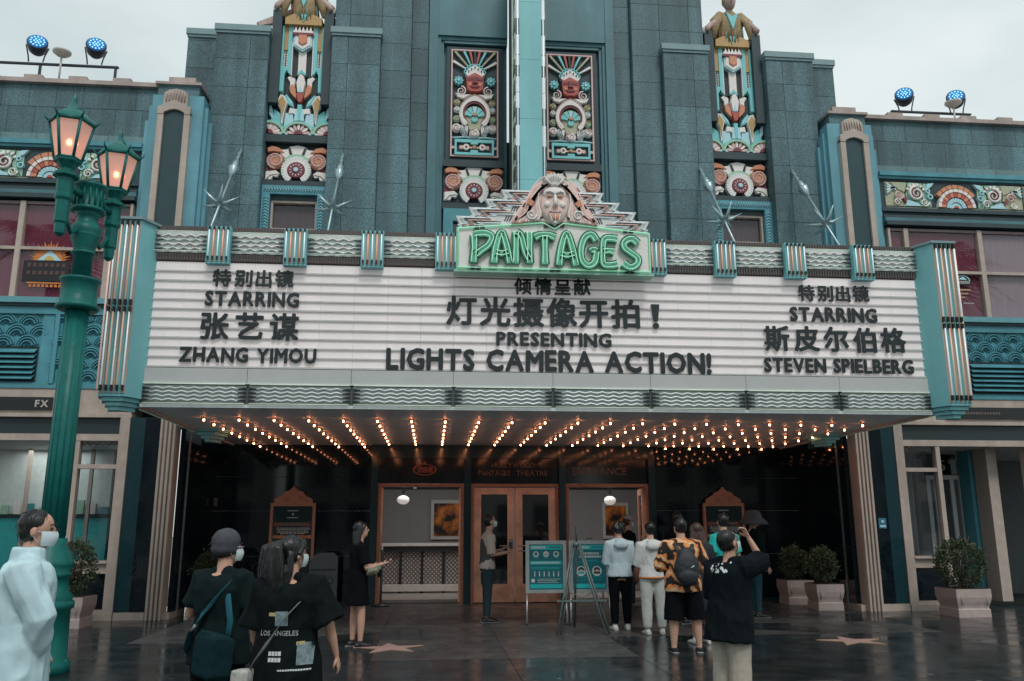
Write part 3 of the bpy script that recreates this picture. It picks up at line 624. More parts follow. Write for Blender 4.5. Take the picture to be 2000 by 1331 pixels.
# pilasters with beige pointed-arch frame at |x| 5.87..6.95
def pilaster(sg):
    X = lambda a, b: sorted((sg*a, sg*b)); c = sg*6.38
    r = bpy.data.objects.new('pilaster', None); COL.objects.link(r); WL[r] = Vector((c, 14.5, 3.3)); r.location = WL[r]-WL[TH]; r.parent = TH
    BL = M('pilaster_blue', (.13, .34, .41), .5, nz=(2.5, .10), grime=.2); 
    MB().box(*X(5.90, 6.80), 14.56, 15.2, 3.8, 9.12, BL).build('blue_pier', r)
    MB().box(*X(6.80, 6.88), 14.66, 15.2, 3.8, 8.95, BL).box(*X(6.88, 6.97), 14.76, 15.2, 3.8, 8.7, BL).build('outer_step', r)
    MB().box(*X(5.84, 5.90), 14.66, 15.2, 3.8, 8.95, BL).box(*X(5.78, 5.84), 14.76, 15.2, 3.8, 8.7, BL).build('inner_step', r)
    # beige frame: two jambs, pointed head, ribbed cap
    for a, b in ((6.56, 6.665), (6.095, 6.20)): MB().box(*X(a, b), 14.46, 14.56, 3.8, 8.74, BEIGE).build('jamb', r)
    MB().poly([(c-.285, 8.70), (c-.285, 8.84), (c-.23, 8.86), (c, 8.98), (c+.23, 8.86), (c+.285, 8.84), (c+.285, 8.70), (c+.18, 8.70), (c+.18, 8.735), (c+.09, 8.78), (c, 8.80), (c-.09, 8.78), (c-.18, 8.735), (c-.18, 8.70)], 14.45, 14.56, BEIGE).build('arched_head', r)
    MB().poly([(c-.21, 8.86), (c-.21, 9.12), (c-.13, 9.19), (c, 9.22), (c+.13, 9.19), (c+.21, 9.12), (c+.21, 8.86), (c, 8.98)], 14.49, 14.57, BEIGE).build('ribbed_cap', r)
    for k in range(7):
        x = c-.16+k*.0535; MB().tube([(x, 14.485, 8.95), (x, 14.47, 9.08), (x, 14.49, 9.13+.04*cos((k-3)*.45))], .013, BEIGE, 6).build('cap_rib', r)
    MB().box(*X(6.20, 6.56), 14.51, 14.56, 3.8, 8.80, M('pilaster_dark_panel', (.02, .055, .062), .35, nz=(2, .2))).build('dark_panel', r)
    # granite block above with beige coping
    b = MB().box(*X(6.04, 6.78), 14.72, 15.4, 8.9, 9.40, GRAN).build('corner_block', r)
    MB().box(*X(6.0, 6.82), 14.66, 15.4, 9.40, 9.45, PINKB).box(*X(6.12, 6.60), 14.70, 15.2, 9.45, 9.56, PINKB).build('block_coping', r)
pilaster(-1); pilaster(1)

# ------------------------------------------------------------ entrance alcove
for sg in (-1, 1):
    X = lambda a, b: sorted((sg*a, sg*b))
    # fluted beige column
    r = bpy.data.objects.new('fluted_column', None); COL.objects.link(r); WL[r] = Vector((sg*6.05, 14.6, 0)); r.location = WL[r]-WL[TH]; r.parent = TH
    MB().box(*X(5.93, 6.19), 14.66, 14.9, 0, 3.42, BEIGE).build('shaft', r)
    for k in range(4):
        x = sg*(6.16-k*.07); MB().poly([(0, 0)], 0, 1, BEIGE) if 0 else None
        MB().prism([(x-.030, 14.665), (x-.018, 14.60), (x+.018, 14.60), (x+.030, 14.665)], .0, 3.42, BEIGE).build('flute', r)
    # polished wall beside the column
    MB().box(*X(6.20, 6.68), 14.66, 14.9, .12, 3.25, POLT).build('polished_wall_panel', TH)
    MB().box(*X(6.20, 6.68), 14.64, 14.9, 0, .118, BEIGE).build('plinth', TH)
    MB().box(*X(6.21, 6.44), 14.65, 14.664, .125, 3.24, POL).build('polished_wall_panel', TH)
    # alcove side wall: dark, with pale metal strip
    MB().box(*X(5.84, 5.92), 14.90, 17.05, .1, 3.1, POL).build('alcove_side_wall', TH)
    MB().box(*X(5.825, 5.845), 15.16, 15.20, 0, 3.05, STEEL).build('metal_strip', TH)
    MB().box(*X(5.83, 5.93), 14.72, 15.6, 0, .1, BEIGE).build('plinth', TH)
    # rear wall panels either side of the doors
    cols = [2.83, 3.6, 4.37, 5.14, 5.84]
    for i in range(4):
        for j, (z0, z1) in enumerate(((0.06, .9), (.905, 1.75), (1.755, 2.4), (2.405, 3.03))):
            piece('wall_panel', TH, *[v+(.002 if n == 0 else -.002) for n, v in enumerate(X(cols[i], cols[i+1]))], 17.0, 17.2, z0, z1, POL)
    MB().box(*X(2.83, 5.84), 16.97, 17.2, 0, .055, POLT).build('skirting', TH)
MB().box(-2.83, 2.83, 16.9, 17.25, 2.78, 3.03, POLT).build('door_header', TH)
for c in (-2.76, -.94, .94, 2.76): MB().box(c-.065, c+.065, 16.86, 17.25, 0, 2.78, POLT).build('door_post', TH)
SIGNB = M('transom_sign_black', (.008, .009, .01), .1, nz=None); GLD = M('transom_gold_letter', (.26, .13, .08), .4, .4, nz=(30, .2))
for c0, c1 in ((-2.69, -1.01), (-.87, .87), (1.01, 2.69)):
    MB().box(c0, c1, 16.98, 17.1, 2.28, 2.775, SIGNB).build('transom_panel', TH)
    fr = MB().box(c0, c1, 16.92, 17.2, 2.22, 2.275, COPR).box(c0, c0+.06, 16.92, 17.2, 0, 2.22, COPR).box(c1-.06, c1, 16.92, 17.2, 0, 2.22, COPR); fr.build('copper_door_frame', TH)
for s_, a, b, z0, z1 in (('HOLLYWOOD', -.46, .40, 2.60, 2.69), ('PANTAGES', -.73, -.10, 2.44, 2.54), ('THEATRE', .03, .66, 2.44, 2.54), ('ENTRANCE', 1.17, 2.26, 2.46, 2.60)):
    j = MB(); text(s_, a, b, z0, z1, 16.972, GLD, .0, .008, join=j); j.build('transom_lettering', TH)
ov = MB(); ov.arc(-1.79, 2.55, .2, .235, 0, 2*pi, 16.97, 16.98, M('transom_red', (.4, .09, .05), .4), 24, .48).build('oval_emblem', TH)
j = MB(); text('优速通', -1.95, -1.63, 2.49, 2.61, 16.968, MT['transom_red'], .02, .008, cjk=True, join=j); j.build('transom_lettering', TH)
MB().poly([(-1.83, 2.66), (-1.79, 2.72), (-1.75, 2.66)], 16.97, 16.98, MT['transom_red']).build('emblem_flame', TH)
def door_leaf(hx, hy, ang, w=.80, flip=1):
    d = bpy.data.objects.new('door', None); COL.objects.link(d); WL[d] = Vector((0, 0, 0)); d.parent = TH
    e = MB().box(0, .14, -.025, .025, .02, 2.2, COPPER).box(w-.14, w, -.025, .025, .02, 2.2, COPPER).box(.14, w-.14, -.025, .025, 2.07, 2.2, COPPER).box(.14, w-.14, -.025, .025, .02, .36, COPPER)
    e.build('door_leaf', d)
    MB().box(.14, w-.14, -.006, .006, .36, 2.07, GLASSD).build('door_glass', d)
    h = MB()
    for z in (1.08, .98): h.tube([(w-.30 if flip > 0 else .05, -.045, z), (w-.04 if flip > 0 else .3, -.045, z)], .013, STEEL, 8)
    h.build('push_bar', d)
    d.location = Vector((hx, hy, 0))-WL[TH]; d.rotation_euler = (0, 0, ang); return d
door_leaf(-.81, 17.0, 0); door_leaf(.81-.80, 17.0, 0, flip=-1)
for hx, an in ((-2.62, rad(97)), (-1.08, rad(83)), (1.08, rad(97)), (2.62, rad(83))): door_leaf(hx, 17.08, an)
# lobby
GW = M('lobby_wall_grey', (.30, .29, .30), .8, nz=(3, .06)); LF = M('lobby_floor', (.30, .28, .26), .4, nz=(8, .15))
MB().box(-6, 6, 21.0, 21.2, 0, 2.335, GW).build('lobby_back_wall', TH)
MB().box(-6, 6, 17.3, 21.2, 0, .06, LF).build('lobby_floor', TH)
MB().box(-6, 6, 20.98, 21.2, 2.337, 3.2, M('lobby_dark_upper', (.03, .033, .036), .7)).box(-6, 6, 17.25, 21.2, 3.2, 3.3, DTEAL).build('lobby_upper_wall', TH)
for x in (-6.1, 6.0): MB().box(x, x+.1, 17.2, 21.2, 0, 3.3, GW).build('lobby_side_wall', TH)
for x in (-2.05, 1.35): MB().box(x-.04, x+.04, 20.95, 20.99, 2.35, 3.2, STEEL).build('steel_mullion', TH)
def barrier(x0, x1):
    b = bpy.data.objects.new('lobby_barrier', None); COL.objects.link(b); WL[b] = Vector(((x0+x1)/2, 19, 0)); b.location = WL[b]; tag(b, 'low lobby barrier with pale perforated lattice panel seen through the '+('left open doorway' if x0 < 0 else 'right open doorway'), 'barrier', 'lobby barriers')
    MB().box(x0, x1, 18.9, 19.1, 1.04, 1.10, M('white_laminate', (.7, .68, .67), .4)).build('counter_top', b)
    for k in range(5):
        x = x0+(x1-x0)*k/4; MB().box(x-.03, x+.03, 18.95, 19.0, .06, 1.04, M('dark_steel', (.05, .05, .055), .5, .5)).build('post', b)
    MB().box(x0, x1, 18.93, 18.98, .92, 1.04, MT['dark_steel']).build('rail', b)
    MB().box(x0, x1, 19.02, 19.05, .1, 1.0, M('panel_back', (.22, .21, .20), .7)).build('panel_back', b)
    mb = MB(); WL_ = M('lattice_white', (.75, .71, .68), .5); s = .045
    nx = int((x1-x0)/s); 
    for i in range(nx):
        for k in range(15):
            if (i+k) % 2: continue
            cx = x0+(i+.5)*s; cz = .28+k*s
            mb.poly([(cx-s*.52, cz), (cx, cz-s*.52), (cx+s*.52, cz), (cx, cz+s*.52)], 18.99, 19.0, WL_)
    mb.build('lattice', b, 'stuff')
    MB().box(x0, x1, 18.9, 19.05, .10, .24, WL_).build('bottom_rail', b)
barrier(-2.75, -.9); barrier(.95, 2.8)
def poster(x0, x1, z0, z1, lab):
    p = MB().box(x0, x1, 20.93, 20.99, z0, z1, M('poster_frame_white', (.6, .58, .57), .5)); o = thing('wall_poster', lab, 'poster', ((x0+x1)/2, 20.96, z0)); p.build('frame', o)
    m = bpy.data.materials.new('poster_print'); m.use_nodes = True; t = m.node_tree; b = t.nodes['Principled BSDF']; n = t.nodes.new('ShaderNodeTexNoise'); n.inputs['Scale'].default_value = 3.5; n.inputs['Detail'].default_value = 3
    tc = t.nodes.new('ShaderNodeTexCoord'); t.links.new(tc.outputs['Object'], n.inputs[0])
    c = t.nodes.new('ShaderNodeValToRGB'); c.color_ramp.elements[0].position = .42; c.color_ramp.elements[0].color = (.01, .006, .004, 1); c.color_ramp.elements[1].position = .62; c.color_ramp.elements[1].color = (.75, .22, .03, 1)
    t.links.new(n.outputs[0], c.inputs[0]); t.links.new(c.outputs[0], b.inputs['Base Color'])
    MB().box(x0+.07, x1-.07, 20.915, 20.93, z0+.08, z1-.08, m).build('print', o)
poster(-1.65, -.75, 1.15, 2.08, 'orange and black poster in a white frame inside the left doorway')
poster(2.55, 3.2, 1.15, 2.02, 'dark orange poster in a white frame inside the right doorway')
def globe(x, z, lab, r=.13):
    o = thing('globe_lamp', lab, 'lamp', (x, 18.2, z), 'white lobby lamps')
    MB().ell((x, 18.2, z), (r, r, r*.72), M('globe_glass', (.8, .78, .75), .4, nz=None, emit=((1, .95, .88), .35)), 16, 10).build('globe', o)
    MB().tube([(x, 18.2, z+r*.7), (x-.05, 18.25, z+.35), (x-.12, 18.3, 3.2)], .015, MT['dark_steel'], 6).build('stem', o)
    MB().tube([(x, 18.2, z+r*.7), (x+.08, 18.25, z+.35), (x+.15, 18.3, 3.2)], .015, MT['dark_steel'], 6).build('stem', o)
globe(-2.24, 2.0, 'white globe lamp hanging inside the left open doorway'); globe(2.17, 1.99, 'white globe lamp hanging inside the right open doorway')
for x in (-1.9, 1.9):
    al = bpy.data.lights.new('lobby_light', 'AREA'); al.energy = 38; al.size = 1.4; al.color = (1, .96, .93); ao = bpy.data.objects.new('lobby_light', al); COL.objects.link(ao); ao.location = (x, 18.0, 3.15)
# ------------------------------------------------------------ marquee
MQ = thing('theatre_marquee', 'wide white marquee with black letters and rows of bulbs under it', 'marquee', (0, 11.5, 3.0))
FY = 11.5
core = MB().box(-5.5, 5.5, FY+.05, 16.9, 3.25, 5.46, M('marquee_body', (.16, .2, .2), .6)).build('marquee_body', MQ)
# soffit: metal panels with joints
for i in range(11):
    for j in range(5):
        x0 = -5.5+i; y0 = 11.56+j*1.086
        piece('soffit_panel', MQ, x0+.002, x0+.998, y0+.002, y0+1.084, 3.03, 3.05, SOFF)
for s in (-1, 1):
    a, b = sorted((s*5.5, s*5.56)); MB().box(a, b, 11.56, 16.98, 2.995, 3.4, GREYW).build('side_fascia', MQ)
    MB().tube([(s*5.57, 11.7, 3.0), (s*5.57, 14.5, 3.0)], .014, NYEL, 6).build('neon_tube', MQ)
# bulbs
BULB = M('bulb_glow', (1, .6, .4), .3, nz=None, emit=((1, .35, .16), 30)); SOCK_HALO = M('bulb_socket_halo', (.6, .2, .10), .5, .2)  # socket with orange-red flange: the bulb's halo put into its colour
bm_ = MB().ell((0, 0, -.04), (.0145, .0145, .018), BULB, 8, 6).lathe((0, 0, -.028), [(.012, 0), (.016, .02), (.045, .027)], SOCK_HALO, 10).mesh('light_bulb')
for i in range(21):
    for j in range(8):
        o = bpy.data.objects.new('light_bulb', bm_); COL.objects.link(o); w = Vector((-5.0+i*.5055, 12.75+j*.6, 3.03)); WL[o] = w; o.location = w-WL[MQ]; o.parent = MQ
# white board: 11 rows of panels in 24 columns, with ledges (letter tracks)
zz = [3.545+.133*i for i in range(12)]; zz[-1] = 5.02
cols = [-5.52+11.04*i/24 for i in range(25)]
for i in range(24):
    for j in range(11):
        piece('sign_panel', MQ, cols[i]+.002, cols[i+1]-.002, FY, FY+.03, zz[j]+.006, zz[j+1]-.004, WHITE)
MB().box(-5.52, 5.52, FY+.02, FY+.05, 3.3, 5.03, GREYW).build('panel_backing', MQ)
for z in zz[:-1]:
    t = MB().box(-5.52, 5.52, FY-.022, FY+.02, z-.004, z+.006, M('track_white', (.55, .54, .53), .4)).box(-5.52, 5.52, FY-.022, FY-.016, z+.006, z+.018, MT['track_white']); t.build('letter_track', MQ)
for i in range(8):
    a = -5.52+i*1.38; MB().box(a+.003, a+1.377, FY-.035, FY+.02, 3.335, 3.53, M('lower_fascia_white', (.47, .49, .48), .4, nz=(2, .06))).build('lower_fascia', MQ)
MB().box(-5.52, 5.52, FY-.05, FY, 3.318, 3.334, SILV).build('fascia_bead', MQ)
L = dict(parent=MQ, bold=.030, depth=.018)
LY = FY-.045
LB = dict(parent=MQ, bold=.042, depth=.018)
text('特别出镜', -4.69, -3.60, 4.67, 4.92, LY, LETT, cjk=True, **L)
text('STARRING', -4.77, -3.51, 4.405, 4.605, LY, LETT, **LB)
text('张艺谋', -4.80, -3.50, 3.92, 4.31, LY, LETT, cjk=True, **L)
text('ZHANG YIMOU', -5.05, -3.24, 3.62, 3.815, LY, LETT, **LB)
text('倾情呈献', -.54, .56, 4.655, 4.90, LY, LETT, cjk=True, **L)
text('灯光摄像开拍', -1.49, 1.26, 4.18, 4.61, LY, LETT, cjk=True, **L)
MB().poly([(1.43, 4.55), (1.55, 4.55), (1.52, 4.30), (1.46, 4.30)], LY, LY+.035, LETT).disc(1.49, 4.235, .045, LY, LY+.035, LETT, 12, 0).build('letter', MQ)
text('PRESENTING', -.79, .84, 3.915, 4.105, LY, LETT, **LB)
text('LIGHTS CAMERA ACTION!', -2.30, 2.27, 3.565, 3.85, LY, LETT, **LB)
text('特别出镜', 3.63, 4.71, 4.65, 4.90, LY, LETT, cjk=True, **L)
text('STARRING', 3.48, 4.80, 4.36, 4.56, LY, LETT, **LB)
text('斯皮尔伯格', 3.07, 5.20, 3.89, 4.27, LY, LETT, cjk=True, **L)
text('STEVEN SPIELBERG', 3.04, 5.28, 3.60, 3.80, LY, LETT, **LB)
# upper strip: brown ribbed bulb tracks, silver wave panels, neon clusters
mb = MB()
for z0, z1 in ((5.035, 5.14), (5.45, 5.53)):
    MB().box(-5.5, 5.5, FY-.02, FY+.05, z0, z1, BROWN).build('ribbed_track', MQ)
    for k in range(276): x = -5.49+k*.04; mb.box(x, x+.014, FY-.035, FY-.02, z0+.008, z1-.008, SILVD)
mb.build('track_ribs', MQ, 'stuff')
cl = [-4.62, -3.585, -2.53, -1.5, 1.5, 2.53, 3.585, 4.62]
edges = [-5.5]+cl+[5.5]
wave_y = FY-.05
for i in range(len(edges)-1):
    if i == 4: continue
    a = edges[i]+(.155 if i else 0); b = edges[i+1]-(.155 if i < 8 else 0)
    p = MB().box(a, b, FY-.03, FY+.05, 5.145, 5.445, SILV).build('wave_panel', MQ)
    for r in range(4):
        z = 5.195+r*.062; n = 17; amp = .016
        pts = [(a+.07+(b-a-.14)*k/(n-1), wave_y, z+amp*sin(k*1.55+(r % 2)*pi)) for k in range(n)]
        MB().tube(pts, .012, R_['w'] if r % 2 else SILV, 6).build('wave_rib', p)
        for e, s in ((a, 1), (b, -1)):
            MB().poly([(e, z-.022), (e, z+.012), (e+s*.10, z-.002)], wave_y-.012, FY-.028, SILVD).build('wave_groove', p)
    for z in (5.155, 5.437): MB().tube([(a, wave_y-.02, z), (b, wave_y-.02, z)], .007, NYEL, 6).build('neon_tube', p)
def cluster(x, y, z0, z1, w, n, name='neon_cluster', parent=MQ):
    c = MB().box(x-w/2, x+w/2, y, y+.12, z0, z1, TURQ).build(name, parent)
    for k in range(n):
        px = x-w/2+w*(k+.5)/n; m = (NWHITE, NORG)[k % 2]
        MB().box(px-w/n*.42, px+w/n*.42, y-.006, y, z0+.03, z1-.03, BEIGE if k % 2 else TURQ).build('backing_strip', c)
        MB().tube([(px, y-.03, z0+.05), (px, y-.03, z1-.03)], .009, m, 8).build('neon_tube', c)
        for z in (z0+.05, z1-.06): MB().box(px-.012, px+.012, y-.04, y, z, z+.045, CLIP).build('tube_clip', c)
    return c
for x in cl: cluster(x, 11.36, 4.965, 5.50, .31, 5)
# lower silver band with zigzag ribs, eight bays
MB().box(-5.5, 5.5, FY-.01, FY+.06, 3.02, 3.318, SILVD).build('band_backing', MQ)
for i in range(8):
    a = -5.5+i*1.375; b = a+1.375
    p = MB().box(a+.02, b-.02, FY-.03, FY-.01, 3.07, 3.30, M('band_metal', (.40, .45, .44), .45, .2)).build('zigzag_bay', MQ)
    for r in range(4):
        z = 3.10+r*.053; n = 15
        pts = [(a+.12+(b-a-.24)*k/(n-1), FY-.04, z+.011*(1 if k % 2 else -1)) for k in range(n)]
        MB().tube(pts, .0145, SILV, 6).build('zigzag_rib', p)
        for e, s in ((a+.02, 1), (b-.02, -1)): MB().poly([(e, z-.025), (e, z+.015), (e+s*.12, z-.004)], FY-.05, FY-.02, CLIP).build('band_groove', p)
    for z in (3.052, 3.312):
        MB().tube([(a+.03, FY-.055, z), (b-.03, FY-.055, z)], .008, NYEL, 6).build('neon_tube', p)
MB().box(-5.5, 5.5, FY-.03, FY+.06, 3.0, 3.045, SILV).build('bottom_lip', MQ)
# end pylons
def pylon(sg, yf, z0, z1, xi, xo, base=True, depth=.32):
    p = bpy.data.objects.new('end_pylon' if base else 'rear_pylon', None); COL.objects.link(p); WL[p] = Vector((sg*(xi+xo)/2, yf, z0)); p.location = WL[p]-WL[MQ]; p.parent = MQ
    q = lambda l: [(sg*x, y) for x, y in l]
    MB().prism(q([(xi-.15, yf+depth), (xi, yf), (xo, yf), (xo+.10, yf+depth)]), z0, z1, TURQ).build('pylon_body', p)
    MB().prism(q([(xi-.19, yf+depth), (xi-.02, yf-.03), (xo+.02, yf-.03), (xo+.13, yf+depth)]), z1, z1+.035, CAPM).build('pylon_cap', p)
    if base:
        for k in range(3):
            i = .04*(k+1); MB().prism(q([(xi-.15+i, yf+depth), (xi+i, yf+i), (xo-i, yf+i), (xo+.10-i, yf+depth)]), z0-.055*(k+1), z0-.055*k-.004, TURQ).build('stepped_base', p)
    w = xo-xi; n = 5
    mid = z0+(z1-z0)*.475
    for k in range(n):
        px = sg*(xi+w*(k+.5)/n); m = (NWHITE, NORG)[k % 2]
        MB().box(px-w/n*.42, px+w/n*.42, yf-.012, yf, z0+.04, z1-.03, BEIGE if k % 2 == 0 else TURQ).build('backing_strip', p)
        for a, b in ((z0+.09, mid), (mid+.09, z1-.06)):
            MB().tube([(px, yf-.045, a), (px, yf-.045, b)], .0095, m, 8).build('neon_tube', p)
            for z in (a-.02, b-.03): MB().box(px-.013, px+.013, yf-.055, yf-.01, z, z+.07, CLIP).build('tube_clip', p)
    MB().tube([(sg*(xo+.045), yf+.06, z0+.1), (sg*(xo+.045), yf+.06, z1-.05)], .012, NPINK, 8).build('neon_tube', p)
    return p
for sg in (-1, 1):
    pylon(sg, 11.2, 3.10, 5.50, 5.60, 5.94)
    a = MB(); q = lambda l: [(sg*x, y) for x, y in l]
    rp = MB().prism(q([(5.05, 14.7), (5.18, 14.3), (5.56, 14.3), (5.60, 14.7)]), 2.99, 3.06, TURQ).build('rear_bracket', MQ)
    for k in range(3):
        i = .05*(k+1); MB().prism(q([(5.05+i, 14.7), (5.18+i, 14.3+i), (5.56-i, 14.3+i), (5.60-i, 14.7)]), 2.985-.05*(k+1), 2.985-.05*k, TURQ).build('bracket_step', rp)

# ------------------------------------------------------------ name sign on the marquee
NS = thing('name_sign', 'white sign with green neon lettering below a sculpted face', 'sign', (0, 11.1, 4.9))
y = 11.15
out_ = [(-1.37, 4.895), (-1.37, 5.51), (-.17, 5.62), (0, 5.54), (.13, 5.62), (1.37, 5.51), (1.37, 4.895)]
MB().poly(out_, y, y+.30, GREENL).build('sign_box', NS)
MB().poly([(-1.33, 4.945), (-1.33, 5.47), (-.165, 5.585), (0, 5.50), (.13, 5.585), (1.33, 5.47), (1.33, 4.945)], y-.012, y, R_['w']).build('sign_face', NS)
o2 = [(-1.345, 4.925), (-1.345, 5.487), (-.165, 5.60), (0, 5.515), (.13, 5.60), (1.345, 5.487), (1.345, 4.925)]
MB().tube([(a, y-.035, b) for a, b in o2], .013, NGREEN, 8, closed=True).build('neon_tube', NS)
MB().box(-1.40, 1.40, y-.02, y+.2, 4.868, 4.895, GREENL).build('sign_sill', NS)
for x, z in ((-1.1, 4.925), (0, 4.925), (1.05, 4.925), (-1.05, 5.51), (1.05, 5.515), (-.08, 5.56), (.07, 5.57)): MB().box(x-.07, x-.01, y-.045, y-.01, z-.02, z+.02, CLIP).box(x+.01, x+.07, y-.045, y-.01, z-.02, z+.02, CLIP).build('tube_clip', NS)
def cv(pts, n=5):
    # Catmull-Rom through the points
    P = [Vector((a, 0, b)) for a, b in pts]; r = []
    for i in range(len(P)-1):
        p0 = P[max(i-1, 0)]; p1 = P[i]; p2 = P[i+1]; p3 = P[min(i+2, len(P)-1)]
        for k in range(n):
            t = k/n; r.append(.5*((2*p1)+(p2-p0)*t+(2*p0-5*p1+4*p2-p3)*t*t+(3*p1-p0-3*p2+p3)*t**3))
    r.append(P[-1]); return r
STRK = {  # strokes in a unit box, with half-width factors
 'P': ([[(.12, 0), (.16, .5), (.14, .92)], [(.14, .95), (.6, 1.0), (.97, .9), (.85, .62), (.5, .42), (.22, .25)]],),
 'A': ([[(.10, 0), (.22, .55), (.48, .98), (.72, .6), (.92, 0)], [(.2, .34), (.5, .30), (.82, .36)]],),
 'N': ([[(.10, 0), (.12, .5), (.14, .97)], [(.14, .97), (.4, .85), (.6, .42), (.84, .12)], [(.86, .02), (.86, .5), (.86, .98)]],),
 'T': ([[(.04, .86), (.3, .95), (.7, .95), (.98, .88)], [(.5, .93), (.5, .5), (.5, .02)]],),
 'G': ([[(.92, .80), (.7, .98), (.35, .9), (.12, .55), (.15, .2), (.45, .02), (.8, .12), (.92, .45)], [(.92, .48), (.75, .52), (.6, .46)]],),
 'E': ([[(.92, .92), (.6, .95), (.22, .9), (.12, .5), (.14, .1), (.5, .05), (.9, .1)], [(.16, .5), (.45, .53), (.72, .5)]],),
 'S': ([[(.88, .82), (.6, .97), (.25, .88), (.18, .68), (.5, .5), (.85, .32), (.8, .1), (.45, .0), (.12, .14)]],)}
def channel_letter(ch, x0, x1, z0, z1):
    s = MB(); tubes = []
    w = .050
    for stroke in STRK[ch][0]:
        c = [(x0+a*(x1-x0), z0+b*(z1-z0)) for a, b in stroke]; P = cv(c, 5); n = len(P)
        Lr, Rr = [], []
        for i, p in enumerate(P):
            d = (P[min(i+1, n-1)]-P[max(i-1, 0)]).normalized(); q = Vector((-d.z, 0, d.x)); t = i/(n-1); k = w*(.95+.25*abs(2*t-1))
            Lr.append(p+q*k); Rr.append(p-q*k)
        for yy0, yy1, sc, m in ((y-.075, y-.01, 1.0, GREENP), ):
            v = []; f = []
            for i in range(n):
                for q, yy in ((Lr[i], yy0), (Rr[i], yy0), (Lr[i], yy1), (Rr[i], yy1)): v.append((q.x, yy, q.z))
            for i in range(n-1):
                a = 4*i; b = a+4; f += [(a, a+1, b+1, b), (a, b, b+2, a+2), (a+1, a+3, b+3, b+1)]
            f += [(0, 2, 3, 1), (4*n-4, 4*n-3, 4*n-1, 4*n-2)]; s.add(v, f, m)
        # raised rim in black-green and neon down the middle
        for side in (Lr, Rr):
            s.tube([(p.x, y-.08, p.z) for p in side], .008, M('letter_rim', (.03, .12, .08), .5, nz=None), 5)
        for f_ in (.24, .76): tubes.append(([(p.x*f_+q.x*(1-f_), y-.10, p.z*f_+q.z*(1-f_)) for p, q in zip(Lr, Rr)]))
    l = s.build('letter', NS)
    for t in tubes: MB().tube(t, .0075, NGREEN, 6).build('neon_tube', l)
for ch, a, b, z0, z1 in (('P', -1.17, -.88, 4.985, 5.41), ('A', -.88, -.61, 4.985, 5.44), ('N', -.58, -.325, 4.985, 5.45), ('T', -.30, .005, 4.975, 5.43), ('A', .02, .31, 4.975, 5.45), ('G', .33, .60, 4.97, 5.44), ('E', .635, .90, 4.97, 5.41), ('S', .92, 1.20, 4.97, 5.40)):
    channel_letter(ch, a, b, z0, z1)
# stepped silver wings with zigzag neon behind the face
NW2 = M('wing_white', (.60, .62, .61), .45, .1, nz=(8, .12))
for s in (-1, 1):
    steps = [(1.38, .60, 5.47, 5.70), (1.20, .50, 5.62, 5.84), (.97, .40, 5.78, 5.98), (.74, .2, 5.90, 6.13)]
    for k, (xo, xi, za, zb) in enumerate(steps):
        yy = y+.05+k*.014
        w = MB().poly([(s*xi, za), (s*(xo-.10), za), (s*(xo-.02), za+.07), (s*(xo-.07), za+.08), (s*xo, zb), (s*xi, zb)], yy, yy+.10, NW2, .0).build('stepped_wing', NS)
        for q in range(5):
            o = q*.036
            pts = [(s*(xo-.42-o*2), yy-.018, zb-.025-o*.5), (s*(xo-.06-o*1.6), yy-.018, zb-.025-o*.5), (s*(xo-.16-o*1.6), yy-.018, zb-.12), (s*(xo-.03-o*1.6), yy-.018, zb-.135), (s*(xo-.13-o*1.6), yy-.018, za+.01)]
            MB().tube(pts, .0075, (NWHITE, CLIP, NPINK, SILVD, NWHITE)[q], 5).build('neon_tube', w)
        for q in range(3): MB().poly([(s*(xi+.12+q*.035), za+.02), (s*(xi+.135+q*.035), za+.02), (s*(xi+.10+q*.035), za+.10), (s*(xi+.085+q*.035), za+.10)], yy-.02, yy, CLIP).build('tube_clip', w)
# sculpted face with flowing hair
FC = M('sculpted_pink_plaster', (.80, .60, .54), .55, nz=(14, .14)); FC2 = M('sculpted_white_plaster', (.74, .70, .67), .55, nz=(14, .12))
fb = MB().poly([(-.62, 5.55), (-.50, 5.80), (-.36, 6.0), (-.30, 6.15), (-.12, 6.28), (.12, 6.28), (.30, 6.15), (.36, 6.0), (.50, 5.80), (.62, 5.55), (.12, 5.63), (0, 5.56), (-.15, 5.63)], y-.03, y+.14, FC, .0).build('mask_base', NS)
MB().ell((0, y-.03, 5.86), (.20, .09, .28), FC, 16, 12).ell((0, y-.06, 6.02), (.17, .07, .12), FC2, 12, 8).build('face', NS)
MB().tube([(0, y-.12, 6.0), (0, y-.16, 5.90), (0, y-.185, 5.83), (0, y-.13, 5.80)], [.018, .024, .034, .02], FC2, 8).ell((.028, y-.145, 5.82), (.02, .02, .016), FC2, 8, 6).ell((-.028, y-.145, 5.82), (.02, .02, .016), FC2, 8, 6).build('nose', NS)
MB().tube([(-.13, y-.12, 6.02), (-.07, y-.145, 6.035), (-.01, y-.14, 6.0)], .014, FC2, 6).tube([(.13, y-.12, 6.02), (.07, y-.145, 6.035), (.01, y-.14, 6.0)], .014, FC2, 6).build('brow', NS)
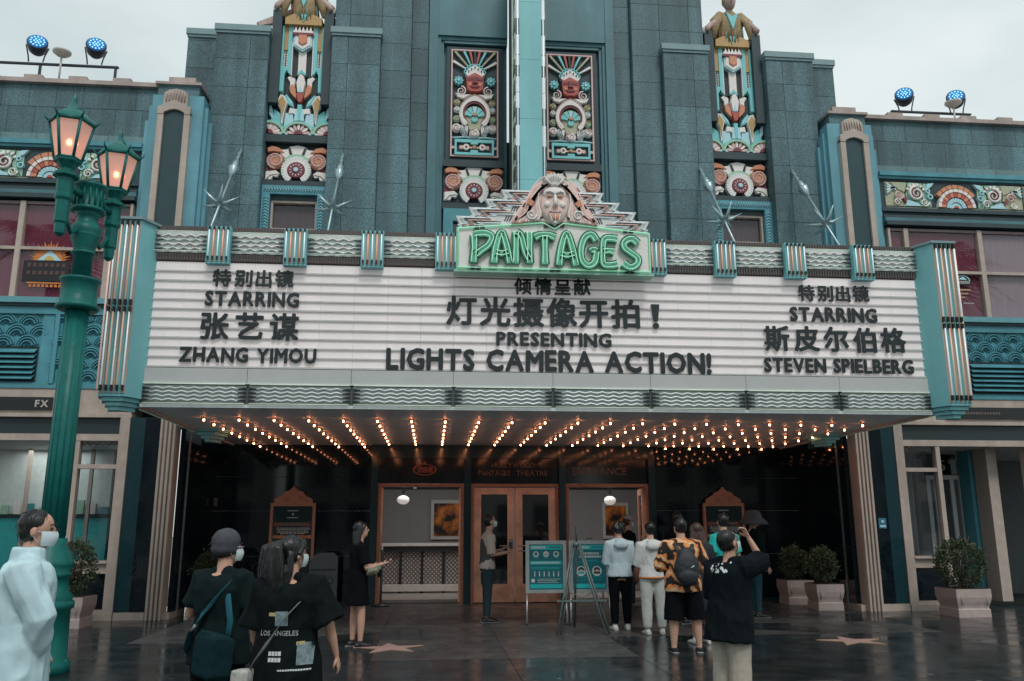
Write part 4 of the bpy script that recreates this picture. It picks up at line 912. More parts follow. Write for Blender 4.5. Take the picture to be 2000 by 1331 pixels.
for s in (-1, 1):
    MB().ell((s*.075, y-.12, 5.965), (.042, .02, .018), R_['o'], 10, 6).build('eye', NS)
    MB().ell((s*.105, y-.10, 5.85), (.05, .03, .05), FC2, 10, 6).build('cheek', NS)
    for k in range(9):
        t = k/8; x0_ = .06+.10*t; a = [(s*(.05+.09*t), y-.05-.03*(1-t), 6.20-.08*t), (s*(.20+.12*t), y-.07, 6.10-.16*t), (s*(.24+.16*t), y-.06, 5.92-.2*t), (s*(.20+.34*t), y-.05, 5.72-.10*t), (s*(.24+.36*t), y-.05, 5.62-.05*t)]
        MB().tube(cv([(p[0], p[2]) for p in a], 4) and [Vector((q.x, y-.055, q.z)) for q in cv([(p[0], p[2]) for p in a], 4)], .024, (FC2, FC, R_['p'])[k % 3], 6).build('hair_lock', NS)
    MB().spiral(s*.33, 5.70, .075, y-.08, FC2, 1.6, .22, 0, s).build('hair_curl', NS)
    MB().spiral(s*.50, 5.62, .055, y-.07, R_['o'], 1.5, .2, 0, s).build('hair_curl', NS)
    MB().poly([(s*.28, 5.88), (s*.36, 5.96), (s*.39, 5.86), (s*.33, 5.82)], y-.09, y-.03, R_['o'], .1).build('hair_ornament', NS)
    for p0, p1 in (((.14, 6.13), (.19, 6.14)), ((.42, 5.86), (.45, 5.80)), ((.53, 5.66), (.56, 5.61)), ((.17, 5.66), (.21, 5.645))): MB().tube([(s*p0[0], y-.1, p0[1]), (s*p1[0], y-.1, p1[1])], .014, CLIP, 6).build('tube_clip', NS)
    MB().tube([Vector((q.x, y-.10, q.z)) for q in cv([(s*.02, 6.27), (s*.2, 6.24), (s*.33, 6.06), (s*.42, 5.88), (s*.60, 5.60)], 5)], .0075, NPINK, 5).build('neon_tube', NS)
for k in range(7):
    a = rad(50+80*k/6); MB().petal(0, 6.10, a, .02, .24, .06, y-.13, y-.04, FC2, .2).build('brow_plume', NS)
MB().poly([(-.09, 5.74), (-.04, 5.77), (0, 5.76), (.04, 5.77), (.09, 5.74), (.04, 5.715), (-.04, 5.715)], y-.15, y-.06, R_['p'], .2).build('mouth', NS)
MB().poly([(-.10, 5.72), (.10, 5.72), (.06, 5.60), (0, 5.55), (-.06, 5.60)], y-.14, y-.02, FC2, .15).build('beard', NS)
for x in (-.05, -.02, .02, .05): MB().tube([(x, y-.145, 5.70), (x*.6, y-.14, 5.60)], .009, R_['o'], 5).build('beard_lock', NS)

# ------------------------------------------------------------ four star-bearing silver spears
SPM = M('spear_metal', (.34, .46, .49), .35, .5, nz=(14, .15))
def spear(x, lab):
    T = thing('star_spear', lab, 'spear', (x, 14.8, 8.25), 'silver star spears above the marquee')
    tip = Vector((x, 14.85, 8.25)); foot = Vector((x, 12.75, 5.5)); d = (foot-tip).normalized()
    P = lambda t: tip+d*t
    MB().tube([P(.02), P(3.3)], .019, SPM, 8).build('shaft', T)
    for k in range(5): c = P(.10+k*.075); MB().tube([c+Vector((cos(a)*.022, 0, 0))+d*(sin(a)*.045)+Vector((0, .012*cos(k*pi), 0)) for a in [i*pi/5 for i in range(10)]], .008, SPM, 5, closed=True).build('chain_link', T)
    MB().tube([P(.46), P(.52), P(.62), P(.70)], [.03, .055, .06, .035], SPM, 10).build('socket', T)
    MB().tube([P(.72), P(.75), P(.98)], [.105, .10, .035], SPM, 5).build('cup', T)
    c = P(1.93)
    MB().ell(c, (.06, .06, .06), SPM, 10, 7).build('star_hub', T)
    u = Vector((1, 0, 0)); w = d.cross(u)
    for k in range(6):
        a = k*pi/3+.3; r = (u*cos(a)+w*sin(a)); MB().tube([c, c+r*.12+d*.02, c+r*.34-d*.09], [.045, .034, .003], SPM, 6).build('star_point', T)
spear(-5.25, 'silver star spear leaning on the wall nearest the left pilaster'); spear(-3.4, 'silver star spear right of the left narrow window, left of the centre bay')
spear(3.4, 'silver star spear left of the right narrow window, right of the centre bay'); spear(5.25, 'silver star spear leaning on the wall nearest the right pilaster')
# ------------------------------------------------------------ side wings with shops
def frieze(cx, sg, parent):
    y = 14.80; Z = 7.52; r = bpy.data.objects.new('shell_frieze', None); COL.objects.link(r); WL[r] = Vector((cx, y, Z)); r.location = WL[r]-WL[parent]; r.parent = parent
    A = lambda n, mb: mb.build(n, r)
    for s in (-1, 1):
        A('leafy_ground', MB().poly([(cx+s*.49, Z+.02), (cx+s*.49, Z+.50), (cx+s*.92, Z+.52), (cx+s*1.0, Z+.27), (cx+s*.92, Z+.02)], y-.022, y, R_['n'])); A('olive_ground', MB().poly([(cx+s*.95, Z+.03), (cx+s*1.03, Z+.27), (cx+s*.95, Z+.52), (cx+s*1.42, Z+.52), (cx+s*1.42, Z+.03)], y-.018, y, R_['v']))
        for k in range(5): A('ground_stem', MB().tube([(cx+s*(.52+k*.09), y-.03, Z+.03), (cx+s*(.60+k*.09), y-.035, Z+.24), (cx+s*(.54+k*.10), y-.03, Z+.50)], .010, R_['k' if k % 2 else 't'], 4))
    A('arch_field', MB().arc(cx, Z, .0, .12, 0, pi, y-.05, y, R_['b'], 12))
    A('arch_core', MB().arc(cx, Z, .0, .05, 0, pi, y-.07, y, R_['r'], 8))
    n = 11
    for k in range(n):
        a0 = pi*k/n+.02; a1 = pi*(k+1)/n-.02
        A('blue_voussoir', MB().arc(cx, Z, .125, .205, a0, a1, y-.07, y, R_['b'], 2)); A('red_voussoir', MB().arc(cx, Z, .225, .32, a0, a1, y-.08, y, R_['r' if k % 2 else 'o'], 2)); A('white_voussoir', MB().arc(cx, Z, .325, .385, a0, a1, y-.095, y, R_['w'], 2))
        if 1 < k < n-2: A('orange_voussoir', MB().arc(cx, Z, .40, .475, a0, a1, y-.085, y, R_['o'], 2))
    for s in (-1, 1):
        A('corner_leaf', MB().poly([(cx+s*.40, Z+.52), (cx+s*.56, Z+.5), (cx+s*.60, Z+.36), (cx+s*.48, Z+.42)], y-.06, y, R_['b'], .15))
        for q, (dx, dz, rr) in enumerate(((.52, .22, .055), (.56, .34, .045))): A('blue_ring', MB().arc(cx+s*dx, Z+dz, rr-.018, rr, 0, 2*pi, y-.07, y, R_['b'], 12))
        A('scroll_big', MB().spiral(cx+s*.80, Z+.28, .15, y-.06, R_['w'], 1.9, .22, pi/2, -s)); A('scroll_line', MB().spiral(cx+s*.80, Z+.28, .11, y-.08, R_['m'], 1.7, .1, pi/2, -s))
        for k in range(6): a = rad(30+k*24); A('scroll_tooth', MB().petal(cx+s*.80, Z+.28, a, .15, .225, .055, y-.06, y, R_['w'], .15))
        A('scroll_low', MB().spiral(cx+s*.64, Z+.10, .085, y-.06, R_['w'], 1.6, .22, 0, s)); A('green_sweep', MB().poly([(cx+s*.68, Z+.02), (cx+s*1.05, Z+.02), (cx+s*1.0, Z+.15), (cx+s*.86, Z+.12), (cx+s*.76, Z+.08)], y-.05, y, R_['b'], .1))
        A('olive_hill', MB().poly([(cx+s*.98, Z+.52), (cx+s*1.32, Z+.52), (cx+s*1.15, Z+.36), (cx+s*1.02, Z+.30)], y-.04, y, R_['v'], .1))
        A('scroll_far', MB().spiral(cx+s*1.16, Z+.24, .095, y-.06, R_['p'], 1.6, .22, 0, s)); A('scroll_far_low', MB().spiral(cx+s*1.20, Z+.09, .07, y-.06, R_['w'], 1.5, .24, 0, -s))
        A('red_bud', MB().poly([(cx+s*1.02, Z+.06), (cx+s*1.10, Z+.20), (cx+s*.99, Z+.18)], y-.06, y, R_['m'], .15))
        for k in range(4): A('leaf_blade', MB().poly([(cx+s*1.20, Z+.36+k*.035), (cx+s*1.42, Z+.50-k*.07), (cx+s*1.40, Z+.46-k*.07), (cx+s*1.20, Z+.33+k*.03)], y-.06, y, R_['b' if k % 2 else 'w'], .1))
    A('sill_bead', MB().box(cx-1.42, cx+1.42, y-.03, y, Z-.02, Z, R_['v']))

def rays(cx, cz, r, y, mat, n, parent, name='emblem_ray', a0=0, a1=pi):
    for k in range(n):
        a = a0+(a1-a0)*(k+.5)/n; w = (a1-a0)/n*.62
        MB().poly([(cx+cos(a-w)*r*.62, cz+sin(a-w)*r*.62), (cx+cos(a)*r*(1 if k % 2 else .86), cz+sin(a)*r*(1 if k % 2 else .86)), (cx+cos(a+w)*r*.62, cz+sin(a+w)*r*.62)], y-.004, y, mat).build(name, parent)

REFG = pane_glass('reflective_window_glass', (.96, .96, .97), 1.75)
SHOPG = pane_glass('shop_window_glass', (.85, .88, .89), 2.1)
def left_recess(B):
    # glazed shop interior in the recess left of the window: pale above, turquoise below
    MB().box(-12.5, -7.6, 16.6, 16.7, .1, 1.62, M('teal_display', (.05, .50, .50), .5)).build('teal_display_wall', B); MB().box(-12.5, -7.6, 16.55, 16.7, 1.63, 1.69, DTEAL).build('display_rail', B)
    MB().box(-12.5, -7.6, 16.6, 16.7, 1.70, 2.86, M('pale_display', (.66, .72, .70), .6)).build('pale_display_wall', B)
    for k in range(5): MB().box(-7.9-k*1.1, -7.84-k*1.1, 16.3, 16.36, .1, 2.86, BEIGE).build('glazing_bar', B)
    for k in range(9): MB().box(-7.7-k*.22, -7.58-k*.22, 16.5, 16.56, 1.69, 1.82+.12*((k*7) % 5)/4, (TEALB, R_['w'], R_['n'])[k % 3]).build('display_item', B)
    al = bpy.data.lights.new('recess_fill_light', 'AREA'); al.energy = 12; al.size = 1.2; al.color = (.95, 1, .98); ao = bpy.data.objects.new('recess_fill_light', al); COL.objects.link(ao); ao.location = (-8.6, 15.9, 2.83)  # unseen fill lamp, added to brighten the recess display
def wing(sg):
    side = 'left' if sg < 0 else 'right'
    B = thing('shop_building', 'dark teal shop wing %s of the theatre, %s' % (side, 'with the sun emblem window behind the lamp' if sg < 0 else 'with a recessed numbered door'), 'building', (sg*9, 14.8, 0))
    X = lambda a, b: sorted((sg*a, sg*b))
    def E(name, loc):
        o = bpy.data.objects.new(name, None); COL.objects.link(o); WL[o] = Vector(loc); o.location = WL[o]-WL[B]; o.parent = B; return o
    # upper granite wall, tiles
    w = MB().box(*X(6.7, 13), 14.86, 15.5, 8.2, 9.38, GROUT).build('upper_wall', B)
    for z0, z1, off in ((8.93, 9.37, 0), (8.40, 8.925, .27)):
        x = 6.72
        k = 0
        while x < 13:
            x1 = x+(.47 if k else .47-off*.5); piece('wall_tile', w, *X(x+.003, x1-.003), 14.83, 14.858, z0, z1-.004, GRAN); x = x1; k += 1
    for k in range(10): piece('band_tile', w, *X(6.98+k*.62, 6.98+k*.62+.612), 14.80, 14.858, 8.235, 8.39, GRANL)
    MB().box(*X(6.97, 13), 14.70, 14.9, 8.15, 8.235, TURQ if 0 else TEALB).box(*X(6.97, 13), 14.74, 14.9, 8.10, 8.15, TEALB).box(*X(6.97, 13), 14.78, 14.9, 8.07, 8.10, DTEAL).build('cornice', B)
    MB().box(*X(6.72, 13), 14.74, 15.3, 9.37, 9.45, PINKB).build('coping', B)
    for k in range(7): MB().box(*X(7.30+k*.78, 7.62+k*.78), 14.77, 15.1, 9.45, 9.53, PINKB).build('coping_block', B)
    MB().box(*X(6.97, 13), 14.80, 15.3, 5.3, 8.1, DTEAL).build('storey_wall', B)
    frieze(sg*8.50, sg, B); frieze(sg*11.38, sg, B)
    MB().box(*X(6.97, 13), 14.74, 14.8, 7.42, 7.5, DTEAL).box(*X(6.97, 13), 14.66, 14.8, 7.18, 7.26, FRAME).box(*X(6.97, 13), 14.70, 14.8, 7.26, 7.33, DTEAL).box(*X(6.97, 13), 14.62, 14.8, 7.10, 7.18, DTEAL).build('window_head_moulding', B)
    # first-floor windows
    wx = [7.0, 7.36, 8.86, 10.3, 11.8, 13]
    for i in range(5):
        a, b = wx[i], wx[i+1]
        wi = MB().box(*X(a, a+.045), 14.68, 14.8, 5.3, 7.05, BEIGE).box(*X(b-.045, b), 14.68, 14.8, 5.3, 7.05, BEIGE).box(*X(a+.045, b-.045), 14.68, 14.8, 6.16, 6.215, BEIGE).box(*X(a+.045, b-.045), 14.70, 14.8, 7.0, 7.05, M('mauve_frame', (.2, .15, .16), .6)).build('window', B)
        MB().box(*X(a+.045, b-.045), 14.785, 14.798, 5.32, 7.0, MAUVE if (sg > 0 and i >= 2) else MAROON).build('curtain', wi)
        for z0, z1 in ((5.31, 6.16), (6.215, 7.0)): MB().box(*X(a+.045, b-.045), 14.735, 14.74, z0, z1, REFG).build('pane', wi)
    MB().box(*X(6.97, 13), 14.62, 14.82, 5.20, 5.30, M('teal_sill', (.12, .32, .36), .5)).box(*X(6.97, 13), 14.66, 14.82, 5.15, 5.2, DTEAL).build('sill', B)
    # emblem on the glass
    em = E('window_emblem', (sg*8.3, 14.73, 5.5))
    OR = M('emblem_orange', (.6, .2, .05), .5, nz=(20, .2)); YE = M('emblem_yellow', (.62, .42, .12), .5); DK = M('emblem_dark', (.012, .01, .014), .6)
    if sg < 0:
        c = (-8.33, 5.98)
        rays(c[0], c[1], .36, 14.73, OR, 19, em); MB().arc(c[0], c[1], 0, .25, 0, pi, 14.726, 14.731, OR, 14).build('emblem_sun', em)
        MB().poly([(c[0]-.2, c[1]), (c[0], c[1]+.19), (c[0]+.2, c[1])], 14.722, 14.727, R_['b']).build('emblem_hill', em); MB().arc(c[0], c[1], 0, .08, 0, pi, 14.718, 14.723, YE, 10).build('emblem_heart', em)
        MB().box(-8.75, -7.98, 14.726, 14.731, 5.60, 5.975, DK).build('emblem_block', em)
        MB().box(-8.66, -8.05, 14.72, 14.726, 5.56, 5.585, OR).build('emblem_line', em)
        for k in range(9): MB().box(-8.62+k*.07, -8.575+k*.07, 14.72, 14.727, 5.50, 5.545, OR).build('emblem_mark', em)
        for q, z in enumerate((5.86, 5.72)):
            for k in range(7): MB().box(-8.68+k*.095, -8.62+k*.095, 14.72, 14.727, z, z+.07, M('emblem_brown', (.09, .05, .045), .6)).build('emblem_mark', em)
    else:
        x = 8.44; WB = M('emblem_white', (.4, .4, .4), .5); TN = M('emblem_tan', (.4, .28, .16), .5)
        MB().disc(x, 6.0, .17, 14.722, 14.731, DK, 16, 0, .06).build('emblem_ribbon', em); MB().arc(x, 6.03, .12, .14, 0, pi, 14.718, 14.73, R_['b'], 12, .8).build('emblem_dome', em)
        MB().poly([(x-.1, 6.06), (x, 6.12), (x+.08, 6.05)], 14.718, 14.73, R_['b']).build('emblem_dome', em)
        for k in range(7): MB().box(x-.13+k*.038, x-.105+k*.038, 14.716, 14.722, 5.975, 6.03, WB).build('emblem_mark', em)
        MB().poly([(x-.35, 6.1), (x-.20, 6.1), (x-.22, 6.07), (x-.27, 6.06), (x-.27, 5.9), (x-.32, 5.9), (x-.32, 6.05), (x-.36, 6.05)], 14.72, 14.73, TN).build('emblem_post', em)
        for k, (a, b) in enumerate(((-.35, .13), (-.33, .07), (-.36, .0))): MB().box(x+a, x+b, 14.722, 14.73, 5.84-k*.075, 5.87-k*.075, TN).build('emblem_bar', em)
        for k in range(5): MB().box(x-.05+k*.045, x-.015+k*.045, 14.722, 14.73, 5.58, 5.60, WB).build('emblem_mark', em)
    # carved turquoise storey band z 3.76..5.15
    MB().box(*X(6.5, 13), 14.76, 15.3, 3.74, 5.15, CARV).build('carved_band', B)
    MB().box(*X(6.5, 13), 14.70, 14.76, 5.02, 5.15, TEALB).box(*X(6.5, 13), 14.72, 14.76, 3.74, 3.82, TEALB).build('band_border', B)
    for px in (8.03, 9.9): MB().box(*X(px, px+.07), 14.70, 14.76, 3.82, 5.02, TEALB).box(*X(px+.09, px+.28), 14.73, 14.76, 3.82, 5.02, TEALB).build('moulding_strip', B)
    def scallops(xa, xb, za, zb, nx, nz_):
        w_ = (xb-xa)/nx; h = (zb-za)/nz_
        for j in range(nz_+1):
            for i in range(nx+(j % 2)):
                cx = xa+w_*(i+.5-(.5 if j % 2 else 0)); cz = za+j*h-h*.45
                if cz < za-.2: continue
                mb = MB()
                for q, rr in enumerate((.5, .40, .28)): mb.arc(sg*cx, cz, w_*rr-.016, w_*rr, rad(18), rad(162), 14.725-.006*q, 14.76, TEALB, 10, 1.15)
                for k in range(9):
                    a = rad(25+130*k/8); mb.tube([(sg*cx+cos(a)*w_*.1, 14.745, cz+sin(a)*w_*.12), (sg*cx+cos(a)*w_*.37, 14.745, cz+sin(a)*w_*.43)], .008, TEALB, 4)
                mb.build('scallop_carving', B)
    scallops(6.95, 8.0, 3.95, 4.95, 3, 5)
    scallops(8.34, 9.88, 4.52, 4.9, 4, 2)
    for k in range(6): MB().add([(sg*8.36, 14.66, 3.90+k*.09), (sg*9.86, 14.66, 3.90+k*.09), (sg*9.86, 14.755, 3.965+k*.09), (sg*8.36, 14.755, 3.965+k*.09), (sg*8.36, 14.66, 3.885+k*.09), (sg*9.86, 14.66, 3.885+k*.09)], [(0, 1, 2, 3), (0, 4, 5, 1)], TEALB).build('louvre_slat', B)
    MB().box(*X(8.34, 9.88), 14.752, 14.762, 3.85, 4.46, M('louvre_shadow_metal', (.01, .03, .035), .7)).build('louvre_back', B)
    # beige fascia with black sign
    MB().box(*X(6.72, 13), 14.74, 15.3, 3.31, 3.74, BEIGE).build('fascia', B)
    sgx = (8.0, 12.4) if sg < 0 else (7.78, 12.4)
    MB().box(*X(*sgx), 14.70, 14.74, 3.37, 3.585, M('fascia_sign_black', (.012, .014, .016), .4)).build('fascia_sign', B)
    if sg < 0:
        j = MB(); text('FX', -8.27, -8.06, 3.42, 3.535, 14.695, M('fascia_letter', (.5, .44, .38), .5), .03, .006, join=j); j.build('sign_lettering', B)
    else:
        for k in range(14): MB().box(8.08+k*.055, 8.115+k*.055, 14.694, 14.70, 3.455, 3.495, M('sign_faint_letter', (.16, .12, .1), .5)).build('sign_mark', B)
    MB().box(*X(6.68, 13), 14.66, 15.3, 3.25, 3.31, BEIGE).build('fascia_moulding', B)
    # shop front
    MB().box(*X(6.69, 6.85), 14.64, 14.9, .10, 3.25, BEIGE).build('corner_post', B)
    MB().box(*X(6.85, 13), 14.74, 14.95, 2.97, 3.25, M('dark_fascia_strip', (.016, .03, .034), .4)).build('dark_band', B)
    MB().box(*X(6.85, 13), 14.66, 14.95, 2.86, 2.97, BEIGE).build('lintel', B)
    MB().box(*X(6.69, 8.0), 14.62, 14.95, 0, .10, BEIGE).build('plinth', B)
    win = MB().box(*X(6.86, 7.50), 14.68, 14.9, .72, .88, BEIGE).box(*X(6.85, 7.56), 14.62, 14.9, .88, .92, BEIGE).box(*X(6.86, 7.50), 14.68, 14.8, 2.40, 2.47, BEIGE).box(*X(7.47, 7.55), 14.67, 14.8, .10, 2.86, BEIGE).build('shop_window', B)
    MB().box(*X(6.88, 7.46), 14.74, 14.75, .92, 2.40, SHOPG).build('pane', win); MB().box(*X(6.88, 7.46), 14.74, 14.75, 2.47, 2.86, SHOPG).build('pane', win)
    MB().box(*X(6.86, 7.47), 14.73, 14.9, .16, .72, POL).build('stall_riser', B); MB().box(*X(6.86, 7.47), 14.68, 14.9, .10, .16, BEIGE).build('riser_frame', B)
    # scalloped valance inside
    v = MB()
    for k in range(6): v.tube([(sg*(6.9+k*.1), 14.80, 2.84), (sg*(6.95+k*.1), 14.79, 2.80), (sg*(7.0+k*.1), 14.80, 2.84)], .02, M('valance_grey', (.2, .19, .18), .8), 6)
    v.build('valance', win)
    # recessed entry beyond the window: return wall, soffit, rear glazing, door
    MB().box(*X(7.5, 13), 14.9, 18.0, 2.865, 2.95, M('entry_soffit', (.45, .45, .45), .6)).build('entry_soffit', B)
    MB().box(*X(7.0, 13), 18.0, 18.2, 0, 3.2, M('shop_interior', (.12, .13, .13), .8)).build('interior_wall', B)
    MB().box(*X(6.86, 6.9), 14.9, 18.0, 0, 3.2, M('shop_side', (.10, .11, .11), .8)).build('interior_side_wall', B)
    MB().box(*X(6.9, 7.9), 14.9, 18.0, 0, .10, MT['shop_interior']).build('interior_floor', B)
    if sg < 0: left_recess(B)
    WF = M('white_painted_frame', (.62, .62, .60), .5, nz=(4, .08)); TC = M('teal_drape', (.03, .24, .27), .7, nz=(6, .2))
    yb = 16.2
    if sg > 0:
        d = MB().box(*X(8.12, 8.20), yb-.06, yb, .1, 2.42, WF).box(*X(8.80, 8.88), yb-.06, yb, .1, 2.42, WF).box(*X(8.20, 8.80), yb-.06, yb, 2.34, 2.42, WF).box(*X(8.20, 8.80), yb-.06, yb, .1, .45, WF).box(*X(8.29, 8.37), yb-.04, yb, .45, 2.34, WF).box(*X(8.63, 8.71), yb-.04, yb, .45, 2.34, WF).build('shop_door', B)
        MB().box(*X(8.37, 8.63), yb-.02, yb-.01, .45, 2.34, SHOPG).build('door_glass', d)
        MB().tube([(sg*8.67, yb-.1, 1.0), (sg*8.67, yb-.1, 1.25)], .015, STEEL, 8).build('door_handle', d)
        MB().box(*X(8.20, 8.80), yb-.03, yb, 2.44, 2.84, SIGNB).build('transom_panel', B)
        if sg > 0:
            j = MB(); text("5'", 8.45, 8.67, 2.52, 2.72, yb-.035, M('number_cream', (.5, .42, .3), .5), .01, .004, join=j); j.build('door_number', B)
        MB().box(*X(7.55, 8.10), yb-.05, yb, .1, 2.86, SHOPG).build('side_glazing', B)
        for k in range(5): MB().tube([(sg*(7.60+k*.07), yb+.1, .2), (sg*(7.60+k*.07), yb+.1, 2.8)], .038, TC if k < 3 else WF, 8).build('drape_fold', B)
    if sg > 0: MB().box(*X(8.66, 8.86), 15.55, 15.9, .1, 2.86, TEALB).build('entry_pier', B); MB().box(*X(8.72, 8.92), 15.1, 15.5, .1, 2.86, BEIGE).build('entry_pier', B)
    ws = MB().box(*X(9.25, 9.32), 14.68, 14.9, .1, 2.86, BEIGE).box(*X(9.32, 12.9), 14.68, 14.9, .72, .9, BEIGE).box(*X(9.32, 12.9), 14.70, 14.8, 2.40, 2.46, BEIGE).build('shop_window', B)
    MB().box(*X(9.32, 12.9), 14.74, 14.75, .9, 2.40, SHOPG).build('pane', ws); MB().box(*X(9.32, 12.9), 14.74, 14.75, 2.46, 2.86, SHOPG).build('pane', ws); MB().box(*X(9.32, 12.9), 14.73, 14.9, .1, .72, POL).build('stall_riser', B)
wing(-1); wing(1)
MB().box(-14, 14, 15.5, 16, 3.2, 8.9, DTEAL).build('rear_mass', TH)
# ------------------------------------------------------------ street lamp
PG = M('lamp_post_green', (.007, .125, .112), .42, nz=(9, .22), spec=.25, bump=(18, .12))
LG = M('lantern_glass', (.62, .36, .30), .45, nz=(3, .1), emit=((1, .50, .38), .28))
def street_lamp():
    cx, cy = -5.60, 9.5
    S = thing('street_lamp', 'green fluted street lamp with two glowing lanterns at the left edge', 'street lamp', (cx, cy, 0))
    c = (cx, cy, 0)
    MB().lathe(c, [(.30, 0), (.30, .10), (.26, .14), (.25, .62), (.28, .64), (.28, .70), (.25, .72), (.27, .75), (.22, .80), (.20, .94), (.225, .96), (.225, .99), (.205, 1.0), (.235, 1.06), (.235, 1.12), (.21, 1.13), (.215, 1.18), (.185, 1.2), (.185, 1.23), (.155, 1.26), (.15, 1.34)], PG, 24).build('pedestal', S)
    sh = MB().lathe(c, [(.125, 1.30), (.122, 2.2), (.115, 3.82)], PG, 24).build('shaft', S)
    for k in range(12):
        a = 2*pi*k/12; MB().tube([(cx+cos(a)*.122, cy+sin(a)*.122, 1.36), (cx+cos(a)*.112, cy+sin(a)*.112, 3.80)], .010, PG, 6).build('flute', sh)
    for k in range(8): a = 2*pi*k/8; MB().ell((cx+cos(a)*.27, cy+sin(a)*.27, .12), (.022, .022, .018), PG, 6, 4).build('base_bolt', S)
    MB().lathe(c, [(.20, 3.80), (.225, 3.82), (.225, 3.85), (.19, 3.87), (.19, 4.11), (.215, 4.13), (.215, 4.155), (.12, 4.18)], PG, 28).build('drum_collar', S)
    MB().lathe(c, [(.108, 4.17), (.10, 4.44), (.13, 4.45), (.13, 4.47), (.105, 4.49)], PG, 22).build('upper_shaft', S)
    MB().lathe(c, [(.105, 4.48)]+[v for k in range(9) for v in ((.112+k*.006, 4.50+k*.02), (.105+k*.006, 4.51+k*.02))]+[(.165, 4.70), (.165, 4.76), (.135, 4.80), (.11, 4.84), (.115, 4.90), (.155, 4.95)], PG, 24).build('flared_capital', S)
    MB().lathe(c, [(.15, 4.94), (.185, 4.955), (.185, 4.98), (.155, 5.0), (.155, 5.22), (.185, 5.24), (.185, 5.27), (.10, 5.29), (.05, 5.30), (.05, 5.33), (.02, 5.36)], PG, 24).build('head_drum', S)
    for k in range(16): a = 2*pi*k/16; MB().tube([(cx+cos(a)*.156, cy+sin(a)*.156, 5.01), (cx+cos(a)*.156, cy+sin(a)*.156, 5.21)], .012, PG, 5).build('drum_rib', S)
    for lx, ly, nm in ((-5.70, 9.08, 'front'), (-5.50, 9.94, 'rear')):
        d = Vector((lx-cx, ly-cy, 0)); 
        MB().tube([(cx+d.x*.25, cy+d.y*.25, 5.12), (lx-d.x*.1, ly-d.y*.1, 5.10)], [(.045), (.04)], PG, 10).build('arm', S)
        MB().tube([(cx+d.x*.25, cy+d.y*.25, 4.72), (cx+d.x*.6, cy+d.y*.6, 4.62), (cx+d.x*.8, cy+d.y*.8, 4.74), (lx, ly, 4.86)], .026, PG, 8).build('scroll_bracket', S)
        MB().lathe((lx, ly, 0), [(.02, 4.52), (.055, 4.55), (.06, 4.60), (.06, 4.66), (.075, 4.68), (.075, 4.92), (.095, 4.95), (.095, 4.99), (.085, 5.0), (.09, 5.18), (.135, 5.20), (.135, 5.23), (.07, 5.26), (.07, 5.29), (.12, 5.36)], PG, 8, .3).build('lantern_stem', S)
        Ln = MB().lathe((lx, ly, 0), [(.12, 5.35), (.145, 5.37), (.145, 5.40)], PG, 6, .25).build('lantern', S)
        z0, z1, r0, r1 = 5.40, 5.83, .135, .225; n = 6; off = .25
        for k in range(n):
            a = 2*pi*k/n+off; b = 2*pi*(k+1)/n+off
            P0 = Vector((lx+cos(a)*r0, ly+sin(a)*r0, z0)); P1 = Vector((lx+cos(a)*r1, ly+sin(a)*r1, z1)); Q0 = Vector((lx+cos(b)*r0, ly+sin(b)*r0, z0)); Q1 = Vector((lx+cos(b)*r1, ly+sin(b)*r1, z1))
            MB().tube([P0, P1], .017, PG, 5).build('lantern_bar', Ln)
            MB().tube([P1, Q1], .022, PG, 5).tube([P0, Q0], .018, PG, 5).build('lantern_rail', Ln)
            MB().add([P0*.97+Vector((lx, ly, z0))*.03, Q0*.97+Vector((lx, ly, z0))*.03, Q1*.97+Vector((lx, ly, z1))*.03, P1*.97+Vector((lx, ly, z1))*.03], [(0, 1, 2, 3)], LG).build('lantern_glass', Ln)
            MB().tube([P1, P1+Vector((cos(a)*.05, sin(a)*.05, .05)), P1+Vector((cos(a)*.055, sin(a)*.055, .10))], [.015, .01, .003], PG, 5).build('lantern_spike', Ln)
        MB().lathe((lx, ly, 0), [(.235, 5.82), (.24, 5.85), (.20, 5.90), (.12, 5.97), (.08, 5.98), (.07, 6.02), (.03, 6.08), (.025, 6.14), (.005, 6.21)], PG, 6, .25).build('lantern_roof', Ln)
        MB().ell((lx, ly, 5.60), (.022, .022, .034), M('lamp_filament', (1, .7, .5), .3, nz=None, emit=((1, .45, .2), 25)), 8, 6).build('lamp_bulb', Ln)
street_lamp()
# warm spots seen through the frosted glass: thin translucent panes
lg = MT['lantern_glass']; lb = lg.node_tree.nodes['Principled BSDF']; lb.inputs['Transmission Weight'].default_value = .35; lb.inputs['Roughness'].default_value = .5

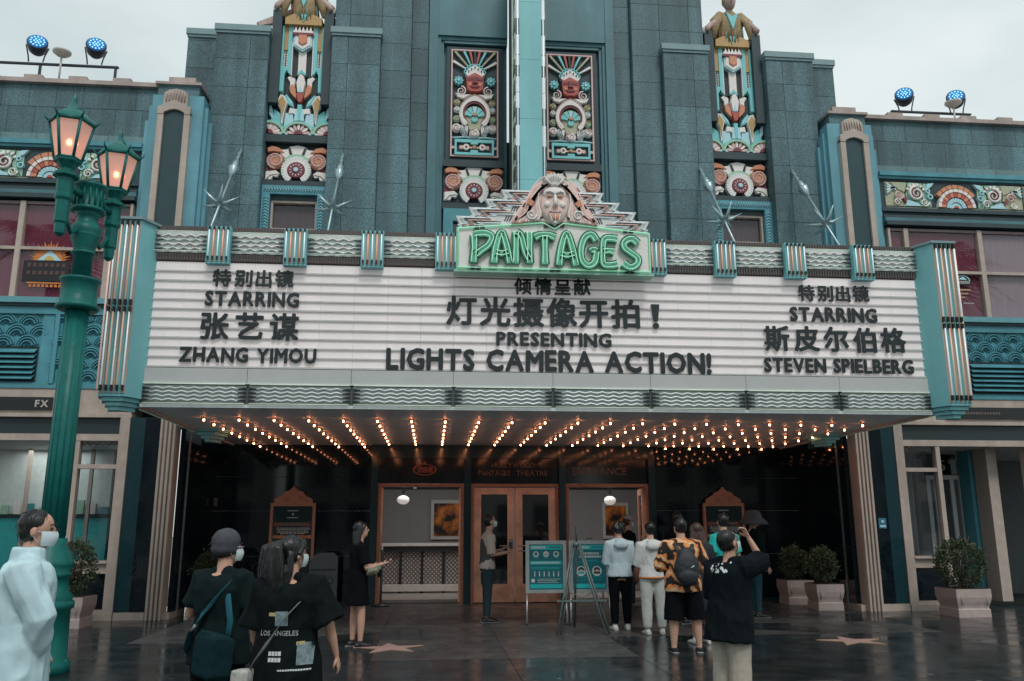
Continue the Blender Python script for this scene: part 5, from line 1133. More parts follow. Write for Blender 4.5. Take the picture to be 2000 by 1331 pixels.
# ------------------------------------------------------------ roof spotlights
BLUE = M('spotlight_blue', (.015, .10, .30), .3, nz=(9, .2), emit=((.05, .35, 1), .22)); LED = M('led_lens', (.2, .6, .9), .2, nz=None, emit=((.3, .75, 1), 1.2)); SBODY = M('spotlight_body', (.02, .03, .04), .45)
def spot(x, yaw, lab):
    s = thing('stage_spotlight', lab, 'spotlight', (x, 15.3, 10.08 if x < 0 else 9.9), 'blue spotlights on the parapet'); z = 10.40 if x < 0 else 10.16
    Rm = Matrix.Rotation(yaw, 3, 'Z') @ Matrix.Rotation(rad(-18), 3, 'X')
    def T(p): v = Rm @ Vector(p); return (x+v.x, 15.3+v.y, z+v.z)
    b = MB(); b.tube([T((0, -.12, 0)), T((0, -.10, 0)), T((0, .08, 0)), T((0, .16, 0))], [.18, .185, .16, .10], SBODY, 16); b.build('housing', s)
    f = MB().tube([T((0, -.125, 0)), T((0, -.135, 0))], [.165, .165], BLUE, 16).build('lens_plate', s)
    for r, n in ((0, 1), (.055, 6), (.115, 12)):
        for k in range(n):
            a = 2*pi*k/n; MB().tube([T((cos(a)*r, -.135, sin(a)*r)), T((cos(a)*r, -.145, sin(a)*r))], [.017, .014], LED, 6).build('led', f)
    for q in (-1, 1): MB().tube([T((q*.19, 0, 0)), (x+q*.15, 15.3, z-.20), (x+q*.13, 15.3, z-.32)], .014, SBODY, 6).build('yoke', s)
for x, yw, l in ((-9.27, .35, 'blue lensed spotlight at the far left end of the left parapet'), (-8.2, .35, 'blue lensed spotlight right of the small dish on the left parapet'), (8.02, -.5, 'blue lensed spotlight at the inner end of the right parapet'), (9.15, -.5, 'blue lensed spotlight at the outer end of the right parapet')): spot(x, yw, l)
for a, b, z, l in ((-10.6, -7.75, 10.05, 'dark metal lamp rail along the left parapet'), (7.7, 9.45, 9.86, 'dark metal lamp rail along the right parapet')):
    r = thing('lamp_rail', l, 'rail', ((a+b)/2, 15.3, 9.5)); MB().box(a, b, 15.27, 15.33, z-.03, z, SBODY).build('bar', r)
    for x in (a+.1, (a+b)/2, b-.05): MB().box(x-.02, x+.02, 15.28, 15.32, 9.38, z-.03, SBODY).build('foot', r)
for x, z, l in ((-8.72, 10.12, 'small pale dish antenna between the spotlights on the left parapet'), (8.95, 9.92, 'small pale dish beside the outer spotlight on the right parapet')):
    o = thing('roof_dish', l, 'dish antenna', (x, 15.1, z-.2)); m = M('dish_cream', (.5, .47, .42), .5)
    MB().lathe((x, 15.1, z), [(.02, -.03), (.10, 0), (.16, .05), (.165, .08), (.13, .09), (.03, .05)], m, 16).build('dish', o); MB().tube([(x, 15.1, z-.55), (x, 15.1, z)], .02, m, 6).build('stem', o)

# ------------------------------------------------------------ poster boards with copper frames
def poster_board(cx, lab):
    P = thing('poster_stand', lab, 'poster board', (cx, 16.88, 0), 'copper framed notice boards'); y = 16.86
    fr = MB().box(cx-.425, cx-.37, y, y+.08, .02, 1.90, COPR).box(cx+.37, cx+.425, y, y+.08, .02, 1.90, COPR).box(cx-.37, cx+.37, y, y+.08, .02, .10, COPR).box(cx-.37, cx+.37, y, y+.08, 1.84, 1.90, COPR).build('frame', P)
    MB().poly([(cx-.36, 1.90), (cx-.36, 1.965), (cx-.33, 1.99), (cx-.22, 2.05), (cx-.16, 2.12), (cx-.08, 2.14), (cx, 2.22), (cx+.08, 2.14), (cx+.16, 2.12), (cx+.22, 2.05), (cx+.33, 1.99), (cx+.36, 1.965), (cx+.36, 1.90)], y-.005, y+.07, COPR).build('crest', P)
    for s in (-1, 1): MB().spiral(cx+s*.13, 1.99, .055, y-.01, COPR, 1.5, .18, 0, s).build('crest_scroll', P)
    MB().box(cx-.37, cx+.37, y+.03, y+.07, .10, 1.84, M('board_black', (.008, .012, .014), .25)).build('board', P)
    SCR = M('board_screen', (.006, .014, .017), .3, spec=.2, emit=((.1, .5, .5), .004)); TX = M('board_print_white', (.6, .66, .66), .5, nz=None)
    MB().box(cx-.35, cx+.35, y+.02, y+.03, 1.56, 1.82, SCR).build('screen', P)
    mb = MB()
    for k in range(9): mb.box(cx-.10+k*.023, cx-.085+k*.023, y+.012, y+.02, 1.745, 1.765, TX)
    for k in range(9): mb.box(cx-.10+k*.023, cx-.083+k*.023, y+.012, y+.02, 1.615, 1.633, TX)
    mb.box(cx-.012, cx+.012, y+.012, y+.02, 1.665, 1.71, TX); mb.build('screen_print', P)
    mb = MB(); OR = M('board_print_red', (.42, .12, .07), .5, nz=None)
    for k in range(20): mb.box(cx-.34+k*.034, cx-.318+k*.034, y+.02, y+.03, 1.46+.012*(abs(k-9.5) < 7), 1.53, OR if k in (0, 1, 2, 17, 18, 19) else M('board_print_pink', (.30, .18, .18), .5, nz=None))
    mb.build('title_print', P)
    mb = MB()
    for q, (z, w) in enumerate(((1.43, .29), (1.405, .30), (1.375, .27), (1.35, .28), (1.325, .22))): 
        x = cx-w
        while x < cx+w: l = random.uniform(.02, .06); mb.box(x, x+l, y+.02, y+.03, z-.008, z+.006, TX); x += l+.012
    mb.build('text_print', P)
    MB().box(cx-.36, cx+.36, y+.015, y+.03, 1.235, 1.295, M('board_orange_band', (.62, .24, .08), .4, nz=(9, .4))).build('orange_band', P)
    MB().box(cx-.34, cx+.34, y+.015, y+.03, .15, 1.2, M('board_dark_panel', (.012, .016, .018), .2)).build('lower_panel', P)
poster_board(-4.29, 'copper framed notice board on the dark wall, left of the doors'); poster_board(4.21, 'copper framed notice board on the dark wall, right of the doors')
o = MB().box(-5.80, -5.74, 16.93, 16.99, 1.84, 2.0, M('wall_plate_grey', (.12, .14, .16), .5)).build('wall_switch_plate'); tag(o, 'small grey plate on the dark alcove wall at left', 'wall plate')
o = thing('wall_notice', 'small blue notice on the dark polished wall beside the right column', 'notice', (6.31, 14.63, 1.42)); MB().box(6.24, 6.38, 14.63, 14.645, 1.40, 1.58, M('notice_blue', (.04, .16, .26), .4)).build('plate', o); MB().disc(6.31, 1.52, .025, 14.62, 14.63, R_['b'], 10, 0).box(6.26, 6.36, 14.622, 14.63, 1.42, 1.455, R_['b']).build('symbol', o)

# ------------------------------------------------------------ planters
LEAF = [M('leaf_dark_green', (.022, .05, .018), .55, nz=(20, .4)), M('leaf_green', (.06, .10, .04), .55, nz=(20, .4)), M('leaf_brown_tint', (.12, .10, .06), .6, nz=(20, .4))]
POTM = M('planter_pink_stone', (.42, .34, .32), .65, nz=(9, .14), bump=(25, .15))
def planter(cx, cy, w, zt, R, H, lab, seed=1, n=2600, gaps=.5):
    P = thing('potted_shrub', lab, 'potted shrub', (cx, cy, 0), 'shrubs in square stone planters'); h = w/2
    pr = [(h*.92, 0), (h*.91, .12*zt/.44), (h*.86, .14*zt/.44), (h*.88, .18*zt/.44), (h*.95, .24*zt/.44), (h, .31*zt/.44), (h, zt)]
    v = []; m = MB()
    for r, z in pr: v += [(cx-r, cy-r, z), (cx+r, cy-r, z), (cx+r, cy+r, z), (cx-r, cy+r, z)]
    f = [(4*i+k, 4*i+(k+1) % 4, 4*i+4+(k+1) % 4, 4*i+4+k) for i in range(len(pr)-1) for k in range(4)]; k = 4*(len(pr)-1)
    m.add(v, f+[(k, k+1, k+2, k+3)], POTM).build('planter_box', P)
    for s in (-1, 1):
        MB().tube([(cx+s*h*.72, cy-h-.002, zt*.82), (cx+s*h*.72, cy-h-.004, .40*zt)], .008, POTM, 4).build('planter_groove', P)
    MB().box(cx-h*.9, cx+h*.9, cy-h*.9, cy+h*.9, zt, zt+.01, M('potting_soil', (.02, .014, .01), .9)).build('soil', P)
    MB().tube([(cx, cy, zt), (cx+.02, cy, zt+.12), (cx, cy, zt+H*.45)], [.03, .025, .015], M('shrub_bark', (.06, .04, .03), .9), 6).build('trunk', P)
    rnd = random.Random(seed); fm = MB(); zc = zt+.02+H*.5
    for i in range(n):
        u = rnd.gauss(0, 1), rnd.gauss(0, 1), rnd.gauss(0, 1); l = math.sqrt(sum(a*a for a in u)); u = [a/l for a in u]
        lump = 1+.16*noise.noise(Vector((u[0]*2.2+seed, u[1]*2.2, u[2]*2.2)))+.10*noise.noise(Vector((u[0]*6, u[1]*6+seed, u[2]*6)))
        rr = rnd.uniform(.55, 1.0)**.5*lump+(rnd.random() < .11)*rnd.uniform(.03, .20)
        p = Vector((cx+u[0]*R*rr, cy+u[1]*R*rr, zc+u[2]*H*.52*rr))
        if p.z < zt+.02: continue
        d = (Vector(u)+Vector((rnd.uniform(-.8, .8), rnd.uniform(-.8, .8), rnd.uniform(-.2, 1)))).normalized(); q = d.cross(Vector((rnd.uniform(-1, 1), rnd.uniform(-1, 1), rnd.uniform(-1, 1)))).normalized()
        L = rnd.uniform(.03, .055); w_ = L*.28
        fm.add([p, p+d*L*.5+q*w_, p+d*L, p+d*L*.5-q*w_], [(0, 1, 2, 3)], LEAF[min(2, int(rnd.random()**1.6*3))])
    for k in range(26):
        a = rnd.uniform(0, 2*pi); e = rnd.uniform(-.1, 1.4); fm.tube([(cx, cy, zt+.1), (cx+cos(a)*cos(e)*R*.5, cy+sin(a)*cos(e)*R*.5, zc), (cx+cos(a)*cos(e)*R*.95, cy+sin(a)*cos(e)*R*.95, zc+sin(e)*H*.45)], [.008, .005, .002], MT['shrub_bark'], 4)
    fm.build('foliage', P, 'stuff')
planter(7.10, 13.75, .60, .44, .37, .74, 'largest shrub in a pale square planter before the right shop window', 3, 4200)
planter(5.36, 15.1, .50, .44, .25, .60, 'shrub in a stone planter against the right alcove wall, nearer of the two', 5, 1900)
planter(5.32, 16.25, .52, .44, .25, .60, 'shrub in a stone planter against the right alcove wall, farther of the two', 8, 1900)
planter(-5.42, 15.4, .50, .43, .25, .56, 'shrub in a stone planter at the left alcove wall behind the capped man', 11, 1900)
planter(-7.02, 13.8, .56, .44, .30, .78, 'shrub in a pale planter below the left shop window behind the street lamp', 14, 2600)

# ------------------------------------------------------------ stanchion, grey board, sign stands, easel
o = thing('queue_post', 'thin steel queue post on a black round base at the left open door', 'stanchion', (-2.56, 16.6, 0))
MB().lathe((-2.56, 16.6, 0), [(.17, 0), (.17, .02), (.05, .04), (.03, .05)], SBODY, 20).build('base', o); MB().lathe((-2.56, 16.6, 0), [(.022, .04), (.022, .98), (.035, .99), (.035, 1.06), (.02, 1.08)], STEEL, 12).build('pole', o)
o = thing('folded_barrier', 'grey rounded plastic floor sign behind the woman in the black dress', 'floor sign', (-3.62, 16.5, 0))
gm = M('plastic_grey', (.10, .12, .13), .5)
MB().poly([(-3.88, .05), (-3.88, .80), (-3.80, .93), (-3.68, .98), (-3.44, .98), (-3.36, .90), (-3.36, .05)], 16.46, 16.52, gm).build('panel', o); MB().box(-3.85, -3.39, 16.45, 16.46, .66, .69, M('plastic_dark', (.03, .035, .04), .5)).arc(-3.5, .48, .05, .07, 0, 2*pi, 16.45, 16.46, MT['plastic_dark'], 14).build('marking', o)
MB().box(-3.86, -3.78, 16.40, 16.60, 0, .06, gm).box(-3.46, -3.38, 16.40, 16.60, 0, .06, gm).build('foot', o)

ALU = M('aluminium_frame', (.52, .53, .53), .35, .6, nz=(9, .1)); PT1 = M('poster_deep_teal', (.01, .16, .19), .4, nz=(4, .1)); PT2 = M('poster_bright_teal', (.02, .50, .50), .4, nz=(5, .1)); PW = M('poster_white', (.62, .68, .68), .5, nz=None); PD = M('poster_dark', (.03, .05, .06), .5, nz=None)
def a_sign(x0, x1, y, lab, variant):
    S = thing('sign_stand', lab, 'sign stand', ((x0+x1)/2, y, 0)); z0, z1 = .46, 1.235
    MB().box(x0, x0+.055, y, y+.03, z0, z1, ALU).box(x1-.055, x1, y, y+.03, z0, z1, ALU).box(x0+.055, x1-.055, y, y+.03, z1-.055, z1, ALU).box(x0+.055, x1-.055, y, y+.03, z0, z0+.05, ALU).build('frame', S)
    a, b, c, d = x0+.055, x1-.055, z0+.05, z1-.055
    MB().box(a, b, y+.008, y+.02, c, d, PT1).build('poster', S)
    for s, xx in ((-1, x0+.02), (1, x1-.02)):
        MB().tube([(xx, y+.015, z0), (xx+s*.012, y-.06, .03)], .014, ALU, 8).build('leg', S); MB().tube([(xx+s*.012, y-.06, .03), (xx+s*.014, y-.063, 0)], .018, SBODY, 8).build('foot', S)
        MB().tube([(xx-s*.03, y+.05, z1-.05), (xx-s*.04, y+.40, .0)], .012, ALU, 8).build('leg', S)
    pr = MB(); yy = y+.003; w = b-a; u = lambda t: a+w*t; v = lambda t: c+(d-c)*t
    B = lambda x0_, x1_, z0_, z1_, m: pr.box(u(x0_), u(x1_), yy, y+.008, v(z0_), v(z1_), m)
    def row(x0_, x1_, z, h, m, g=.03, k=None):
        x = x0_
        while x < x1_-.01: l = min(random.uniform(.02, .05), x1_-x); pr.box(u(x), u(x+l), yy-.002, yy, v(z), v(z+h), m); x += l+.012
    B(.03, .97, .03, .12, PT2); B(.03, .97, .88, .98, PT2); row(.06, .5, .905, .05, PW); row(.60, .92, .92, .03, PT1)
    if variant == 0:
        for k in range(3):
            cx = u(.20+k*.30); pr.disc(cx, v(.78), .045, yy-.001, yy+.004, PW, 14, 0); pr.disc(cx, v(.785), .026, yy-.004, yy, PD if k != 1 else R_['p'], 10, 0); pr.box(cx-.03, cx+.03, yy-.005, yy, v(.755), v(.775), PT2)
            row(.12+k*.30, .28+k*.30, .69, .012, PT2)
        B(.03, .97, .55, .63, PT2); row(.07, .90, .575, .035, PW); row(.06, .94, .48, .02, PT2); row(.06, .90, .445, .02, PT2)
        for k in range(6):
            cx = u(.16+k*.14); pr.box(cx-.008, cx+.008, yy-.003, yy, v(.29), v(.36), PW); pr.disc(cx, v(.385), .011, yy-.003, yy, PW, 8, 0)
        pr.disc(u(.11), v(.20), .03, yy-.002, yy, PW, 8, 0); row(.25, .92, .225, .012, PW); row(.25, .80, .19, .012, PW); row(.25, .86, .155, .012, PW)
    else:
        row(.25, .8, .77, .045, PW); row(.2, .85, .70, .045, PW); row(.3, .75, .63, .018, PT2); row(.15, .9, .595, .012, PT2)
        for k in range(2):
            cx = u(.25+k*.47); pr.disc(cx, v(.40), .075, yy-.001, yy+.004, PW, 18, 0); pr.disc(cx, v(.41), .048, yy-.004, yy, R_['p'], 12, 0); pr.box(cx-.05, cx+.05, yy-.006, yy, v(.345), v(.39), PT2 if k == 0 else PD); pr.arc(cx, v(.415), .02, .052, 0, pi, yy-.006, yy, PD, 8)
            row(.12+k*.47, .42+k*.47, .26, .014, PT2)
        row(.12, .85, .20, .012, PT2)
    pr.build('poster_print', S)
    MB().tube([(u(.4), y+.015, z1), (u(.42), y+.015, z1+.03), (u(.58), y+.015, z1+.03), (u(.6), y+.015, z1)], .006, SBODY, 6).build('handle', S)
a_sign(-.20, .43, 13.25, 'teal poster with three round icons on an aluminium stand, left of the pair', 0)
a_sign(.47, 1.10, 13.25, 'teal poster on an aluminium stand, right of the pair, partly behind the wooden easel', 1)
EA = thing('easel', 'grey folding easel standing in front of the teal sign stands', 'easel', (.45, 12.1, 0)); EM = M('easel_grey', (.13, .16, .16), .5, .3, nz=(12, .25))
top = (.41, 12.22, 1.22)
for s in (-1, 1):
    for o_ in (-.03, .03): MB().tube([(top[0]+s*.04+o_*.5, top[1]+o_*.4, 1.20), (.45+s*.34+o_, 11.98+o_*1.2, 0)], .015, EM, 6).build('leg', EA)
MB().tube([(.42, 12.25, 1.2), (.48, 12.92, 0)], .017, EM, 6).build('leg', EA); MB().tube([(.415, 12.2, 1.15), (.41, 12.2, 1.44)], .013, SBODY, 6).build('mast', EA)
MB().box(.10, .80, 12.05, 12.08, .43, .455, EM).build('crossbar', EA); MB().tube([(.30, 12.08, .55), (.60, 12.08, .42)], .008, EM, 6).tube([(.60, 12.08, .55), (.30, 12.08, .42)], .008, EM, 6).build('brace', EA)
MB().ell((.41, 12.2, 1.2), (.05, .03, .04), EM, 8, 6).build('hinge', EA)

# ------------------------------------------------------------ across the street (seen only in reflections)
def street_behind():
    cb = M('reflected_block', (.32, .30, .29), .8, nz=(.5, .15)); wn = M('reflected_window', (.03, .04, .05), .2)
    for i, (x0, x1, h, y0) in enumerate(((-34, -13, 9, -24), (-11, 9, 7.5, -27), (11, 33, 10, -24))):
        b = thing('opposite_building', ('tall grey block across the street, left end', 'low grey block across the street, middle', 'tall grey block across the street, right end')[i], 'building', ((x0+x1)/2, y0, 0)); MB().box(x0, x1, y0-6, y0, 0, h, cb).build('wall', b)
        k = x0+1
        while k < x1-1.5:
            for z in (1, 4.2): 
                if z+2 < h: MB().box(k, k+1.3, y0, y0+.05, z, z+2, wn).build('window', b)
            k += 2.6
    for cx, cy, cz, l in ((-12.6, 5, 9.6, 'palm tree on the street left of the view'), (14.2, 5, 9.4, 'palm tree on the street right of the view')):
        p = thing('palm_tree', l, 'palm tree', (cx, cy, 0)); pb = M('palm_bark', (.12, .09, .07), .9); pl = M('palm_leaf', (.03, .06, .025), .5)
        MB().tube([(cx, cy, 0), (cx+.1, cy, cz*.5), (cx, cy, cz)], [.28, .2, .18], pb, 10).build('trunk', p)
        rnd = random.Random(int(cx*3))
        for k in range(26):
            a = k*2.4; e = rnd.uniform(-.3, 1.0); L = rnd.uniform(1.6, 2.3); fm = MB(); prev = None; side = Vector((-sin(a), cos(a), 0))
            for q in range(14):
                t = q/13; pt = Vector((cx, cy, cz))+Vector((cos(a), sin(a), 0))*L*t*cos(e*.7)+Vector((0, 0, L*(t*sin(e)-.55*t*t)))
                if prev is not None:
                    for s in (-1, 1):
                        tip = pt+side*s*.75*sin(pi*min(1, t+.12))+Vector((cos(a)*.35, sin(a)*.35, -.22)); fm.add([prev, pt, tip], [(0, 1, 2)], pl)
                prev = pt
            fm.build('frond', p)
street_behind()
# ------------------------------------------------------------ people
SKIN = M('skin_light', (.50, .29, .21), .55, nz=(12, .06), spec=.35); HAIRB = M('hair_black', (.006, .0055, .006), .38, nz=(60, .4), stretch=(1, 1, .12), bump=(90, .18)); HAIRR = M('hair_dark_brown', (.045, .02, .014), .45, nz=(60, .4), stretch=(1, 1, .12), bump=(90, .3))
MASKM = M('face_mask_pale_blue', (.60, .70, .72), .7, nz=None); EYEM = M('eye_dark', (.01, .008, .008), .3, nz=None); BROWM = M('brow_dark', (.015, .012, .012), .7, nz=None); LIPM = M('lip', (.36, .13, .11), .5, nz=None)
def cloth(name, rgb, r=.85, nzv=(25, .12)): return M(name, rgb, r, nz=nzv, bump=(120, .12), spec=.08)
def remesh(mb, vox, mat, smooth=3, fold=0, fs=9, seed=0, zfold=1.0, quilt=0):
    me = mb.mesh('tmp'); ob = bpy.data.objects.new('tmp', me); COL.objects.link(ob)
    r = ob.modifiers.new('r', 'REMESH'); r.mode = 'VOXEL'; r.voxel_size = vox; r.use_smooth_shade = True
    if smooth: s = ob.modifiers.new('s', 'SMOOTH'); s.factor = .5; s.iterations = smooth
    m2 = bpy.data.meshes.new_from_object(ob.evaluated_get(DG())); bpy.data.objects.remove(ob); bpy.data.meshes.remove(me)
    if fold:
        vs = [v.co.copy() for v in m2.vertices]; ns = [v.normal.copy() for v in m2.vertices]
        for v, c, n in zip(m2.vertices, vs, ns):
            k = noise.noise(Vector((c.x*fs+seed, c.y*fs, c.z*fs*zfold)))+.5*noise.noise(Vector((c.x*fs*2.3, c.y*fs*2.3+seed, c.z*fs*2.1*zfold)))
            k = -abs(k)+.25
            v.co = c+n*(k*fold+quilt*(abs(sin(c.z*pi/.13+.6*noise.noise(Vector((c.x*4, c.y*4, c.z*2)))))**.5-.5))
    m2.materials.clear(); m2.materials.append(mat)
    for p in m2.polygons: p.use_smooth = True; p.material_index = 0
    return m2
def addmesh(name, me, parent, extra=None):
    me.name = name; o = bpy.data.objects.new(name, me); COL.objects.link(o); o.parent = parent; WL[o] = Vector(); return o
def bezier(a, b, c, n=5): return [a*(1-t)**2+b*2*t*(1-t)+c*t*t for t in [i/(n-1) for i in range(n)]]
def person(label, x, y, face, h=1.6, vox=.013, build=1.0, lean=0, head=(0, 0), arms=None, legs=None, hair='short', hairm=None, top=None, bottom=None, shoes=None, mask=None, fingers='relaxed', skip=()):
    """stands at x,y; face = angle of the facing direction in degrees (0 = towards the theatre, 90 = left, 180 = camera)"""
    h /= 1.03
    P = thing('person', label, 'person', (x, y, 0)); WL[P] = Vector()
    hs = h/1.65; hh = .225*min(1.02, .45+.55*hs)      # head height
    up = Vector((0, 0, 1)); tilt = Matrix.Rotation(-rad(lean), 3, 'X')
    legs = legs or {}; arms = arms or {}
    TL, SL = .245*h, .235*h
    hipw = .052*h*build**.5
    dirs = {}
    for s, k in ((-1, 'L'), (1, 'R')):
        t, sh = legs.get(k, ((s*.03, 0, -1), (s*.01, -.03, -1))); dirs[k] = (Vector(t).normalized(), Vector(sh).normalized())
    pz = max(-(d[0]*TL+d[1]*SL).z for d in dirs.values())+.045*h
    pel = Vector((0, 0, pz))
    T = lambda v: pel+tilt @ Vector(v)
    tor = h*.30; shz = tor; neckz = tor+.018*h
    neck = T((0, 0, neckz)); hc0 = T((0, .012*h, neckz+.055*h))
    Hr = Matrix.Rotation(rad(head[0]), 3, 'Z') @ Matrix.Rotation(-rad(head[1]), 3, 'X'); Hr = tilt @ Hr if abs(lean) < 20 else Hr
    hcen = hc0+Hr @ Vector((0, .01, hh*.35))
    HT = lambda v: hcen+Hr @ (Vector(v)*(hh/.225))
    b = build; shw_ = .098*h*b**.6
    # bare body, one continuous surface
    body = MB()
    tw = lambda z: T((0, 0, z))
    prof = [(-.06, .085, .065), (-.02, .095, .07), (.05, .088, .062), (.10, .080, .058), (.17, .090, .064), (.24, .102, .066), (.285, .095, .055), (.31, .055, .042)]
    torso = [(T((0, 0, a*h)), (w*h*b, d*h*b)) for a, w, d in prof]
    body.tube([a for a, _ in torso], [r for _, r in torso], SKIN, 14, side=tilt @ Vector((1, 0, 0)))
    for s in (-1, 1): body.tube([T((0, -.008*h, .325*h)), T((s*.05*h, -.006*h, .298*h)), T((s*shw_, -.004*h, .272*h))], [.022*h, .024*h, .028*h], SKIN, 8)
    body.tube([T((0, 0, .28*h)), neck, hcen-Hr @ Vector((0, .012, hh*.25))], [.042*h*b**.3, .036*h*b**.3, .034*h], SKIN, 10)
    body.ell(HT((0, -.008, .022)), (.074*hh/.225, .092*hh/.225, .09*hh/.225), SKIN, 16, 12, Hr)
    body.ell(HT((0, .02, -.045)), (.056*hh/.225, .066*hh/.225, .068*hh/.225), SKIN, 14, 10, Hr)
    for s in (-1, 1): body.ell(HT((s*.075, -.005, -.012)), (.012, .018, .031), SKIN, 8, 6, Hr)
    body.tube([HT((0, .082, .018)), HT((0, .104, -.018)), HT((0, .085, -.03))], [.008, .013, .008], SKIN, 8)
    J = {}
    shw = .098*h*b**.6
    for s, k in ((-1, 'L'), (1, 'R')):
        t, sh = dirs[k]; hp = pel+Vector((s*hipw, 0, 0)); kn = hp+t*TL; an = kn+sh*SL
        J['leg'+k] = (hp, kn, an)
        body.tube([hp, hp.lerp(kn, .4), kn, kn.lerp(an, .35), an, an-Vector((0, 0, .02*h))], [.056*h*b, .050*h*b, .034*h*b**.6, .035*h*b**.6, .021*h*b**.4, .02*h], SKIN, 12)
        fa = legs.get('foot'+k, (s*.12, 1)); f = Vector((fa[0], fa[1], 0)).normalized()
        an0 = Vector((an.x, an.y, an.z-.02*h)); J['foot'+k] = (an0, f)
        body.tube([an0-f*.03*h+Vector((0, 0, -.005*h)), an0+f*.03*h+Vector((0, 0, -.008*h)), an0+f*.10*h+Vector((0, 0, -.016*h))], [(.022*h, .018*h), (.024*h, .017*h), (.02*h, .008*h)], SKIN, 10)
        ua, fo = arms.get(k, ((s*.22, .02, -1), (s*.06, .18, -1))); ua = tilt @ Vector(ua).normalized(); fo = Vector(fo).normalized()
        so_ = T((s*shw, -.004*h, .272*h)); el = so_+ua*.17*h; wr = el+fo*.145*h
        J['arm'+k] = (so_, el, wr, fo)
        body.tube([T((s*shw*.5, 0, .275*h)), so_, so_.lerp(el, .5), el, el.lerp(wr, .4), wr], [.034*h*b**.5, .034*h*b**.6, .028*h*b**.6, .023*h*b**.5, .021*h*b**.5, .0145*h], SKIN, 10)
        pn = arms.get('palm'+k, None); pn = Vector(pn).normalized() if pn else Vector((-s, 0, 0)); pn = (pn-fo*pn.dot(fo)).normalized(); w_ = fo.cross(pn)
        pc = wr+fo*.028*h; body.tube([wr, pc, wr+fo*.052*h], [(.014*h, .011*h), (.023*h, .010*h), (.024*h, .008*h)], SKIN, 10, side=w_)
        J['hand'+k] = (wr, fo, pn, w_)
    me = remesh(body, vox, SKIN, 3)
    fg = MB()
    for k in 'LR':
        wr, fo, pn, w_ = J['hand'+k]; curl = arms.get('curl'+k, .35); thumb = arms.get('thumb'+k, 1)
        for i, (o_, L) in enumerate(((-.017, .036), (-.006, .043), (.006, .040), (.017, .031))):
            a0 = wr+fo*.050*h+w_*(o_*h); d1 = (fo*cos(curl*.5)+pn*sin(curl*.5)); d2 = (fo*cos(curl*1.6)+pn*sin(curl*1.6)); d3 = (fo*cos(curl*2.6)+pn*sin(curl*2.6))
            p1 = a0+d1*L*.45*h; p2 = p1+d2*L*.32*h; p3 = p2+d3*L*.25*h
            fg.tube([a0-fo*.012*h, a0, p1, p2, p3], [.0052*h, .0054*h, .0048*h, .0044*h, .003*h], SKIN, 6)
        t0 = wr+fo*.014*h-w_*.012*h*thumb; t1 = t0+(fo*.6-w_*.8*thumb+pn*.3).normalized()*.022*h; t2 = t1+(fo*.9-w_*.25*thumb+pn*.5).normalized()*.024*h
        fg.tube([t0, t1, t2], [.008*h, .0065*h, .004*h], SKIN, 6)
    bm = bmesh.new(); bm.from_mesh(me); t_ = fg.mesh('t'); bm.from_mesh(t_); bm.to_mesh(me); bm.free(); bpy.data.meshes.remove(t_)
    for p in me.polygons: p.use_smooth = True
    addmesh('body', me, P)
    # face
    for s in (-1, 1):
        MB().ell(HT((s*.028, .080, .012)), (.012, .006, .006), EYEM, 8, 6, Hr).build('eye', P); MB().tube([HT((s*.014, .086, .032)), HT((s*.03, .084, .038)), HT((s*.046, .074, .032))], .0035, BROWM, 5).build('eyebrow', P)
    if mask:
        mk = MB(); R5 = hh/.225
        rows = [(-.004, .066, .098), (-.022, .067, .108), (-.045, .064, .108), (-.068, .058, .100), (-.088, .046, .088)]; v = []
        for z, wx, fy in rows:
            for i in range(9): t = (i/8-.5)*pi*.86; v.append(HT((sin(t)*wx*1.03, .018+cos(t)*(fy-.012), z)))
        f = [(r*9+i, r*9+i+1, (r+1)*9+i+1, (r+1)*9+i) for r in range(4) for i in range(8)]; mk.add(v, f, MASKM, True)
        for s in (-1, 1): mk.tube([HT((s*.063, .04, -.01)), HT((s*.082, -.015, 0))], .0018, MASKM, 4); mk.tube([HT((s*.05, .035, -.08)), HT((s*.082, -.015, -.02))], .0018, MASKM, 4)
        mk.build('face_mask', P)
    else: MB().ell(HT((0, .078, -.062)), (.022, .006, .006), LIPM, 8, 6, Hr).build('mouth', P)
    # hair
    hm = hairm or HAIRB; hb = MB(); q = hh/.225
    if hair != 'none':
        hb.ell(HT((0, -.024, .036)), (.083*q, .092*q, .088*q), hm, 16, 12, Hr); hb.ell(HT((0, -.035, -.005)), (.080*q, .070*q, .075*q), hm, 14, 10, Hr)
        if hair in ('long', 'ponytail', 'bun'):
            for s in (-1, 1): hb.tube([HT((s*.02, .062, .085)), HT((s*.066, .03, .05)), HT((s*.078, -.01, -.01))], .02*q, hm, 8)
        if hair == 'long':
            for i in range(-4, 5):
                hb.tube([HT((i*.018, -.07+abs(i)*.010, .06)), HT((i*.021, -.095+abs(i)*.012, -.05)), HT((i*.024, -.105+abs(i)*.008, -.16)), HT((i*.024, -.10, -.30+abs(i)*.01))], [.028*q, .030*q, .026*q, .008*q], hm, 8)
        if hair == 'ponytail':
            hb.ell(HT((0, -.112, .055)), (.03, .035, .03), hm, 10, 8)
            for i in range(-3, 4):
                hb.tube([HT((i*.006, -.12, .06)), HT((i*.020-.01, -.165, .03)), HT((i*.027-.02, -.155, -.10)), HT((i*.033-.035, -.14, -.22)), HT((i*.034-.055, -.135, -.31-.012*(i % 2)))], [.026*q, .042*q, .044*q, .036*q, .012], hm, 8)
            for i in range(3): hb.tube([HT((.06, -.06, .0)), HT((.065, -.085+.01*i, -.12)), HT((.06+.012*i, -.085, -.26))], [.026*q, .024*q, .006], hm, 8)
        if hair == 'bun': hb.ell(HT((0, -.125, .065)), (.042, .042, .042), hm, 12, 8)
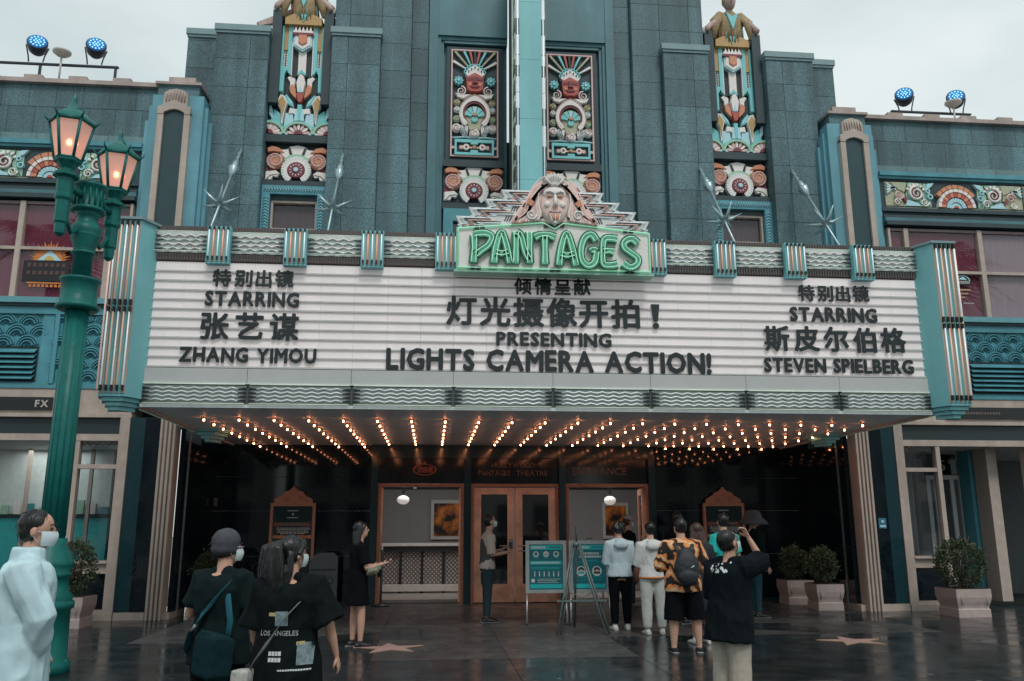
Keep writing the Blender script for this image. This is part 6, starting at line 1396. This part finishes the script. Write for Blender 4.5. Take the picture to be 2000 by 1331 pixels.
        if hair == 'bob':
            rnd = random.Random(4)
            for i in range(60):
                a = rnd.uniform(0, 2*pi); e = rnd.uniform(-.5, 1.4); u = Vector((cos(a)*cos(e), sin(a)*cos(e)*.95-.25, sin(e)))
                if u.y > .45 and u.z < .5: continue
                hb.ell(HT((u.x*.092, u.y*.10, u.z*.085+.018)), (.030*q, .030*q, .032*q), hm, 8, 6)
        hme = remesh(hb, vox*.8, hm, 3, .0035, 45, 3, .12)
        if y < 8:       # loose strands over the mass of hair
            rnd = random.Random(int(x*10)); st = MB(); vs = hme.vertices
            for i in range(170 if hair in ('ponytail', 'long') else 70):
                v = vs[rnd.randrange(len(vs))]; p = v.co+v.normal*.001; d = Vector((rnd.uniform(-.15, .15), -.1, -1)) if p.z < hcen.z+.06 else Vector((v.normal.x, v.normal.y-.4, -.3))
                d = (d-v.normal*d.dot(v.normal)*.9).normalized(); L = rnd.uniform(.03, .09)
                st.tube([p, p+d*L*.5+v.normal*.004, p+d*L+v.normal*rnd.uniform(-.002, .009)], [.0016, .0014, .0004], hm, 3)
            o = st.build('hair_strands', P, 'stuff')
        addmesh('hair', hme, P)
    # clothing
    top = top or {}; bottom = bottom or {}; shoes = shoes or {}
    if top:
        loose = top.get('loose', .018); hem = top.get('hem', -.05); ln = top.get('sleeve', .5); m = top['m']; sw = top.get('cuff', .0)
        tb = MB(); pts = []; rr = []
        zs = [hem, hem+.03, .02, .10, .17, .24, .28, .305]
        for z in sorted(set(zs)):
            # interpolate the body profile
            pf = prof; 
            for i in range(len(pf)-1):
                if pf[i][0] <= z <= pf[i+1][0]: t = (z-pf[i][0])/(pf[i+1][0]-pf[i][0]); w, d = pf[i][1]+(pf[i+1][1]-pf[i][1])*t, pf[i][2]+(pf[i+1][2]-pf[i][2])*t; break
            else: w, d = (pf[0][1], pf[0][2]) if z < pf[0][0] else (pf[-1][1], pf[-1][2])
            fl = top.get('flare', 1.15); k = 1+(fl-1)*max(0, min(1, (.12-z)/.25))
            if z < -.06: k *= 1+(-.06-z)*.7
            pts.append(T((0, 0, z*h))); rr.append(((w*h*b+loose)*k, (d*h*b+loose)*k))
        tb.tube(pts, rr, m, 18, side=tilt @ Vector((1, 0, 0)))
        for s in (-1, 1): tb.tube([T((s*.012*h, -.008*h, .318*h)), T((s*.05*h, -.006*h, .300*h)), T((s*shw_, -.004*h, .274*h))], [.024*h+loose*.3, .026*h+loose*.5, .030*h+loose*.8], m, 8)
        for s, k in ((-1, 'L'), (1, 'R')):
            so_, el, wr, fo = J['arm'+k]; a = [T((s*shw*.45, 0, .285*h)), so_+Vector((0, 0, .002*h))]; r = [.036*h*b**.5+loose*.6, .036*h*b**.6+loose]
            base = .030*h*b**.6
            if ln <= 1: a += [so_.lerp(el, ln*.5), so_.lerp(el, ln)]; r += [base+loose*1.1, base*.97+loose*1.35+sw]
            else:
                e2 = el.lerp(wr, ln-1); a += [so_.lerp(el, .5), el, el.lerp(e2, .5), e2]; r += [base+loose, base*.85+loose*.95, base*.78+loose*.8, base*.66+loose*.6+sw]
            tb.tube(a, r, m, 12)
        if top.get('collar'): ch_ = .025*h*(top['collar']-1); tb.tube([T((0, -.002*h, .30*h)), T((0, -.002*h, .335*h+ch_))], [(.045*h+ch_*.8, .042*h+ch_*.8), (.036*h+ch_*.9, .036*h+ch_*.9)], m, 12)
        if top.get('hood'): tb.ell(T((0, -.075*h*b-.01, .275*h)), (.075*h, .038*h, .045*h), m, 14, 10); tb.ell(T((0, -.06*h, .31*h)), (.055*h, .035*h, .03*h), m, 14, 10)
        mt = remesh(tb, vox, m, 2, top.get('fold', .012), top.get('fs', 8), x*3+y, .55, top.get('quilt', 0)); P['_'] = 0; del P['_']
        addmesh(top.get('name', 'shirt'), mt, P)
    else: mt = None
    if bottom:
        kind = bottom.get('kind', 'trousers'); m = bottom['m']; lo = bottom.get('loose', .015); ln = bottom.get('len', .97); bb = MB()
        if kind == 'skirt':
            zs = bottom.get('to', -.2); bb.tube([T((0, 0, .06*h)), T((0, 0, 0)), pel+Vector((0, 0, -.08*h)), pel+Vector((0, 0, zs*h))], [(.085*h*b, .06*h*b), (.10*h*b, .075*h*b), (.108*h*b+lo, .085*h*b+lo), (.112*h*b+lo*2, .10*h*b+lo*2)], m, 18)
        else:
            bb.tube([T((0, 0, .05*h)), T((0, 0, 0)), pel+Vector((0, 0, -.045*h))], [(.088*h*b, .063*h*b), (.098*h*b, .073*h*b), (.098*h*b, .075*h*b)], m, 16)
            for s, k in ((-1, 'L'), (1, 'R')):
                hp, kn, an = J['leg'+k]; r0, r1, r2 = .056*h*b+lo*.6, .034*h*b**.6+lo*1.2, .021*h*b**.4+lo*1.4
                if ln < 1: e = hp.lerp(kn, ln/.5) if ln < .5 else kn.lerp(an, (ln-.5)/.5)
                else: e = an-Vector((0, 0, .02*h))
                if ln < .5: bb.tube([hp, hp.lerp(e, .5), e], [r0, (r0+r1)/2+lo*.4, r1+lo*.9+.01*h], m, 12)
                elif ln < .7: bb.tube([hp, hp.lerp(kn, .5), kn, e], [r0, (r0+r1)/2+lo*.6, r1+lo*.9+.008*h, r1+lo+.008*h], m, 12)
                else: bb.tube([hp, hp.lerp(kn, .5), kn, kn.lerp(e, .5), e], [r0, (r0+r1)/2+lo*.3, r1, (r1+r2)/2+lo*.3, r2+bottom.get('cuff', 0)], m, 12)
        addmesh(bottom.get('name', kind), remesh(bb, vox, m, 2, bottom.get('fold', .010), 8, x+y*2, .5), P)
    if shoes:
        for k in 'LR':
            a0, f = J['foot'+k]; sm = MB(); w = Vector((f.y, -f.x, 0)); z = a0.z
            s_ = shoes.get('s', 1)
            sm.tube([Vector((a0.x, a0.y, 0))+f*(-.042*h)+Vector((0, 0, .018*h)), Vector((a0.x, a0.y, .022*h)), Vector((a0.x, a0.y, .018*h))+f*.06*h, Vector((a0.x, a0.y, .013*h))+f*.115*h*s_], [(.022*h, .020*h), (.026*h, .024*h), (.028*h, .018*h), (.018*h, .010*h)], shoes['m'], 12, side=w)
            if shoes.get('ankle', 1): sm.tube([Vector((a0.x, a0.y, .03*h)), Vector((a0.x, a0.y, .055*h))], [.026*h, .024*h], shoes['m'], 10)
            addmesh('shoe', remesh(sm, .009, shoes['m'], 1), P)
            so2 = MB(); so2.tube([Vector((a0.x, a0.y, .006))+f*(-.055*h), Vector((a0.x, a0.y, .006))+f*.122*h*s_], [(.024*h, .006), (.024*h, .006)], shoes.get('sole', M('sole_grey', (.3, .3, .3), .7)), 10, side=w); so2.build('sole', P)
    P.rotation_euler = (0, 0, rad(face))
    return P, J, HT, T, mt
def decal(items, mesh, z0, side=-1):
    """lay flat print on the back (side=-1) of a garment mesh: items = MB in local x-z, y is found on the cloth"""
    bv = BVHTree.FromPolygons([v.co for v in mesh.vertices], [p.vertices[:] for p in mesh.polygons])
    nv = []
    for x, y, z in items.v:
        hit = bv.ray_cast(Vector((x, side*1.0, z)), Vector((0, -side, 0)))
        nv.append((x, (hit[0].y+side*.004) if hit[0] else side*.12, z))
    items.v = nv; return items

BLK = cloth('cloth_black_cotton', (.006, .009, .010)); BLK2 = cloth('cloth_black_trousers', (.004, .005, .007)); WHT = M('cloth_white', (.62, .68, .70), .85, nz=(20, .05), bump=(60, .15)); PUF = M('puffer_pale_blue', (.50, .68, .73), .5, nz=None, bump=(22, .10))
SHW = M('shoe_white', (.6, .6, .58), .6, nz=(20, .1)); SHB = M('shoe_black', (.012, .012, .014), .5); STRAP = cloth('strap_teal', (.02, .10, .13)); LEA = M('leather_brown', (.16, .06, .035), .5, nz=(20, .2))

# woman in the pale puffer jacket, left edge
P, J, HT, T, mt = person('woman in a pale puffer jacket and mask at the left edge', -3.88, 5.1, -72, 1.56, .010, 1.08, 0, (-10, 2), dict(L=((-.25, .12, -1), (.2, .3, -.9)), R=((.18, .50, -1), (-.35, -.05, -.6))), hair='short', top=dict(m=PUF, loose=.042, hem=-.16, sleeve=1.9, fold=.030, fs=6.5, quilt=0, collar=2, name='puffer_jacket', flare=1.05), bottom=dict(m=BLK2), shoes=dict(m=SHW), mask=1)
MB().tube([HT((-.035-.02, .095, .012)), HT((-.03, .105, .0)), HT((-.012, .098, .012)), HT((.012, .098, .012)), HT((.03, .105, 0)), HT((.055, .095, .012))], .002, CLIP, 4).build('glasses', P)

# man in grey cap with shoulder bag
CAPG = cloth('cap_grey_wool', (.07, .075, .085))
P, J, HT, T, mt = person('man in a dark grey beanie cap with a teal bag strap across his back', -3.02, 6.0, -22, 1.42, .0095, 1.30, 0, (-38, 0), dict(L=((-.38, .0, -1), (.10, .85, .30)), R=((.35, .15, -1), (-.35, .85, .2))), hair='short', top=dict(m=cloth('tee_dark_green_black', (.007, .014, .015)), loose=.03, hem=-.10, sleeve=.72, fold=.030, fs=6, name='t_shirt'), bottom=dict(m=BLK2, loose=.02), shoes=dict(m=SHB), mask=1)
c = MB().ell(HT((0, -.022, .048)), (.092, .102, .092), CAPG, 18, 12).ell(HT((0, -.028, .0)), (.092, .096, .06), CAPG, 16, 8); addmesh('cap', remesh(c, .009, CAPG, 2, .005, 14, 2), P)
MB().tube([HT((-.07, .05, .012)), HT((-.055, .098, .012)), HT((0, .108, .012)), HT((.055, .098, .012)), HT((.07, .05, .012))], .0028, STEEL, 5).tube([HT((.055, .098, .012)), HT((.08, .0, .012))], .003, STEEL, 5).build('glasses', P)
h = 1.42/1.03
st = [T((.10, -.035, .30*h)), T((.105, -.10, .26*h)), T((.06, -.155, .20*h)), T((-.02, -.175, .13*h)), T((-.095, -.172, .05*h)), T((-.15, -.13, -.02*h)), T((-.165, -.05, -.07*h))]
MB().tube(st, [(.028, .006)]*7, STRAP, 8, side=(.55, .1, .8)).build('bag_strap', P)
MB().tube([T((-.085, -.180, .055*h)), T((-.055, -.184, .085*h))], [(.014, .004)]*2, PW, 6, side=(.6, 0, .8)).build('strap_label', P)
MB().tube([T((.12, -.12, .22*h)), T((.16, -.13, .1*h)), T((.15, -.14, .0))], [(.024, .006)]*3, STRAP, 8, side=(1, 0, 0)).build('bag_strap', P)
bg = MB().tube([T((.08, -.20, -.15*h)), T((.09, -.20, -.13*h)), T((.11, -.20, .03*h)), T((.12, -.20, .05*h))], [(.11, .045), (.13, .06), (.13, .055), (.11, .03)], STRAP, 4, side=(1, .6, 0)); addmesh('shoulder_bag', remesh(bg, .01, cloth('bag_dark_teal', (.008, .028, .034)), 1, .008, 10), P)

# woman with ponytail and printed T-shirt
P, J, HT, T, mt = person('woman with a black ponytail and printed black T-shirt, seen from behind', -2.50, 5.45, -6, 1.40, .0095, 1.22, 0, (-42, 2), dict(L=((-.22, .1, -1), (-.0, .5, -1)), R=((.48, .05, -1), (.20, .35, -1))), hair='ponytail', top=dict(m=BLK, loose=.042, hem=-.16, sleeve=.95, fold=.032, fs=6, name='t_shirt', cuff=.012), bottom=dict(m=BLK2, len=.45, loose=.03, kind='shorts'), shoes=dict(m=SHB), mask=1)
h = 1.40/1.03; z0 = T((0, 0, 0)).z
TW = M('print_white', (.55, .58, .58), .7, nz=None); TY = M('print_yellow_tape', (.45, .38, .16), .7, nz=None); TP = M('print_photo_grey', (.16, .22, .24), .7, nz=(30, .6))
j = MB(); text('LOS ANGELES', -.125, .10, z0+.085*h, z0+.105*h, 0, TW, .02, .0, join=j); decal(j, mt, 0).build('lettering', P)
def dec(name, fn):
    m_ = MB(); fn(m_); decal(m_, mt, 0).build(name, P)
def grid(m_, x0, x1, z0_, z1_, mat, n=5):
    v = [(x0+(x1-x0)*i/n, 0, z0_+(z1_-z0_)*k/n) for k in range(n+1) for i in range(n+1)]; m_.add(v, [(k*(n+1)+i, k*(n+1)+i+1, (k+1)*(n+1)+i+1, (k+1)*(n+1)+i) for k in range(n) for i in range(n)], mat)
dec('photo_print', lambda m_: grid(m_, -.035, .04, z0+.125*h, z0+.185*h, TP)); dec('photo_print', lambda m_: grid(m_, .10, .185, z0-.035*h, z0+.055*h, TP))
dec('tape_print', lambda m_: grid(m_, -.075, -.03, z0+.165*h, z0+.18*h, TY, 2)); dec('tape_print', lambda m_: grid(m_, .095, .135, z0+.045*h, z0+.06*h, TY, 2))
for i in range(2):
    for q in range(4): dec('character_print', lambda m_: grid(m_, -.06+q*.019, -.044+q*.019, z0+.005*h-i*.034, z0+.022*h-i*.034, TW, 2))
for q in range(13): dec('small_print', lambda m_: grid(m_, .0+q*.014, .011+q*.014, z0-.057*h, z0-.050*h, TW, 1))
sp = [T((.13, -.01, .295*h)), T((.12, -.11, .24*h)), T((.03, -.185, .16*h)), T((-.06, -.20, .06*h)), T((-.14, -.175, -.02*h)), T((-.19, -.10, -.07*h))]
MB().tube(sp, [(.011, .004)]*6, M('strap_grey', (.16, .18, .17), .6), 6, side=(.6, 0, .8)).build('bag_strap', P)
bg = MB().tube([T((-.21, -.15, -.16*h)), T((-.21, -.15, -.15*h)), T((-.20, -.14, -.06*h)), T((-.20, -.14, -.05*h))], [(.07, .03), (.085, .05), (.085, .05), (.07, .03)], LEA, 4, side=(1, .8, 0)); addmesh('shoulder_bag', remesh(bg, .01, M('bag_pale_grey', (.36, .36, .33), .6, nz=(30, .35)), 1, .008, 12), P)

# woman in black dress with phone
P, J, HT, T, mt = person('woman in a short black dress holding a phone left of the doors', -2.55, 11.15, -70, 1.53, .012, .92, 0, (0, -6), dict(L=((-.25, .1, -1), (.1, 1, .12)), R=((.2, .25, -1), (-.05, 1, .25)), palmL=(0, 0, 1), palmR=(0, 0, 1), curlR=.5), legs=dict(L=((-.03, -.03, -1), (0, -.04, -1)), R=((.03, .10, -1), (.01, -.02, -1))), hair='long', top=dict(m=BLK2, loose=.025, hem=-.15, sleeve=.8, fold=.010, name='dress_top', flare=1.1), bottom=dict(m=BLK2, kind='skirt', to=-.19, loose=.01), shoes=dict(m=SHB))
w = J['handR'][0]; MB().add([w+Vector((-.03, .07, .02)), w+Vector((.03, .07, .02)), w+Vector((.03, .19, .08)), w+Vector((-.03, .19, .08)), w+Vector((-.03, .07, .028)), w+Vector((.03, .07, .028)), w+Vector((.03, .19, .088)), w+Vector((-.03, .19, .088))], [(0, 1, 2, 3), (4, 5, 6, 7), (0, 1, 5, 4), (2, 3, 7, 6), (0, 3, 7, 4), (1, 2, 6, 5)], M('phone_black', (.02, .02, .025), .2)).build('phone', P)
e1, e2 = J['armR'][1], J['armR'][2]; g = MB().tube([e1.lerp(e2, .0)-Vector((0, 0, .03)), e1.lerp(e2, .5)-Vector((0, .0, .05)), e1.lerp(e2, .85)-Vector((0, 0, .02))], [.06, .055, .035], BLK, 10); addmesh('draped_jacket', remesh(g, .01, M('camouflage_cloth', (.16, .17, .12), .8, nz=(22, .7)), 1, .014, 14), P)
g = MB().tube([e2-Vector((0, .04, .05)), e2-Vector((0, .04, .16))], [.03, .022], BLK, 8); g.build('pink_pouch', P); P.children[-1].data.materials[0] = M('pink_cloth', (.42, .25, .26), .8)

# staff man
KH = cloth('shirt_cream', (.50, .42, .37)); VS = cloth('vest_grey', (.075, .08, .09)); TR = cloth('trousers_slate', (.028, .052, .064))
P, J, HT, T, mt = person('man in cream shirt and grey vest holding a tablet by the copper doors', -.76, 13.72, -80, 1.66, .0125, .92, 3, (0, -12), dict(L=((-.12, .22, -1), (.1, 1, .35)), R=((.12, .1, -1), (-.1, 1, .15)), palmL=(0, 0, 1), palmR=(0, 0, 1), curlL=.7, curlR=.7), legs=dict(L=((-.02, .05, -1), (0, -.02, -1)), R=((.02, -.02, -1), (0, -.04, -1))), hair='short', top=dict(m=KH, loose=.02, hem=-.03, sleeve=.95, fold=.010, name='shirt'), bottom=dict(m=TR, loose=.012), shoes=dict(m=SHB), mask=1)
h = 1.66/1.03; g = MB().tube([T((0, .0, z*h)) for z in (.005, .1, .17, .24, .275)], [(.098*h, .078*h), (.094*h, .074*h), (.098*h, .078*h), (.098*h, .078*h), (.07*h, .062*h)], VS, 16, side=(1, 0, 0)); vm = remesh(g, .0125, VS, 1, .006, 9)
addmesh('vest', vm, P)
c = (J['handL'][0]+J['handR'][0])*.5+Vector((0, .12, .09)); MB().box(c.x-.10, c.x+.10, c.y-.006, c.y+.006, c.z-.06, c.z+.09, M('tablet_blue_print', (.03, .14, .20), .3, nz=(20, .6))).build('tablet', P)
MB().box(c.x-.09, c.x+.09, c.y-.009, c.y-.006, c.z+.05, c.z+.08, PW).build('tablet_heading', P)

# woman with curly bob, pale blue hoodie
P, J, HT, T, mt = person('woman with a curly black bob, pale hoodie and black trousers', 1.09, 12.5, 4, 1.53, .012, 1.08, 0, (0, 0), dict(L=((-.18, .1, -1), (.15, .8, .1)), R=((.18, .05, -1), (-.05, .8, .1))), hair='bob', top=dict(m=M('hoodie_pale_blue', (.45, .56, .60), .85, nz=(20, .06), bump=(60, .15)), loose=.025, hem=-.03, sleeve=1.9, fold=.012, hood=1, name='hoodie'), bottom=dict(m=BLK2, loose=.014), shoes=dict(m=SHW))
bg = MB().ell((.24, -.02, .76), (.05, .08, .13), LEA, 12, 8); addmesh('brown_handbag', remesh(bg, .012, LEA, 1, .005), P); MB().tube([(.10, -.05, 1.24), (.22, -.06, 1.05), (.25, -.02, .86)], .008, LEA, 6).build('bag_strap', P)
# person in white hoodie and pale trousers
P, J, HT, T, mt = person('person in a white hoodie and pale trousers with an orange waist band', 1.42, 11.95, 2, 1.52, .012, 1.0, 0, (8, 0), dict(L=((-.2, .1, -1), (.1, .8, .2)), R=((.2, .05, -1), (0, .7, .1))), legs=dict(L=((-.02, 0, -1), (0, -.02, -1)), R=((.10, .02, -1), (.03, -.03, -1))), hair='short', top=dict(m=M('hoodie_white', (.56, .57, .56), .85, nz=(20, .06), bump=(60, .15)), loose=.03, hem=-.02, sleeve=1.9, fold=.013, hood=1, name='hoodie'), bottom=dict(m=cloth('trousers_pale_grey', (.48, .50, .48)), loose=.02), shoes=dict(m=SHW))
h = 1.52/1.03; MB().tube([T((0, 0, -.022*h)), T((0, 0, -.004*h))], [(.098*h+.036, .074*h+.036)]*2, M('band_orange', (.55, .20, .07), .7), 20, side=(1, 0, 0)).build('waist_band', P)

# person in tiger orange shirt with backpack
def tiger():
    m = bpy.data.materials.new('tiger_print_cloth'); m.use_nodes = True; t = m.node_tree; b = t.nodes['Principled BSDF']; b.inputs['Roughness'].default_value = .8
    tc = t.nodes.new('ShaderNodeTexCoord'); w = t.nodes.new('ShaderNodeTexWave'); w.inputs['Scale'].default_value = 3.4; w.inputs['Distortion'].default_value = 9; w.inputs['Detail'].default_value = 2; w.inputs['Detail Scale'].default_value = 1.6; w.bands_direction = 'DIAGONAL'
    c = t.nodes.new('ShaderNodeValToRGB'); e = c.color_ramp.elements; e[0].position = .0; e[0].color = (.012, .01, .01, 1); e[1].position = .34; e[1].color = (.62, .19, .05, 1); a = e.new(.28); a.color = (.02, .012, .01, 1); a = e.new(.85); a.color = (.66, .24, .07, 1); a = e.new(.97); a.color = (.6, .45, .28, 1)
    t.links.new(tc.outputs['Object'], w.inputs[0]); t.links.new(w.outputs[0], c.inputs[0]); t.links.new(c.outputs[0], b.inputs['Base Color']); return m
TG = tiger()
P, J, HT, T, mt = person('person in an orange tiger striped shirt with a black backpack and black shorts', 1.36, 10.25, -3, 1.56, .012, 1.22, 0, (10, 0), dict(L=((-.45, .1, -1), (.35, .75, .0)), R=((.45, .1, -1), (-.3, .8, .05))), legs=dict(L=((-.10, 0, -1), (-.04, -.02, -1)), R=((.15, .02, -1), (.06, -.03, -1))), hair='short', top=dict(m=TG, loose=.04, hem=-.07, sleeve=1.2, fold=.014, name='tiger_shirt', collar=1, cuff=.01), bottom=dict(m=BLK2, kind='shorts', len=.58, loose=.024, name='shorts'), shoes=dict(m=SHB, ankle=0))
h = 1.56/1.03; g = MB().ell(T((.01, -.20, .11*h)), (.155, .085, .20), BLK, 16, 12).ell(T((.01, -.235, .05*h)), (.125, .07, .11), BLK, 14, 10).ell(T((.01, -.17, .22*h)), (.10, .06, .08), BLK, 12, 8)
addmesh('backpack', remesh(g, .011, M('backpack_black', (.012, .016, .02), .6, nz=(30, .3), bump=(40, .2)), 1, .006, 12), P)
for s in (-1, 1): MB().tube([T((s*.05, -.20, .20*h)), T((s*.10, -.13, .285*h)), T((s*.11, -.02, .315*h)), T((s*.12, .08, .26*h))], [(.026, .009)]*4, MT['backpack_black'], 8, side=(1, 0, 0)).build('backpack_strap', P)
MB().tube([T((.03, -.31, .12*h)), T((.07, -.305, .135*h))], .006, PW, 5).build('backpack_mark', P)

# man in foreground scratching his head
HD = cloth('hoodie_black', (.006, .009, .012))
P, J, HT, T, mt = person('man in a black jacket and cream trousers with one hand to his head', .78, 7.0, -60, 1.43, .010, 1.10, 4, (-8, -18), dict(L=((-.2, .1, -1), (.2, .8, .1)), R=((.05, .8, .30), (-.30, -.42, 1)), palmR=(-.4, -1, 0), curlR=.6), hair='short', top=dict(m=HD, loose=.05, hem=-.135, sleeve=1.12, fold=.030, fs=6, name='jacket', hood=0, cuff=.02), bottom=dict(m=cloth('trousers_cream', (.42, .38, .32)), loose=.03), shoes=dict(m=SHW), mask=1)
h = 1.43/1.03; nmb = MB(); rnd = random.Random(9)
for i in range(26):
    a = rnd.uniform(-.10, .10); z = T((0, 0, (.255+rnd.random()*.05)*h)).z-abs(a)*-.1; s = rnd.uniform(.006, .014); nmb.add([(a-s, 0, z), (a, 0, z+s*1.3), (a+s, 0, z-s*.4), (a+s*.2, 0, z-s*1.4)], [(0, 1, 2, 3)], PW)
decal(nmb, mt, 0).build('white_pattern', P)
# turquoise shirt person behind
P, J, HT, T, mt = person('person in a turquoise T-shirt half hidden in the queue', 2.50, 12.0, 10, 1.64, .014, 1.0, 0, (0, 0), {}, hair='short', top=dict(m=cloth('tee_turquoise', (.03, .45, .42)), loose=.025, hem=-.06, sleeve=.7, name='t_shirt'), bottom=dict(m=BLK2), shoes=dict(m=SHB))
# person with wide black hat
P, J, HT, T, mt = person('person with a wide dark hat and blue jeans right of the queue', 3.62, 13.9, -75, 1.68, .014, 1.0, 3, (0, -6), dict(R=((.1, .1, -1), (.05, .5, -1)), L=((-.1, .1, -1), (0, .7, -.5))), hair='short', top=dict(m=BLK, loose=.04, hem=-.10, sleeve=1.85, name='jacket'), bottom=dict(m=cloth('jeans_teal_blue', (.025, .07, .085)), loose=.01), shoes=dict(m=SHB), mask=1)
HM = M('hat_dark_grey', (.045, .05, .058), .6, nz=(10, .15)); g = MB().lathe(tuple(HT((0, -.005, .0))), [(.25, -.07), (.215, -.01), (.15, .05), (.135, .11), (.105, .15), (.04, .17)], HM, 20); g.build('hat', P)
# person with grey cap behind hat man / near notice board
P, J, HT, T, mt = person('person with long brown hair and a dark coat behind the black jacket man', 1.78, 10.95, 6, 1.50, .013, .95, 0, (0, 0), {}, hair='long', hairm=HAIRR, top=dict(m=cloth('coat_dark_grey', (.03, .034, .038)), loose=.03, hem=-.2, sleeve=1.9, name='coat'), bottom=dict(m=cloth('skirt_dark', (.022, .026, .03)), kind='skirt', to=-.30, loose=.02), shoes=dict(m=SHW))
P, J, HT, T, mt = person('dark haired person in black facing left behind the orange tiger shirt', 2.18, 13.2, -50, 1.69, .014, 1.0, 0, (0, 0), {}, hair='short', top=dict(m=BLK, sleeve=.6, name='t_shirt'), bottom=dict(m=BLK2), shoes=dict(m=SHB))
P, J, HT, T, mt = person('person in a pale peaked cap inside the right doorway', 1.93, 15.6, -70, 1.66, .014, 1.0, 0, (0, 0), {}, hair='short', hairm=HAIRR, top=dict(m=BLK, sleeve=1.8, name='jacket'), bottom=dict(m=cloth('jeans_dark', (.02, .028, .035))), shoes=dict(m=SHB), mask=1)
CG = M('cap_pale_grey', (.30, .31, .31), .7); g = MB().ell(HT((0, -.01, .06)), (.086, .10, .07), CG, 14, 8).ell(HT((0, .12, .045)), (.06, .07, .008), CG, 12, 6); g.build('peaked_cap', P)
